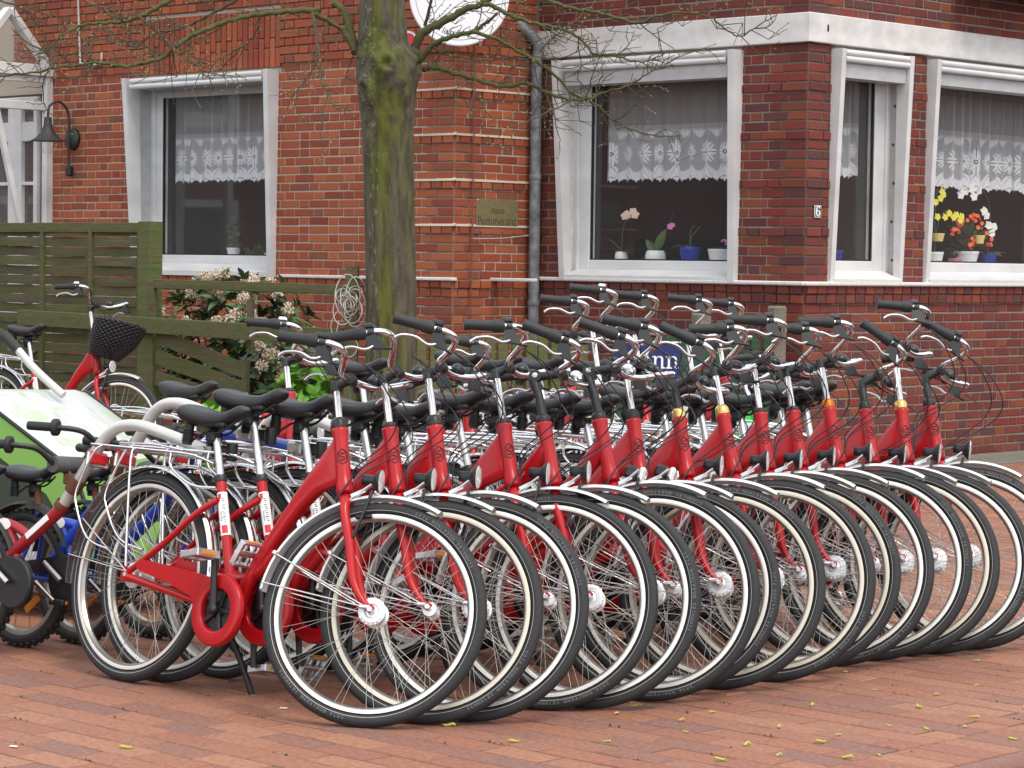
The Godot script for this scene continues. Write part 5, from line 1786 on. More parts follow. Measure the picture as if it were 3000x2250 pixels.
func frame_mesh(kind: String) -> ArrayMesh:
	return once("frame " + kind, func(g):
		# head tube with its two collars
		var top := on_axis(0.925)
		var low := on_axis(0.715)
		var gap := (top - low).length()
		g.lathe([Vector2(0.0, 0.0), Vector2(0.0285, 0.0), Vector2(0.029, 0.012), Vector2(0.0288, 0.034), Vector2(0.0262, 0.04), Vector2(0.0248, 0.065), Vector2(0.0238, gap * 0.6), Vector2(0.0245, gap - 0.03), Vector2(0.0278, gap - 0.012), Vector2(0.0278, gap - 0.003), Vector2(0.022, gap), Vector2(0, gap)], along(low, top - low), 22)
		# seat tube
		g.tube([CRANK, CRANK + Vector3(-0.09, 0.2175, 0), Vector3(0.325, 0.725, 0)], 0.0172, 14)
		if kind == "gusset":
			var tops := [Vector2(0.862, 0.908), Vector2(0.838, 0.876), Vector2(0.802, 0.826), Vector2(0.757, 0.763), Vector2(0.712, 0.696), Vector2(0.667, 0.627), Vector2(0.618, 0.552), Vector2(0.568, 0.476), Vector2(0.527, 0.402), Vector2(0.49, 0.31)]
			var lows := [Vector2(0.882, 0.86), Vector2(0.9, 0.795), Vector2(0.91, 0.752), Vector2(0.826, 0.715), Vector2(0.762, 0.66), Vector2(0.711, 0.597), Vector2(0.659, 0.523), Vector2(0.607, 0.449), Vector2(0.566, 0.376), Vector2(0.54, 0.275)]
			var rings := []
			for k in tops.size():
				var mid: Vector2 = (tops[k] + lows[k]) / 2.0
				var half: Vector2 = (tops[k] - lows[k]) / 2.0
				var rz: float = [0.014, 0.019, 0.0225, 0.0235, 0.024, 0.0235, 0.023, 0.022, 0.021, 0.02][k]
				var ring := PackedVector3Array()
				for j in 20:
					var an := TAU * j / 20.0
					var cy := signf(cos(an)) * pow(absf(cos(an)), 0.7)
					var cz := signf(sin(an)) * pow(absf(sin(an)), 0.7)
					ring.append(Vector3(mid.x + half.x * cy, mid.y + half.y * cy, cz * rz))
				rings.append(ring)
			g.loft(rings)
			g.tube(smooth_path([Vector3(0.66, 0.505, 0), Vector3(0.59, 0.43, 0), Vector3(0.52, 0.402, 0), Vector3(0.45, 0.405, 0)], 5), 0.0185, 12)
		else:
			sweep(g, [on_axis(0.84), Vector3(0.84, 0.775, 0), Vector3(0.78, 0.695, 0), Vector3(0.71, 0.6, 0), Vector3(0.64, 0.5, 0), Vector3(0.585, 0.42, 0), Vector3(0.545, 0.35, 0), CRANK],
				[0.034, 0.034, 0.034, 0.034, 0.033, 0.032, 0.03, 0.028], [0.024, 0.024, 0.024, 0.024, 0.024, 0.023, 0.022, 0.02])
			g.tube(smooth_path([on_axis(0.76), Vector3(0.86, 0.66, 0), Vector3(0.76, 0.55, 0), Vector3(0.62, 0.46, 0), Vector3(0.44, 0.44, 0)], 5), 0.018, 12)
		# stays
		for s in [-1.0, 1.0]:
			g.tube(smooth_path([Vector3(0.012, 0.372, s * 0.062), Vector3(0.16, 0.48, s * 0.058), Vector3(0.285, 0.595, s * 0.044), Vector3(0.35, 0.65, s * 0.018)], 4), 0.0115, 10)
			g.tube(smooth_path([Vector3(0.012, 0.352, s * 0.062), Vector3(0.2, 0.33, s * 0.06), Vector3(0.4, 0.303, s * 0.045), Vector3(0.5, 0.29, s * 0.03)], 4), 0.0135, 10)
			g.box(where(Vector3(0.0, 0.36, s * 0.062)), Vector3(0.06, 0.05, 0.007), 0.003)
		g.tube([Vector3(0.352, 0.65, -0.022), Vector3(0.352, 0.65, 0.022)], 0.009, 8)
		# bottom bracket shell
		g.tube([CRANK + Vector3(0, 0, -0.037), CRANK + Vector3(0, 0, 0.037)], 0.0245, 16))


# an oval tube in the bicycle's middle plane: ry across the path, rz sideways
func sweep(g: Geo, path: Array, ry: Array, rz: Array) -> void:
	var rings := []
	var last := path.size() - 1
	for k in path.size():
		var d: Vector3 = (path[mini(k + 1, last)] - path[maxi(k - 1, 0)]).normalized()
		var up := Vector3(-d.y, d.x, 0)
		var ring := PackedVector3Array()
		for s in 18:
			var a := TAU * s / 18.0
			var cy := signf(cos(a)) * pow(absf(cos(a)), 0.85)
			var cz := signf(sin(a)) * pow(absf(sin(a)), 0.85)
			ring.append(path[k] + up * cy * ry[k] + Vector3(0, 0, cz * rz[k]))
		rings.append(ring)
	g.loft(rings)


func saddle_mesh() -> ArrayMesh:
	return once("saddle", func(g):
		var rings := []
		var n := 22
		for k in n + 1:
			var f := float(k) / n
			var x := -0.128 + 0.278 * f
			var back := sqrt(1.0 - pow(1.0 - clampf(f / 0.16, 0.0, 1.0), 2.0))
			var front := sqrt(1.0 - pow(clampf((f - 0.86) / 0.14, 0.0, 1.0), 2.0))
			var ends := maxf(minf(back, front), 0.04)
			var w := lerpf(0.108, 0.03, smoothstep(0.12, 0.72, f)) * ends
			var mid := 0.02 * (1.0 - smoothstep(0.0, 0.45, f)) - 0.004 * sin(f * PI) + 0.026 * smoothstep(0.55, 0.95, f)
			var up := lerpf(0.024, 0.018, f) * ends
			var deep := lerpf(0.05, 0.026, smoothstep(0.1, 0.8, f)) * ends
			var ring := PackedVector3Array()
			for s in 24:
				var a := TAU * s / 24.0
				var c := signf(cos(a)) * pow(absf(cos(a)), 0.8)
				var e := signf(sin(a)) * pow(absf(sin(a)), 0.85)
				ring.append(Vector3(x, mid + (e * up if e > 0.0 else e * deep) - 0.01 * c * c * (1.0 - f), c * w))
			rings.append(ring)
		g.loft(rings))


func saddle_under() -> ArrayMesh:
	return once("saddle under", func(g):
		for s in [-1.0, 1.0]:
			for k in 7:
				var p := Vector3(-0.075, -0.058 - k * 0.006, s * 0.055)
				g.lathe([Vector2(0.018, -0.002), Vector2(0.0225, 0.0), Vector2(0.018, 0.002)], where(p), 14)
			g.tube([Vector3(-0.075, -0.03, s * 0.055), Vector3(-0.075, -0.105, s * 0.055)], 0.017, 10)
			g.tube(smooth_path([Vector3(0.11, -0.015, s * 0.012), Vector3(0.04, -0.055, s * 0.02), Vector3(-0.03, -0.06, s * 0.024), Vector3(-0.075, -0.1, s * 0.05)], 4), 0.0042, 6)
		g.box(where(Vector3(-0.01, -0.03, 0)), Vector3(0.16, 0.016, 0.07), 0.005)
		g.box(where(Vector3(-0.005, -0.068, 0)), Vector3(0.045, 0.04, 0.05), 0.008))


func bar_path(s: float) -> Array:
	return smooth_path([Vector3(0, 0, 0), Vector3(0.002, 0, s * 0.045), Vector3(0.02, 0.002, s * 0.095), Vector3(0.054, 0.018, s * 0.145), Vector3(0.078, 0.038, s * 0.185), Vector3(0.084, 0.052, s * 0.22), Vector3(0.064, 0.058, s * 0.25), Vector3(0.026, 0.058, s * 0.266), Vector3(-0.085, 0.055, s * 0.294)], 5)


func stem_end(o: Dictionary) -> Vector3:
	var q: float = o.get("quill", 0.125)
	var base := on_axis(0.925) + STEER_AXIS * q
	if o.get("stem", "chrome") == "angled":
		return base + Vector3(0.055, 0.045, 0)
	if o.get("stem", "chrome") == "joint":
		return base + Vector3(0.085, 0.03, 0)
	return base + Vector3(0.042, 0.03, 0)


# o: stem chrome / angled / joint, collar, hub, lamp, paint, quill, crank (degrees), seat
func make_bike(at: Transform3D, steer: float, label: String, group: String, o := {}) -> Node3D:
	var b := thing("red_bicycle" if not o.has("called") else o.called, label, "bicycle", at, group)
	var paint: Material = o.get("paint", M.red)
	var kind: String = o.get("frame", "gusset")
	var turn := Transform3D(Basis(STEER_AXIS.normalized(), deg_to_rad(steer)), Vector3.ZERO)
	turn.origin = STEER_FOOT - turn.basis * STEER_FOOT

	var frame := put("frame", frame_mesh(kind), paint, b)
	if kind == "gusset":
		put("head_emblem", once("emblem", func(g):
			var c := on_axis(0.83)
			var d := STEER_AXIS.normalized()
			for side in [0.75]:
				var out := Vector3(d.y, -d.x, 0) * cos(side) + Vector3(0, 0, 1) * sin(side)
				var sd := d.cross(out).normalized()
				var ring := []
				for k in 7:
					var a := TAU * k / 6.0 + PI / 6.0
					ring.append(c + out * 0.0252 + sd * cos(a) * 0.018 + d * sin(a) * 0.026 - out * (cos(a) * cos(a)) * 0.0035)
				g.tube(ring, 0.0022, 5)
				g.tube(smooth_path([c + out * 0.0254 + sd * 0.007 + d * 0.011, c + out * 0.0254 - sd * 0.006 + d * 0.009, c + out * 0.0254 - sd * 0.004 + d * 0.001, c + out * 0.0254 + sd * 0.006 - d * 0.003, c + out * 0.0254 + sd * 0.003 - d * 0.012, c + out * 0.0254 - sd * 0.007 - d * 0.01], 3), 0.002, 5)), M.emblem if paint == M.red else M.label_dark, frame)
	else:
		put("frame_lettering", once("frame letters", func(g):
			for row in 2:
				for k in 20:
					g.box(Transform3D(Basis(Vector3.BACK, 0.93), Vector3(0.70 + k * 0.0065, 0.585 + k * 0.0088 - row * 0.006, 0.0247)), Vector3(0.004, 0.002, 0.0012))), M.label_white, frame)
	var st := put("sticker", once("sticker", func(g):
		g.lathe([Vector2(0.0177, 0.0), Vector2(0.0179, 0.001), Vector2(0.0179, 0.15), Vector2(0.0177, 0.151)], along(Vector3(0.4035, 0.535, 0), Vector3(-0.382, 0.924, 0)), 14, -0.5, 2.15)), M.label_white, frame)
	put("sticker_print", once("sticker print", func(g):
		var xf := along(Vector3(0.4035, 0.535, 0), Vector3(-0.382, 0.924, 0))
		g.lathe([Vector2(0.0181, 0.006), Vector2(0.0181, 0.034)], xf, 8, 0.35, 1.5)
		g.lathe([Vector2(0.0181, 0.128), Vector2(0.0181, 0.146)], xf, 6, 1.0, 1.7)), M.label_red, st)
	put("sticker_text", once("sticker text", func(g):
		var xf := along(Vector3(0.4035, 0.535, 0), Vector3(-0.382, 0.924, 0))
		for k in 12:
			var y := 0.045 + k * 0.0072
			g.lathe([Vector2(0.0181, y), Vector2(0.0181, y + [0.004, 0.003, 0.005, 0.004][k % 4])], xf, 4, 0.4 + 0.1 * (k % 2), 0.85 + 0.12 * (k % 3))
		for k in 5:
			g.lathe([Vector2(0.0181, 0.05 + k * 0.007), Vector2(0.0181, 0.0545 + k * 0.007)], xf, 4, 1.15, 1.45)), M.sign_grey, st)

	# drive
	put("chain_guard", once("chain guard", func(g):
		g.lathe([Vector2(0.069, 0.066), Vector2(0.071, 0.08), Vector2(0.076, 0.086), Vector2(0.112, 0.086), Vector2(0.119, 0.08), Vector2(0.121, 0.066), Vector2(0.118, 0.062), Vector2(0.072, 0.062), Vector2(0.069, 0.066)], Transform3D(WHEEL, CRANK), 44)
		g.plate(PackedVector2Array([Vector2(0.45, 0.392), Vector2(0.40, 0.398), Vector2(0.2, 0.412), Vector2(0.085, 0.418), Vector2(0.07, 0.405), Vector2(0.072, 0.388), Vector2(0.09, 0.378), Vector2(0.25, 0.352), Vector2(0.37, 0.322), Vector2(0.403, 0.3), Vector2(0.43, 0.34)]), 0.064, 0.0845)), paint if paint == M.red else M.black, b)
	put("chainring", once("chainring", func(g):
		g.lathe([Vector2(0, 0.056), Vector2(0.028, 0.058), Vector2(0.03, 0.066), Vector2(0.078, 0.064), Vector2(0.08, 0.058), Vector2(0.03, 0.054)], Transform3D(WHEEL, CRANK), 30, 0.0, TAU, false)
		for k in 5:
			var bb := Basis(Vector3.BACK, TAU * k / 5.0)
			g.box(Transform3D(bb, CRANK + bb * Vector3(0.04, 0, 0.071)), Vector3(0.08, 0.016, 0.008), 0.003)), M.black, b)
	var ca: float = deg_to_rad(o.get("crank", 100.0))
	for s in [1.0, -1.0]:
		var arm: Vector3 = Vector3(cos(ca), sin(ca), 0) * 0.17 * s
		var z: float = 0.092 * s
		put("crank_arm", once("crank arm %s" % s, func(g):
			g.tube([Vector3(0, 0, 0), Vector3(0.085, 0, 0.004 * s), Vector3(0.17, 0, 0.012 * s)], [0.0165, 0.0125, 0.0115], 10, true, 0.8)
			g.lathe([Vector2(0, -0.012), Vector2(0.017, -0.01), Vector2(0.017, 0.01), Vector2(0, 0.012)], Transform3D(WHEEL, Vector3.ZERO), 16)), M.black, b, Transform3D(Basis(Vector3.BACK, ca + (0.0 if s > 0 else PI)), CRANK + Vector3(0, 0, z)))
		var pedal := put("pedal", once("pedal", func(g):
			for x in [-0.04, 0.04]:
				g.box(where(Vector3(x, 0, 0)), Vector3(0.009, 0.026, 0.096), 0.002)
			for q in [-0.046, 0.046]:
				g.box(where(Vector3(0, 0, q)), Vector3(0.084, 0.022, 0.006), 0.002)
			for q in [-0.018, 0.018]:
				g.box(where(Vector3(0, 0, q)), Vector3(0.076, 0.012, 0.008), 0.002)
			g.tube([Vector3(0, 0, -0.06), Vector3(0, 0, 0.05)], 0.011, 10)), M.alu, b, Transform3D(Basis(Vector3.BACK, o.get("pedal", 0.25)), CRANK + arm + Vector3(0, 0, (0.165 if s > 0 else -0.165))))
		for x in [-0.0455, 0.0455]:
			put("reflector", simple_box(Vector3(0.004, 0.013, 0.06), 0.001), M.amber, pedal, where(Vector3(x, 0, 0)))
	put("kickstand", once("kickstand", func(g):
		g.tube(smooth_path([Vector3(0.4, 0.275, -0.03), Vector3(0.41, 0.24, -0.06), Vector3(0.45, 0.14, -0.11), Vector3(0.5, 0.0, -0.165)], 4), 0.0115, 8)
		g.box(Transform3D(Basis(Vector3.BACK, -0.5), Vector3(0.51, -0.02, -0.17)), Vector3(0.06, 0.022, 0.03), 0.006)
		g.box(where(Vector3(0.4, 0.28, -0.01)), Vector3(0.05, 0.03, 0.06), 0.006)), M.black, b)

	# wheels
	var fw := wheel_parts(b, "front_wheel", turn * where(FRONT_HUB, Basis(Vector3.BACK, o.get("spin", 0.0))), o.get("hub", "small"), o.get("old_rim", false), 0.336, o.get("print", true))
	wheel_parts(b, "rear_wheel", where(REAR_HUB, Basis(Vector3.BACK, o.get("spin", 0.0) * 0.7)), "drum", false, 0.336, false)
	var rear := put("rear_mudguard", once("rear mudguard", func(g):
		var p := []
		for k in 9:
			var a := PI * k / 8.0
			p.append(Vector2(0.374 + sin(a) * 0.014, -cos(a) * 0.028))
		g.lathe(p, Transform3D(WHEEL, REAR_HUB), 60, -0.3, 3.3)), M.chrome, b)
	put("mudguard_stay", once("rear stays", func(g):
		for s in [-1.0, 1.0]:
			g.tube([Vector3(0, 0.37, s * 0.066), Vector3(-0.33, 0.53, s * 0.03)], 0.0028, 6)
			g.tube([Vector3(0, 0.37, s * 0.066), Vector3(-0.376, 0.40, s * 0.029)], 0.0028, 6)), M.chrome, rear)
	var frontguard := put("front_mudguard", once("front mudguard", func(g):
		var p := []
		for k in 9:
			var a := PI * k / 8.0
			p.append(Vector2(0.370 + sin(a) * 0.015, -cos(a) * 0.0275))
		g.lathe(p, Transform3D(WHEEL, FRONT_HUB), 60, deg_to_rad(70.0), deg_to_rad(180.0))), M.mudguard, b, turn)
	put("mudguard_stay", once("front stays", func(g):
		for s in [-1.0, 1.0]:
			g.tube([FRONT_HUB + Vector3(-0.012, 0.004, s * 0.06), FRONT_HUB + Vector3(-0.356, 0.118, s * 0.031)], 0.0032, 6)
			g.tube([FRONT_HUB + Vector3(-0.012, 0.004, s * 0.06), FRONT_HUB + Vector3(-0.375, 0.02, s * 0.03)], 0.0028, 6)
			g.box(Transform3D(Basis(Vector3.BACK, -0.3), FRONT_HUB + Vector3(-0.358, 0.12, s * 0.031)), Vector3(0.016, 0.014, 0.01), 0.003)
			g.box(Transform3D(Basis(Vector3.BACK, 0.15), FRONT_HUB + Vector3(-0.022, 0.006, s * 0.058)), Vector3(0.036, 0.016, 0.01), 0.004)), M.chrome, frontguard)

	# carrier
	put("carrier", once("carrier", func(g):
		var y := 0.79
		for s in [-1.0, 1.0]:
			g.tube(smooth_path([Vector3(0.3, y - 0.02, s * 0.02), Vector3(0.25, y - 0.005, s * 0.05), Vector3(0.18, y, s * 0.066), Vector3(-0.26, y, s * 0.068), Vector3(-0.32, y, s * 0.05), Vector3(-0.34, y, 0.0)], 5), 0.0052, 7)
			g.tube([Vector3(0.2, y, s * 0.025), Vector3(-0.32, y, s * 0.03)], 0.0042, 6)
			g.tube(smooth_path([Vector3(-0.05, y, s * 0.068), Vector3(-0.07, y - 0.04, s * 0.074), Vector3(-0.005, 0.42, s * 0.074), Vector3(0.0, 0.385, s * 0.07)], 4), 0.005, 7)
			g.tube(smooth_path([Vector3(-0.24, y, s * 0.068), Vector3(-0.27, y - 0.03, s * 0.08), Vector3(-0.32, 0.63, s * 0.085), Vector3(-0.31, 0.57, s * 0.085), Vector3(-0.22, 0.465, s * 0.085), Vector3(-0.1, 0.435, s * 0.08)], 5), 0.0045, 7)
			g.tube(smooth_path([Vector3(0.13, y, s * 0.068), Vector3(0.14, y - 0.05, s * 0.066), Vector3(0.23, y - 0.1, s * 0.04), Vector3(0.335, 0.69, s * 0.022)], 4), 0.0048, 7)
		for x in [-0.27, -0.12, 0.03, 0.17]:
			g.tube([Vector3(x, y + 0.002, -0.067), Vector3(x, y + 0.002, 0.067)], 0.0042, 6)
		# spring clip
		g.tube(smooth_path([Vector3(0.16, y + 0.012, -0.04), Vector3(0.0, y + 0.022, -0.045), Vector3(-0.18, y + 0.016, -0.04), Vector3(-0.21, y + 0.03, 0.0), Vector3(-0.18, y + 0.016, 0.04), Vector3(0.0, y + 0.022, 0.045), Vector3(0.16, y + 0.012, 0.04)], 4), 0.004, 6)
		g.box(where(Vector3(-0.345, 0.74, 0)), Vector3(0.012, 0.05, 0.1), 0.004)), M.chrome, b)
	put("tail_lamp", simple_box(Vector3(0.03, 0.05, 0.09), 0.01), M.label_red, b, where(Vector3(-0.35, 0.745, 0)))

	# seat
	var sy: float = o.get("seat", 0.925)
	var top := Vector3(0.325, 0.725, 0) + Vector3(-0.382, 0.924, 0) * (sy - 0.06 - 0.725)
	var sp := Geo.new()
	sp.tube([Vector3(0.335, 0.70, 0), top], 0.0135, 14)
	put("seat_post", sp.done(), M.alu, b)
	put("seat_clamp", once("seat clamp", func(g):
		g.lathe([Vector2(0.0175, -0.012), Vector2(0.021, -0.01), Vector2(0.021, 0.01), Vector2(0.0175, 0.012)], along(Vector3(0.326, 0.722, 0), Vector3(-0.382, 0.924, 0)), 18)
		g.box(where(Vector3(0.298, 0.718, 0)), Vector3(0.022, 0.016, 0.018), 0.003)), M.chrome if o.get("bright_clamp", false) else M.black, b)
	var sad := put("saddle", saddle_mesh(), M.saddle, b, Transform3D(Basis(Vector3.BACK, o.get("nose", 0.05)), top + Vector3(-0.012, 0.075, 0)))
	put("saddle_frame", saddle_under(), M.saddle_base, sad)

	# steering
	put("fork", once("fork", func(g):
		var crown := on_axis(0.70)
		g.lathe([Vector2(0, -0.03), Vector2(0.02, -0.028), Vector2(0.0225, 0.0), Vector2(0.0225, 0.016), Vector2(0, 0.017)], along(crown, STEER_AXIS), 16)
		for s in [-1.0, 1.0]:
			g.tube(smooth_path([crown + Vector3(0.002, 0.004, s * 0.008), crown + Vector3(0.012, -0.02, s * 0.034), crown + Vector3(0.024, -0.06, s * 0.043), Vector3(1.005, 0.555, s * 0.045), Vector3(1.045, 0.45, s * 0.047), Vector3(1.085, 0.395, s * 0.049), Vector3(1.122, 0.366, s * 0.051)], 5), [0.017, 0.0168, 0.0166, 0.0165, 0.0164, 0.0163, 0.0163, 0.0162, 0.0162, 0.0161, 0.016, 0.016, 0.016, 0.016, 0.0158, 0.0155, 0.0152, 0.015, 0.0147, 0.0143, 0.014, 0.0135, 0.013, 0.0125, 0.012, 0.0115, 0.011, 0.0105, 0.0102, 0.01, 0.01], 12)
			g.box(Transform3D(Basis(Vector3.BACK, -0.6), FRONT_HUB + Vector3(-0.002, 0.004, s * 0.052)), Vector3(0.02, 0.026, 0.005), 0.002)), paint, b, turn)
	put("head_collar", once("collar " + o.get("collar", "low"), func(g):
		var tall: float = {"low": 0.016, "high": 0.034, "ring": 0.024}[o.get("collar", "low")]
		g.lathe([Vector2(0.0225, -0.001), Vector2(0.0255, 0.002), Vector2(0.0245, tall * 0.7), Vector2(0.019, tall), Vector2(0.012, tall)], along(on_axis(0.925), STEER_AXIS), 20)), o.get("collar_paint", M.black), b, turn)
	var q: float = o.get("quill", 0.125)
	var a0 := on_axis(0.93)
	var a1 := on_axis(0.925) + STEER_AXIS * q
	var end := stem_end(o)
	var stem := Geo.new()
	var sk: String = o.get("stem", "chrome")
	if sk == "chrome":
		stem.tube([a0, a1], 0.0125, 14)
		put("stem_post", stem.done(), M.chrome, b, turn)
		stem = Geo.new()
		stem.tube([a1 - STEER_AXIS * 0.018, a1 + STEER_AXIS * 0.014], 0.0175, 14)
		stem.tube([a1, a1.lerp(end, 0.6), end], [0.017, 0.014, 0.0145], 12)
	elif sk == "angled":
		stem.tube([a0, a0.lerp(a1, 0.9)], [0.0165, 0.0145], 14)
		stem.tube([a1 - STEER_AXIS * 0.03, a1, a1.lerp(end, 0.4), end], [0.0145, 0.0195, 0.0165, 0.0145], 12)
	else:
		stem.tube([a0, a0 + (a1 - a0) * 0.2, a0.lerp(a1, 0.55), a1 + Vector3(-0.01, 0, 0)], [0.0205, 0.0165, 0.0148, 0.0165], 14)
		stem.lathe([Vector2(0, -0.017), Vector2(0.021, -0.015), Vector2(0.0225, 0.0), Vector2(0.021, 0.015), Vector2(0, 0.017)], Transform3D(WHEEL, a1 + Vector3(-0.004, 0.008, 0)), 20, 0.0, TAU, false)
		stem.tube([a1 + Vector3(0, 0.008, 0), end], [0.0155, 0.014], 12)
		put("joint_bolt", once("joint bolt", func(g): g.lathe([Vector2(0, 0.004), Vector2(0.009, 0.003), Vector2(0.01, 0)], Transform3D(WHEEL, Vector3.ZERO), 14)), M.steel, b, turn * where(a1 + Vector3(-0.004, 0.008, 0.017)))
	stem.tube([end + Vector3(0, 0, -0.021), end + Vector3(0, 0, 0.021)], 0.0185, 14)
	put("stem", stem.done(), M.black, b, turn)
	var bar := put("handlebar", once("handlebar", func(g):
		var l := bar_path(-1.0)
		l.reverse()
		l.append_array(bar_path(1.0).slice(1))
		g.tube(l, 0.0111, 12)), M.chrome, b, turn * Transform3D(Basis(STEER_AXIS, deg_to_rad(o.get("bar_yaw", 0.0))) * Basis(Vector3.BACK, o.get("bar_tilt", 0.12)), end))
	for s in [-1.0, 1.0]:
		put("grip", once("grip %s" % s, func(g):
			var p0 := Vector3(0.024, 0.058, s * 0.264)
			var p1 := Vector3(-0.106, 0.055, s * 0.297)
			g.tube([p0, p0.lerp(p1, 0.05), p0.lerp(p1, 0.24), p0.lerp(p1, 0.3), p0.lerp(p1, 0.36), p0.lerp(p1, 0.9), p0.lerp(p1, 0.93), p1], [0.019, 0.0215, 0.0215, 0.0185, 0.0175, 0.0168, 0.0188, 0.018], 14)), M.rubber, bar)
		put("brake_lever", once("lever %s" % s, func(g):
			g.tube(smooth_path([Vector3(0.074, 0.026, s * 0.258), Vector3(0.05, 0.012, s * 0.277), Vector3(0.012, 0.024, s * 0.292), Vector3(-0.03, 0.018, s * 0.306), Vector3(-0.05, 0.002, s * 0.312)], 4), 0.0054, 8, true, 1.6)), M.alu, bar, where(Vector3(-0.03, -0.013, 0)))
		put("lever_bracket", once("bracket %s" % s, func(g):
			g.tube([Vector3(0.056, 0.071, s * 0.265), Vector3(0.076, 0.07, s * 0.256)], 0.0165, 12)
			g.hexa([Vector3(0.058, 0.018, s * 0.248), Vector3(0.112, 0.01, s * 0.24), Vector3(0.05, 0.068, s * 0.25), Vector3(0.082, 0.066, s * 0.246), Vector3(0.058, 0.018, s * 0.272), Vector3(0.112, 0.01, s * 0.258), Vector3(0.05, 0.068, s * 0.274), Vector3(0.082, 0.066, s * 0.268)])
			g.tube([Vector3(0.108, 0.013, s * 0.25), Vector3(0.128, 0.01, s * 0.242)], 0.005, 8)), M.black, bar, where(Vector3(-0.03, -0.013, 0)))
	if o.get("shifter", true):
		put("gear_shifter", once("shifter", func(g):
			g.box(Transform3D(Basis(Vector3.UP, 0.2), Vector3(0.06, 0.09, 0.262)), Vector3(0.036, 0.02, 0.032), 0.006)), M.black if not o.get("bright_shifter", false) else M.chrome, bar, where(Vector3(-0.03, -0.013, 0)))
	var bell := put("bell", once("bell", func(g):
		g.lathe([Vector2(0, 0.022), Vector2(0.014, 0.02), Vector2(0.023, 0.012), Vector2(0.0265, 0.0), Vector2(0.0265, -0.004), Vector2(0.022, -0.006), Vector2(0.022, -0.014), Vector2(0, -0.016)], Transform3D(), 20)), M.black if not o.get("bright_bell", false) else M.chrome, bar, Transform3D(Basis(Vector3.BACK, -0.3), Vector3(0.02, 0.028, -0.12)))
	put("bell_foot", simple_box(Vector3(0.02, 0.03, 0.02), 0.004), M.black, bell, where(Vector3(-0.004, -0.025, 0)))
	put("brake_cable", once("cables %.3f %s" % [q, sk], func(g):
		for k in 3:
			var s := 1.0 if k % 2 == 0 else -1.0
			var far := [0.19, 0.13, 0.14][k] as float
			var p := [end + Vector3(0.096, -0.003, s * 0.243), end + Vector3(0.1 + far * 0.45, -0.045, s * 0.215), end + Vector3(0.1 + far * 0.85, -0.12, s * 0.14), end + Vector3(0.09 + far * 0.8, -0.19, s * 0.08), end + Vector3(0.06 + far * 0.35, -0.29, s * 0.045), on_axis(0.76) + Vector3(0.03, 0.0, s * 0.035), on_axis(0.70) + Vector3(-0.02 + 0.05 * (k % 2), -0.02, s * 0.045)]
			g.tube(smooth_path(p, 6), 0.0023, 6)), M.black, b, turn)
	var lamp_kind: String = o.get("lamp", "round")
	var lamp := put("headlight", once("headlight " + lamp_kind, func(g):
		if lamp_kind == "round":
			g.lathe([Vector2(0, -0.052), Vector2(0.017, -0.05), Vector2(0.0185, -0.03), Vector2(0.0185, -0.012), Vector2(0.03, -0.004), Vector2(0.0385, 0.006), Vector2(0.039, 0.011), Vector2(0.0365, 0.012), Vector2(0.03, 0.008)], along(Vector3(1.035, 0.775, 0.02), Vector3(1, 0.1, 0)), 22)
		else:
			g.box(Transform3D(Basis(Vector3.BACK, -0.15), Vector3(1.0, 0.755, 0.0)), Vector3(0.05, 0.05, 0.055), 0.012)), M.black, b, turn)
	put("lamp_lens", once("lens " + lamp_kind, func(g):
		if lamp_kind == "round":
			g.lathe([Vector2(0.0375, 0.0115), Vector2(0.03, 0.016), Vector2(0, 0.019)], along(Vector3(1.035, 0.775, 0.02), Vector3(1, 0.1, 0)), 22)
		else:
			g.box(Transform3D(Basis(Vector3.BACK, -0.15), Vector3(1.036, 0.75, 0.0)), Vector3(0.024, 0.054, 0.058), 0.008)), M.lens, lamp)
	put("lamp_bracket", once("lamp bracket", func(g):
		g.tube([on_axis(0.70) + Vector3(0.02, -0.005, 0.02), Vector3(1.0, 0.735, 0.026), Vector3(1.025, 0.765, 0.024)], [0.006, 0.0055, 0.005], 8, true, 1.7)
		g.box(Transform3D(Basis(Vector3.BACK, 0.6), Vector3(0.985, 0.722, 0.03)), Vector3(0.05, 0.014, 0.004), 0.001)), M.alu, lamp)
	put("front_brake", once("front brake", func(g):
		for s in [-1.0, 1.0]:
			g.tube(smooth_path([Vector3(1.012, 0.575, s * 0.05), Vector3(1.02, 0.63, s * 0.046), Vector3(1.028, 0.70, s * 0.04), Vector3(1.03, 0.735, s * 0.036)], 3), 0.0055, 8, true, 1.5)
			g.box(Transform3D(Basis(Vector3.BACK, 0.25), Vector3(1.022, 0.652, s * 0.027)), Vector3(0.055, 0.014, 0.016), 0.004)
		g.tube([Vector3(1.03, 0.735, -0.036), Vector3(1.03, 0.737, 0.04)], 0.0022, 6)), M.black, b, turn)
	return b


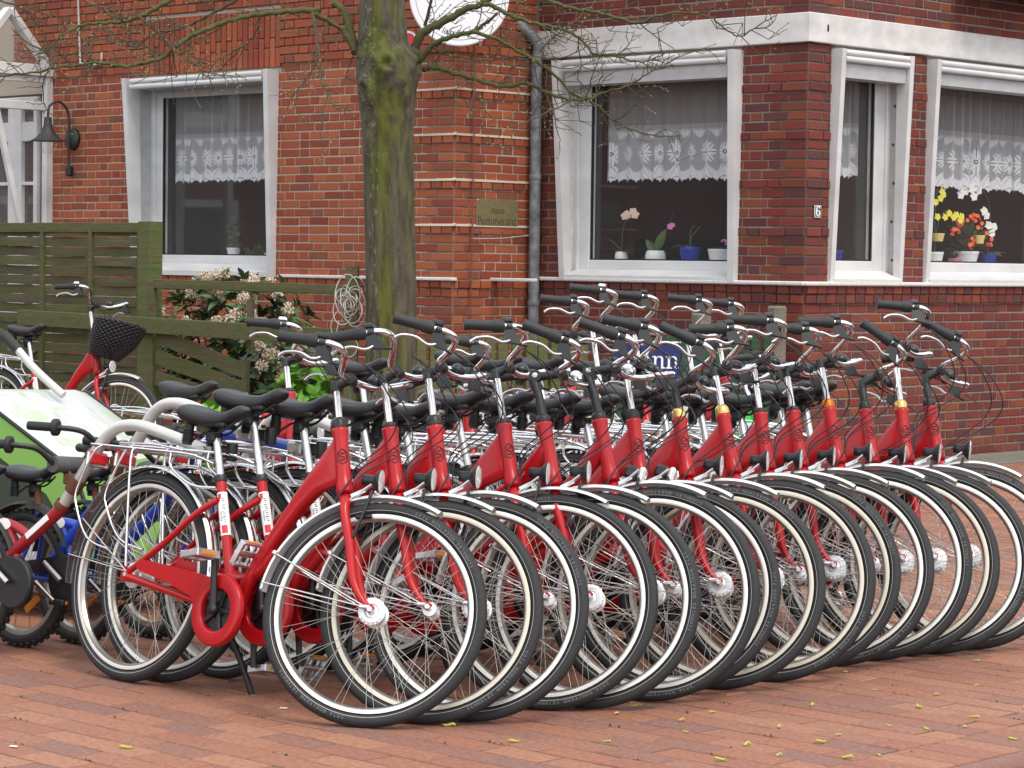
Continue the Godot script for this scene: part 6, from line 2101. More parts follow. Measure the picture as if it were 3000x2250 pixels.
# standing transform: leans to its left on the stand, both tyres on the ground
func stance(hub_target: Vector3, heading: float, lean: float, steer: float, root_given := false) -> Transform3D:
	var rot := Basis(STEER_AXIS.normalized(), deg_to_rad(steer))
	var hub := STEER_FOOT + rot * (FRONT_HUB - STEER_FOOT)
	var axle := rot * Vector3(0, 0, 1)
	var basis_ := Basis(Vector3.UP, -deg_to_rad(heading)) * Basis(Vector3.RIGHT, -deg_to_rad(lean))
	var pitch := 0.0
	var m := basis_
	var low_r := 0.0
	for k in 4:
		m = basis_ * Basis(Vector3.BACK, pitch)
		var h := m * hub
		var n := m * axle
		var low := h.y - 0.336 * sqrt(1.0 - n.y * n.y) - 0.024
		var r := m * REAR_HUB
		var nr := m * Vector3(0, 0, 1)
		low_r = r.y - 0.336 * sqrt(1.0 - nr.y * nr.y) - 0.024
		pitch -= (low - low_r) / 1.1
	m = basis_ * Basis(Vector3.BACK, pitch)
	if root_given:
		return Transform3D(m, Vector3(hub_target.x, -low_r, hub_target.z))
	return Transform3D(m, Vector3(hub_target.x, -low_r, hub_target.z))


var row_at := []


func make_front_row() -> void:
	var g := "red rental bicycles parked in the front row"
	var gold: Material = M.gold
	var amber := mat(0.5, 0.14, 0.01, 0.4, 0.6)
	# where the rear wheel stands, heading, steering, label, features
	var list := [
		[-1.314, -8.616, 43.0, 32.0, "nearest and leftmost red bicycle of the front row, whole front wheel in view", {hub = "drum", collar = "high", crank = 98.0, quill = 0.145, bar_yaw = -17.0, seat = 0.925}],
		[-1.189, -8.619, 38.5, 28.5, "second red bicycle from the left in the front row, tan-edged front rim", {hub = "small", old_rim = true, bar_yaw = -15.0, seat = 0.985, crank = 100.0, quill = 0.170, collar = "low"}],
		[-1.007, -8.712, 41.0, 28.5, "third red bicycle from the left in the front row, chrome stem and drum hub", {hub = "drum", crank = 96.0, quill = 0.180, collar = "high", bright_clamp = false}],
		[-0.835, -8.859, 36.5, 26.5, "fourth red bicycle from the left in the front row, silver brake lever, small hub", {hub = "small", crank = 20.0, quill = 0.180, collar = "low", seat = 0.95}],
		[-0.675, -8.914, 37.5, 26.0, "red bicycle with black jointed stem, left one of the twins in the front row", {hub = "drum", frame = "twin", stem = "joint", collar = "ring", crank = 60.0, quill = 0.155, bright_bell = true, lamp = "round", bar_tilt = -0.2}],
		[-0.472, -9.056, 36.5, 26.5, "red bicycle with black jointed stem and square headlight, right one of the twins", {hub = "drum", frame = "twin", stem = "joint", collar = "ring", crank = 130.0, quill = 0.165, bright_bell = true, lamp = "square", bar_tilt = -0.2}],
		[-0.358, -9.272, 40.5, 30.0, "red bicycle with chrome stem and dark collar, seventh from the left in the front row", {hub = "small", crank = 75.0, quill = 0.180, collar = "high", collar_paint = M.saddle_base, lamp = "square"}],
		[-0.187, -9.380, 41.0, 29.0, "red bicycle with a black angled stem in a gold collar, middle of the front row", {hub = "drum", old_rim = true, stem = "angled", collar = "high", collar_paint = gold, crank = 110.0, quill = 0.120}],
		[-0.030, -9.490, 37.0, 27.0, "red bicycle with a chrome stem in a gold collar, middle of the front row", {hub = "drum", old_rim = true, collar = "high", collar_paint = gold, crank = 30.0, quill = 0.165}],
		[0.151, -9.797, 43.0, 31.5, "red bicycle with chrome stem, tenth from the left in the front row", {hub = "small", crank = 90.0, quill = 0.190, collar = "low", old_rim = true}],
		[0.273, -9.924, 41.0, 30.5, "red bicycle with a low chrome stem, fifth from the right end of the front row", {hub = "drum", crank = 150.0, quill = 0.155, collar = "low"}],
		[0.443, -10.064, 41.0, 28.8, "red bicycle with a chrome stem in an orange collar, fourth from the right end", {hub = "small", collar = "high", collar_paint = amber, crank = 80.0, quill = 0.180}],
		[0.578, -10.214, 43.0, 33.0, "red bicycle with black angled stem and black collar, third from the right end", {hub = "drum", stem = "angled", collar = "high", crank = 45.0, quill = 0.110, old_rim = true}],
		[0.754, -10.330, 46.5, 35.0, "red bicycle with a tall chrome stem in a gold collar, second from right end", {hub = "drum", collar = "high", collar_paint = gold, crank = 100.0, quill = 0.245}],
		[0.881, -10.411, 44.0, 33.5, "red bicycle at the far right end of the front row, black angled stem", {hub = "drum", stem = "angled", collar = "high", crank = 70.0, quill = 0.120}],
	]
	for k in list.size():
		var q: Array = list[k]
		var o: Dictionary = q[5]
		o.spin = fmod(k * 1.37, TAU)
		if not o.has("seat"):
			o.seat = 0.93 + 0.012 * ((k * 7) % 4)
		o.nose = 0.03 + 0.02 * ((k * 5) % 4)
		if not o.has("bar_tilt"):
			o.bar_tilt = [0.0, 0.28, -0.08, 0.16, -0.2, -0.22, 0.02, -0.22, 0.22, 0.2, 0.16, 0.16, -0.36, 0.2, -0.26][k]
		o.pedal = 0.2 + 0.3 * ((k * 3) % 4)
		var at := stance(Vector3(q[0], 0, q[1]), q[2], [12.0, 12.0, 10.0, 12.0, 10.0, 8.0, 12.0, 12.0, 10.0, 12.0, 12.0, 10.0, 14.0, 14.0, 12.0][k], q[3])
		row_at.append(at)
		make_bike(at, q[3], q[4], g, o)


func make_back_row() -> void:
	var g := "rental bicycles parked in the second row"
	var list := [
		[-1.662, -10.736, 42.0, 25.0, "red bicycle with low handlebar behind the nearest saddles, left of the tree", M.red, {hub = "small", quill = 0.130, collar = "low", bright_shifter = true, seat = 0.9}],
		[-0.509, -11.436, 42.0, 31.0, "red bicycle in the second row, just left of the cream one", M.red, {hub = "drum", quill = 0.230, collar = "low", seat = 1.03}],
		[-0.373, -11.636, 42.0, 31.0, "cream-coloured bicycle in the second row", M.cream, {hub = "drum", quill = 0.280, collar = "low", bright_shifter = true, seat = 1.0}],
		[-0.171, -12.036, 42.0, 30.0, "red bicycle in the second row, just right of the cream one", M.red, {hub = "small", quill = 0.250, collar = "low", frame = "twin", seat = 0.98}],
		[0.087, -12.336, 42.0, 31.0, "white bicycle in the second row, second from its right end", M.white, {hub = "small", quill = 0.230, collar = "high", seat = 0.97}],
		[0.26, -12.66, 42.0, 31.0, "red bicycle at the right end of the second row", M.red, {hub = "small", quill = 0.210, collar = "low", seat = 0.95}],
		[-0.95, -11.05, 42.0, 32.0, "red bicycle in the second row straight in front of the tree", M.red, {hub = "small", quill = 0.050, collar = "low", seat = 1.0}],
	]
	for k in list.size():
		var q: Array = list[k]
		var o: Dictionary = q[6]
		o.paint = q[5]
		o.spin = 0.7 * k
		o.print = false
		if q[5] == M.cream:
			o.called = "cream_bicycle"
		elif q[5] == M.white:
			o.called = "white_bicycle"
		make_bike(stance(Vector3(q[0], 0, q[1]), q[2], 11.0, q[3]), q[3], q[4], g, o)
	# the bicycle with the basket by the woven fence
	var at := stance(Vector3(-3.40, 0, -16.43), 38.0, 9.0, 12.0)
	var b := make_bike(at, 12.0, "red bicycle with a black wicker basket beside the woven fence", "", {hub = "small", quill = 0.220, collar = "low", collar_paint = M.gold, bright_shifter = true, seat = 0.98, print = false})
	var turn := Transform3D(Basis(STEER_AXIS.normalized(), deg_to_rad(12.0)), Vector3.ZERO)
	turn.origin = STEER_FOOT - turn.basis * STEER_FOOT
	make_basket(at * turn * Transform3D(Basis(Vector3.BACK, -0.14), Vector3(0.9, 1.07, 0.0)))
	# green child's bicycle glimpsed between the frames
	var at2 := stance(Vector3(0.34, 0, -11.75), 18.0, 8.0, 10.0)
	make_bike(at2.scaled_local(Vector3.ONE * 0.88), 10.0, "child's bicycle with bright green frame behind the front row's carriers", "", {called = "green_bicycle", hub = "small", paint = M.lime, print = false, seat = 0.8, quill = 0.130})
	# blue shop board leaning behind the handlebars
	var board := thing("shop_board", "dark blue advertising board with white lettering behind the bicycles", "sign", Transform3D(Basis(Vector3.UP, 0.1), Vector3(0.72, 0, -13.6)))
	put("panel", simple_box(Vector3(0.36, 0.19, 0.02), 0.004), M.enamel_blue, board, where(Vector3(0, 0.93, 0)))
	text("denn", 0.085, M.label_white, board, where(Vector3(0.03, 0.93, 0.0105)), "lettering", false, true)
	put("edge", simple_box(Vector3(0.36, 0.008, 0.024), 0.002), M.label_white, board, where(Vector3(0, 1.029, 0)))
	for x in [-0.18, 0.18]:
		put("leg", simple_box(Vector3(0.03, 0.84, 0.02), 0.003), M.alu, board, where(Vector3(x, 0.42, -0.012)))


func make_basket(at: Transform3D) -> void:
	var t := thing("wicker_basket", "black wicker basket hung on the handlebar of the red bicycle by the fence", "basket", at)
	var outline := func(f: float, a: float) -> Vector3:
		# f 0 at the bottom, 1 at the rim; a runs round; flat towards the bicycle (x = 0), round in front
		var w := lerpf(0.10, 0.19, f) + 0.02 * sin(f * PI)
		var d := lerpf(0.16, 0.27, f) + 0.02 * sin(f * PI)
		var x := d * 0.5 + d * 0.5 * cos(a) * (1.0 if cos(a) > 0 else 0.92)
		return Vector3(x, -0.23 + 0.24 * f - 0.05 * f * (1.0 - x / 0.3) * 0.4, w * signf(sin(a)) * pow(absf(sin(a)), 0.9))
	var weave := Geo.new()
	var rows := 17
	for r in rows:
		var f := (r + 0.5) / rows
		var p := []
		for s in 97:
			var a := TAU * s / 96.0
			var q: Vector3 = outline.call(f, a)
			var out := Vector3(q.x - 0.13, 0, q.z).normalized()
			p.append(q + out * 0.007 * (1.0 if (s / 2 + r) % 2 == 0 else -1.0))
		weave.tube(p, 0.0078, 6, false)
	put("weave", weave.done(), M.wicker, t)
	var stakes := Geo.new()
	for s in 48:
		var a := TAU * s / 48.0
		var p := []
		for k in 7:
			p.append(outline.call(k / 6.0, a))
		stakes.tube(p, 0.0034, 5)
	put("stake", stakes.done(), M.wicker, t)
	var rim := Geo.new()
	for j in 2:
		var p := []
		for s in 97:
			var a := TAU * s / 96.0
			p.append(outline.call(1.0, a) + Vector3(0, 0.006 * sin(s * 0.9 + j * PI), 0.005 * cos(s * 0.9 + j * PI)))
		rim.tube(p, 0.0075, 7, false)
	put("rim", rim.done(), M.wicker, t)
	var bottom := Geo.new()
	var ring := PackedVector3Array()
	var ring2 := PackedVector3Array()
	for s in 48:
		ring.append(outline.call(0.0, TAU * s / 48.0))
		ring2.append(outline.call(0.02, TAU * s / 48.0) + Vector3(0, 0.008, 0))
	bottom.loft([ring, ring2])
	put("bottom", bottom.done(), M.wicker, t)


# ---------------------------------------------------------------- tag-along bicycles, trailer, litter

func make_tag_alongs() -> void:
	tag_along(row_at[0] * Vector3(0.285, 0.82, 0), Vector3(-2.0, 0, -9.28), M.dull_red, M.silver_paint, M.dull_red, "red child's tag-along bike with silver arm, hitched to the nearest bicycle", 0.0, true)
	tag_along(row_at[1] * Vector3(0.265, 0.875, 0), Vector3(-1.81, 0, -9.36), M.blue, M.silver_paint, M.blue, "blue child's tag-along bike with silver arm, hitched to the second bicycle", 0.02, false)
	tag_along(row_at[2] * Vector3(0.285, 0.82, 0), Vector3(-1.61, 0, -9.44), M.blue, M.blue, M.blue, "blue child's tag-along bike with blue arm, hitched to the third bicycle", -0.04, false)
	tag_along(row_at[3] * Vector3(0.275, 0.85, 0), Vector3(-1.36, 0, -9.62), M.blue, M.silver_paint, M.blue, "blue tag-along bike mostly hidden behind the carriers, hitched to the fourth bicycle", 0.0, false)


# own axes: x forward to the hitch, wheel contact at the origin
func tag_along(hitch: Vector3, foot: Vector3, paint: Material, arm: Material, low: Material, label: String, dy: float, foam: bool) -> void:
	var flat := Vector3(hitch.x - foot.x, 0, hitch.z - foot.z)
	var f := flat.normalized()
	var lean := Basis(Vector3.RIGHT, deg_to_rad(-5.0))
	var t := thing("tag_along_bicycle", label, "tag-along bike", Transform3D(Basis(f, Vector3.UP, f.cross(Vector3.UP)) * lean, foot), "children's tag-along bikes hitched to the front row")
	var l := flat.length()
	var h := hitch.y - 0.01
	var g := Geo.new()
	var arm_path := smooth_path([Vector3(l - 0.80, h - 0.25, 0.0), Vector3(l - 0.68, h - 0.09, 0), Vector3(l - 0.58, h + 0.035 + dy, 0), Vector3(l - 0.46, h + 0.07 + dy, 0), Vector3(l - 0.28, h + 0.04 + dy * 0.6, 0), Vector3(l - 0.12, h, 0)], 6)
	g.tube(arm_path, 0.021, 14)
	put("tow_arm", g.done(), arm, t)
	g = Geo.new()
	g.box(where(Vector3(l - 0.115, h, 0)), Vector3(0.075, 0.045, 0.044), 0.008)
	g.tube([Vector3(l - 0.11, h, -0.035), Vector3(l - 0.11, h, 0.035)], 0.016, 12)
	var hi := put("hitch_joint", g.done(), M.silver_paint, t)
	g = Geo.new()
	g.box(where(Vector3(l - 0.045, h, 0)), Vector3(0.075, 0.04, 0.036), 0.006)
	g.lathe([Vector2(0.0135, -0.03), Vector2(0.0195, -0.028), Vector2(0.0195, 0.028), Vector2(0.0135, 0.03)], where(Vector3(l + 0.002, h, 0)), 16)
	put("hitch_clamp", g.done(), M.black, hi)
	g = Geo.new()
	for y in [-0.03, 0.03]:
		g.tube([Vector3(l - 0.01, h + y, 0.02), Vector3(l - 0.01, h + y, 0.034)], 0.007, 6)
	put("bolt", g.done(), M.rust, hi)
	# frame
	g = Geo.new()
	var joint := Vector3(l - 0.80, h - 0.25, 0)
	var bb := Vector3(0.29, 0.27, 0)
	var heel := Vector3(0.1, 0.275, 0)
	g.tube([joint + Vector3(0.016, 0.02, 0), joint, joint.lerp(heel, 0.5), heel], [0.024, 0.024, 0.0225, 0.02], 14)
	g.tube(smooth_path([joint.lerp(heel, 0.4), Vector3(0.2, 0.475, 0), Vector3(0.06, 0.465, 0)], 4), 0.018, 12)
	g.tube([bb, Vector3(0.2, 0.47, 0)], 0.016, 12)
	g.tube([Vector3(0.08, 0.42, 0), Vector3(0.055, 0.5, 0)], 0.0165, 12)
	for s in [-1.0, 1.0]:
		g.tube([Vector3(0, 0.255, s * 0.05), Vector3(0.07, 0.45, s * 0.018)], 0.0085, 8)
		g.tube([Vector3(0, 0.255, s * 0.05), bb + Vector3(0, 0, s * 0.02)], 0.0095, 8)
	g.tube([bb + Vector3(0, 0, -0.034), bb + Vector3(0, 0, 0.034)], 0.021, 12)
	var fr := put("frame", g.done(), paint, t)
	g = Geo.new()
	g.lathe([Vector2(0.0, 0.0015), Vector2(0.02, 0.001), Vector2(0.021, 0)], Transform3D(Basis(Vector3(1.6, 0, 0), Vector3(0, 0, 1), Vector3(0, 1, 0)), Vector3(0.19, 0.474, 0.0178)), 20)
	put("oval_sticker", g.done(), M.label_white, fr)
	if paint == M.dull_red:
		put("strip_sticker", simple_box(Vector3(0.13, 0.022, 0.004), 0.001), M.label_white, fr, Transform3D(Basis(Vector3.BACK, (joint - heel).angle_to(Vector3.RIGHT)), joint.lerp(heel, 0.25) + Vector3(0, 0, 0.0235)))
	g = Geo.new()
	g.lathe([Vector2(0.0235, -0.03), Vector2(0.029, -0.028), Vector2(0.029, 0.028), Vector2(0.0235, 0.03)], along(joint.lerp(arm_path[8], 0.45), arm_path[8] - joint), 16)
	g.box(where(joint.lerp(arm_path[8], 0.45) + Vector3(-0.03, 0.02, 0)), Vector3(0.04, 0.04, 0.04), 0.006)
	var cl := put("bar_clamp", g.done(), M.rust, t)
	put("joint_clamp", once("joint clamp", func(q): q.lathe([Vector2(0.023, -0.014), Vector2(0.0275, -0.012), Vector2(0.0275, 0.012), Vector2(0.023, 0.014)], Transform3D(), 16)), M.rust, t, along(joint + Vector3(0.008, 0.018, 0), arm_path[3] - arm_path[0]))
	# handlebar
	var hb := joint.lerp(arm_path[8], 0.45) + Vector3(-0.05, 0.07, 0)
	g = Geo.new()
	g.tube([joint.lerp(arm_path[8], 0.45) + Vector3(-0.03, 0.03, 0), hb], 0.011, 10)
	var left := smooth_path([hb, hb + Vector3(0.0, 0.0, -0.06), hb + Vector3(-0.02, 0.05, -0.13), hb + Vector3(-0.08, 0.06, -0.2), hb + Vector3(-0.19, 0.06, -0.24)], 5)
	var rightp := smooth_path([hb, hb + Vector3(0.0, 0.0, 0.06), hb + Vector3(-0.02, 0.05, 0.13), hb + Vector3(-0.08, 0.06, 0.2), hb + Vector3(-0.19, 0.06, 0.24)], 5)
	left.reverse()
	left.append_array(rightp.slice(1))
	g.tube(left, 0.0105, 10)
	var bar := put("handlebar", g.done(), M.black, t)
	if foam:
		g = Geo.new()
		g.tube([hb + Vector3(0, 0, -0.07), hb + Vector3(0, 0, 0.07)], 0.03, 14)
		put("foam_pad", g.done(), M.foam, bar)
	for s in [-1.0, 1.0]:
		g = Geo.new()
		var e := hb + Vector3(-0.19, 0.06, 0.24 * s)
		var d := Vector3(0.11, 0, -0.04 * s)
		g.tube([e, e + d * 0.04, e + d * 0.85], [0.0155, 0.0165, 0.0165], 14)
		g.tube([e + d * 0.85, e + d * 0.88, e + d * 1.0, e + d * 1.03], [0.02, 0.031, 0.031, 0.02], 16)
		put("grip", g.done(), M.rubber, bar)
	# seat
	g = Geo.new()
	g.tube([Vector3(0.06, 0.49, 0), Vector3(0.035, 0.6, 0)], 0.0125, 10)
	put("seat_post", g.done(), M.rust, t)
	var sad := put("saddle", saddle_mesh(), M.saddle, t, Transform3D(Basis(Vector3.BACK, 0.06).scaled(Vector3(0.88, 0.85, 0.8)), Vector3(0.025, 0.645, 0)))
	put("saddle_frame", saddle_under(), M.saddle_base, sad)
	# wheel with knobbly tyre
	var w := put("wheel", once("knobbly tyre", func(q):
		var p := []
		for k in 13:
			var a := TAU * k / 12.0
			p.append(Vector2(0.228 + cos(a) * 0.024, sin(a) * 0.024))
		q.lathe(p, Transform3D(WHEEL, Vector3.ZERO), 60)
		for k in 44:
			for s in [-1.0, 0.0, 1.0]:
				var a := TAU * (k + (0.5 if s == 0.0 else 0.0)) / 44.0
				var b := Basis(Vector3.BACK, a)
				q.box(Transform3D(b * Basis(Vector3.UP, -s * 0.75), b * Vector3(0.228 + 0.0265 * cos(s * 0.75), 0, s * 0.0185)), Vector3(0.008, 0.017, 0.013), 0.002)), M.tyre, t, where(Vector3(0, 0.255, 0)))
	put("rim", once("small rim", func(q):
		q.lathe([Vector2(0.211, 0.0155), Vector2(0.194, 0.0145), Vector2(0.188, 0.0), Vector2(0.194, -0.0145), Vector2(0.211, -0.0155)], Transform3D(WHEEL, Vector3.ZERO), 60, 0.0, TAU, false)), M.rim, w)
	put("spokes", once("small spokes", func(q):
		for side in [-1.0, 1.0]:
			for k in 14:
				var a := TAU * (k + (0.25 if side > 0 else 0.0)) / 14.0
				var hh := a - (1.0 if k % 2 == 0 else -1.0)
				q.tube([Vector3(cos(hh) * 0.02, sin(hh) * 0.02, side * 0.028), Vector3(cos(a) * 0.192, sin(a) * 0.192, side * 0.003)], 0.001, 4, false)), M.rust, w)
	put("hub", once("hubsmall", func(_q): pass) if cache.has("hubsmall") else simple_box(Vector3(0.03, 0.03, 0.08), 0.01), M.hub, w)
	put("wheel_reflector", simple_box(Vector3(0.09, 0.028, 0.008), 0.003), M.amber, w, Transform3D(Basis(Vector3.BACK, 0.7), Vector3(0.07, -0.09, 0.012)))
	# chain guard and crank
	put("chain_guard", once("child chain guard", func(q):
		q.lathe([Vector2(0.0, 0.058), Vector2(0.088, 0.058), Vector2(0.094, 0.052), Vector2(0.094, 0.036), Vector2(0.088, 0.034)], Transform3D(WHEEL, Vector3(0.29, 0.27, 0)), 36, 0.0, TAU, false)
		q.plate(PackedVector2Array([Vector2(0.29, 0.364), Vector2(0.02, 0.315), Vector2(0.0, 0.29), Vector2(0.02, 0.27), Vector2(0.24, 0.3)]), 0.04, 0.056)), M.black, t)
	put("chain", once("child chain", func(q):
		q.tube(smooth_path([Vector3(0.29, 0.205, 0.045), Vector3(0.15, 0.205, 0.045), Vector3(0.0, 0.222, 0.045)], 4), 0.005, 6)), M.rust, t)
	put("crank_arm", once("child crank", func(q):
		q.tube([Vector3(0.29, 0.27, 0.075), Vector3(0.2, 0.33, 0.082)], [0.012, 0.009], 8)), M.steel, t)
	put("crank_arm", once("child crank far", func(q):
		q.tube([Vector3(0.29, 0.27, -0.06), Vector3(0.38, 0.21, -0.07)], [0.012, 0.009], 8)), M.steel, t)
	var pe := put("pedal", simple_box(Vector3(0.075, 0.022, 0.075), 0.004), M.black, t, where(Vector3(0.38, 0.205, -0.115)))
	put("reflector", simple_box(Vector3(0.004, 0.012, 0.05), 0.001), M.amber, pe, where(Vector3(0.039, 0, 0)))
	put("mudguard", once("child guard", func(q):
		var p := []
		for k in 7:
			var a := PI * k / 6.0
			p.append(Vector2(0.272 + sin(a) * 0.012, -cos(a) * 0.034))
		q.lathe(p, Transform3D(WHEEL, Vector3(0, 0.255, 0)), 36, 0.5, 2.9)), M.saddle_base, t)


func film_texture() -> ImageTexture:
	# printed rain cover: pale film with soft grey streaks and green washes
	var s := 256
	var im := Image.create(s, s, false, Image.FORMAT_RGB8)
	var f := FastNoiseLite.new()
	f.seed = 61
	f.frequency = 0.02
	f.fractal_octaves = 4
	for y in s:
		for x in s:
			var n := f.get_noise_2d(x * 0.6 + y * 0.5, y * 1.7)
			var c := Color(0.8, 0.82, 0.76)
			c = c.lerp(Color(0.5, 0.68, 0.3), clampf(n * 2.0 - 0.25, 0.0, 0.6))
			c = c.lerp(Color(0.4, 0.42, 0.44), clampf(f.get_noise_2d(x * 3.0, y * 0.9 + 300.0) * 3.0 - 0.8, 0.0, 0.4))
			im.set_pixel(x, y, c.linear_to_srgb())
	return ImageTexture.create_from_image(im)


func make_child_trailer() -> void:
	var green := mat(0.2, 0.4, 0.08, 0.6)
	var pale := mat(0.45, 0.47, 0.46, 0.45)
	var film := mat(0.62, 0.62, 0.62, 0.32)
	film.albedo_texture = film_texture()
	film.clearcoat_enabled = true
	film.clearcoat = 0.4
	var mesh_window := mat(0.035, 0.045, 0.03, 0.3)
	var f := Vector3(0.90, 0, 0.436).normalized()
	var t := thing("child_trailer", "lime green and white child bike trailer with clear rain cover at the left edge", "trailer", Transform3D(Basis(f, Vector3.UP, f.cross(Vector3.UP)), Vector3(-2.42, 0, -10.75)))
	# cross-section of the body along x: the nose is forward (right in the picture)
	var top := [Vector2(-0.55, 0.8), Vector2(-0.1, 0.87), Vector2(0.5, 0.885), Vector2(0.95, 0.62), Vector2(1.06, 0.36), Vector2(1.1, 0.2)]
	var w := 0.36
	var g := Geo.new()
	var rings := []
	for q in top:
		var p := PackedVector3Array()
		for k in 9:
			var z := lerpf(-w, w, k / 8.0)
			p.append(Vector3(q.x, q.y - 0.02 * pow(absf(z) / w, 3.0) + 0.004 * sin(z * 30.0 + q.x * 20.0), z))
		rings.append(p)
	g.loft(rings.slice(0, 4), false, false)
	put("rain_cover", g.done(), film, t)
	g = Geo.new()
	g.loft(rings.slice(3), false, false)
	put("nose_cover", g.done(), green, t)
	for s in [-1.0, 1.0]:
		# green hem along the roof edge, dark mesh window and pale lower side
		g = Geo.new()
		var hem := []
		for q in top:
			hem.append(Vector3(q.x, q.y - 0.02, w * s))
		var low := [Vector3(-0.55, 0.7, w * s), Vector3(-0.05, 0.74, w * s), Vector3(0.42, 0.74, w * s), Vector3(0.82, 0.5, w * s), Vector3(0.96, 0.3, w * s), Vector3(1.0, 0.2, w * s)]
		for k in 5:
			g.quad(hem[k] + Vector3(0, 0, 0.004 * s), hem[k + 1] + Vector3(0, 0, 0.004 * s), low[k + 1] + Vector3(0, 0, 0.004 * s), low[k] + Vector3(0, 0, 0.004 * s))
		put("side_hem", g.done(), green, t)
		g = Geo.new()
		var base := [Vector3(-0.55, 0.62, w * s), Vector3(-0.05, 0.6, w * s), Vector3(0.38, 0.55, w * s), Vector3(0.66, 0.37, w * s), Vector3(0.88, 0.24, w * s), Vector3(1.0, 0.19, w * s)]
		for k in 5:
			g.quad(low[k], low[k + 1], base[k + 1], base[k])
		put("mesh_window", g.done(), mesh_window, t)
		g = Geo.new()
		for k in 5:
			g.quad(base[k] + Vector3(0, 0, 0.003 * s), base[k + 1] + Vector3(0, 0, 0.003 * s), Vector3(base[k + 1].x, 0.16, w * s), Vector3(base[k].x, 0.16, w * s))
		put("side_panel", g.done(), pale, t)
		g = Geo.new()
		g.tube(hem, 0.009, 8)
		put("piping", g.done(), M.black if s < 0 else M.saddle_base, t)
	put("floor", simple_box(Vector3(1.6, 0.04, w * 2.0 - 0.02), 0.01), M.black, t, where(Vector3(0.25, 0.15, 0)))
	g = Geo.new()
	g.quad(Vector3(-0.55, 0.16, -w), Vector3(-0.55, 0.16, w), Vector3(-0.55, 0.79, w), Vector3(-0.55, 0.79, -w))
	put("back_panel", g.done(), green, t)
	# push handle: black foam on a bright tube
	for s in [-1.0, 1.0]:
		pass
	g = Geo.new()
	g.tube(smooth_path([Vector3(0.6, 0.87, -0.05), Vector3(0.46, 0.97, -0.05), Vector3(0.36, 1.06, -0.05)], 4), 0.017, 12)
	put("handle_tube", g.done(), M.silver_paint, t)
	g = Geo.new()
	g.tube(smooth_path([Vector3(0.37, 1.05, -0.05), Vector3(0.27, 1.12, -0.05), Vector3(0.1, 1.15, -0.05), Vector3(-0.3, 1.13, -0.05)], 5), 0.022, 12)
	put("handle_grip", g.done(), M.rubber, t)
	for s in [-1.0, 1.0]:
		wheel_parts(t, "wheel", where(Vector3(-0.1, 0.255, s * 0.44)), "small", false, 0.228, false)


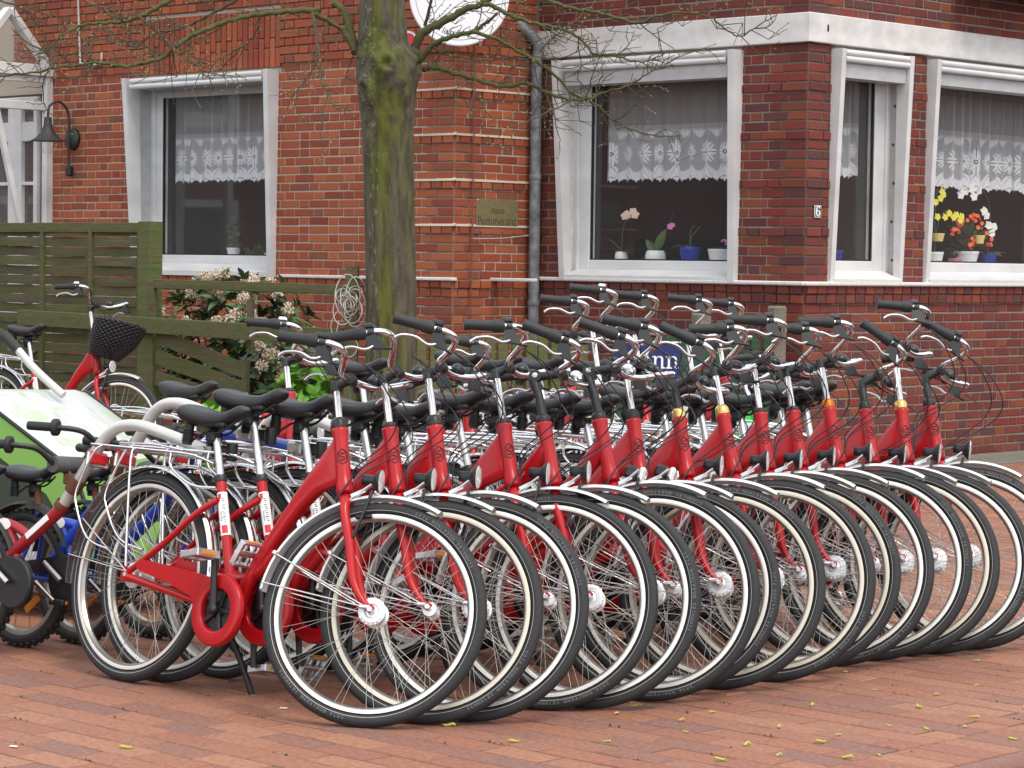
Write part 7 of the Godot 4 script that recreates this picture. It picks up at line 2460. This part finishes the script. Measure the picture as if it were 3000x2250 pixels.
func make_litter() -> void:
	var g := Geo.new()
	var p := []
	for k in 8:
		p.append(Vector3(-0.022 + k * 0.0062, 0.005 + 0.003 * sin(k * 0.9), 0.006 * sin(k * 0.7)))
	g.tube(p, [0.0015, 0.0042, 0.0048, 0.0042, 0.005, 0.0044, 0.0038, 0.0014], 6)
	for k in 5:
		leaf(g, Vector3(-0.015 + k * 0.008, 0.006, 0), Vector3(0.006, 0.002, 0.012 if k % 2 else -0.012), 0.004)
	var m := g.done()
	# where they lie, (x, z) on the paving
	var spots := [Vector2(1.0, -8.3), Vector2(1.45, -8.55), Vector2(1.62, -8.75), Vector2(1.25, -8.62), Vector2(0.66, -8.15), Vector2(0.85, -7.9), Vector2(1.02, -7.78), Vector2(1.2, -7.95), Vector2(1.31, -7.9), Vector2(1.44, -7.95), Vector2(1.5, -8.12), Vector2(0.95, -7.66), Vector2(0.72, -7.6), Vector2(0.55, -7.8), Vector2(0.8, -7.44), Vector2(1.0, -7.42), Vector2(1.1, -7.46), Vector2(0.62, -7.36), Vector2(0.55, -8.0), Vector2(0.35, -8.1), Vector2(0.42, -8.25), Vector2(0.3, -7.62), Vector2(-0.18, -7.85), Vector2(0.02, -7.6), Vector2(-1.12, -7.42), Vector2(1.7, -8.3), Vector2(1.55, -7.75), Vector2(1.35, -8.3), Vector2(1.72, -9.3), Vector2(1.2, -9.0)]
	for s in spots:
		tag(put("fallen_catkin", m, M.catkin, self, Transform3D(Basis(Vector3.UP, rng.randf() * TAU).scaled(Vector3.ONE * rng.randf_range(0.45, 0.95)), Vector3(s.x, 0.002, s.y))), "small yellow-green fallen catkin lying on the red brick paving", "catkin", "fallen catkins on the paving")
	for s in [Vector2(-0.72, -8.12), Vector2(-1.45, -7.42), Vector2(-0.45, -8.9)]:
		tag(put("paper_scrap", simple_box(Vector3(0.024, 0.0015, 0.012)), M.label_white, self, Transform3D(Basis(Vector3.UP, s.x * 9.0), Vector3(s.x, 0.004, s.y))), "tiny white scrap of paper on the red brick paving", "litter", "paper scraps on the paving")


# ---------------------------------------------------------------- across the road: seen only as reflections in panes and chrome

func make_opposite_side() -> void:
	var wall_m: Material = M.dark_bricks[1]
	var list := [[Vector3(-27, 0, -19), PI / 2.0, "brick house across the lane to the left, outside the view"], [Vector3(29, 0, -22), -PI / 2.0, "brick house across the lane to the right, outside the view"]]
	for q in list:
		var t := thing("neighbour_house", q[2], "house", Transform3D(Basis(Vector3.UP, q[1]), q[0]))
		put("wall", simple_box(Vector3(26, 6.4, 6)), wall_m, t, where(Vector3(0, 3.2, -3)))
		var roof := Geo.new()
		roof.plate(PackedVector2Array([Vector2(0.4, 6.3), Vector2(-3.0, 9.8), Vector2(-6.4, 6.3)]), -13.3, 13.3, Transform3D(Basis(Vector3.BACK, Vector3.UP, Vector3.RIGHT), Vector3.ZERO))
		put("roof", roof.done(), M.orange_bricks[4], t)
		for x in [-10.5, -7.5, -4.5, -1.5, 1.5, 4.5, 7.5, 10.5]:
			for y in [1.7, 4.6]:
				var w := put("window", simple_box(Vector3(1.25, 1.6, 0.08)), M.pvc, t, where(Vector3(x, y, 0.03)))
				put("pane", simple_box(Vector3(1.0, 1.35, 0.02)), M.gasket, w, where(Vector3(0, 0, 0.045)))
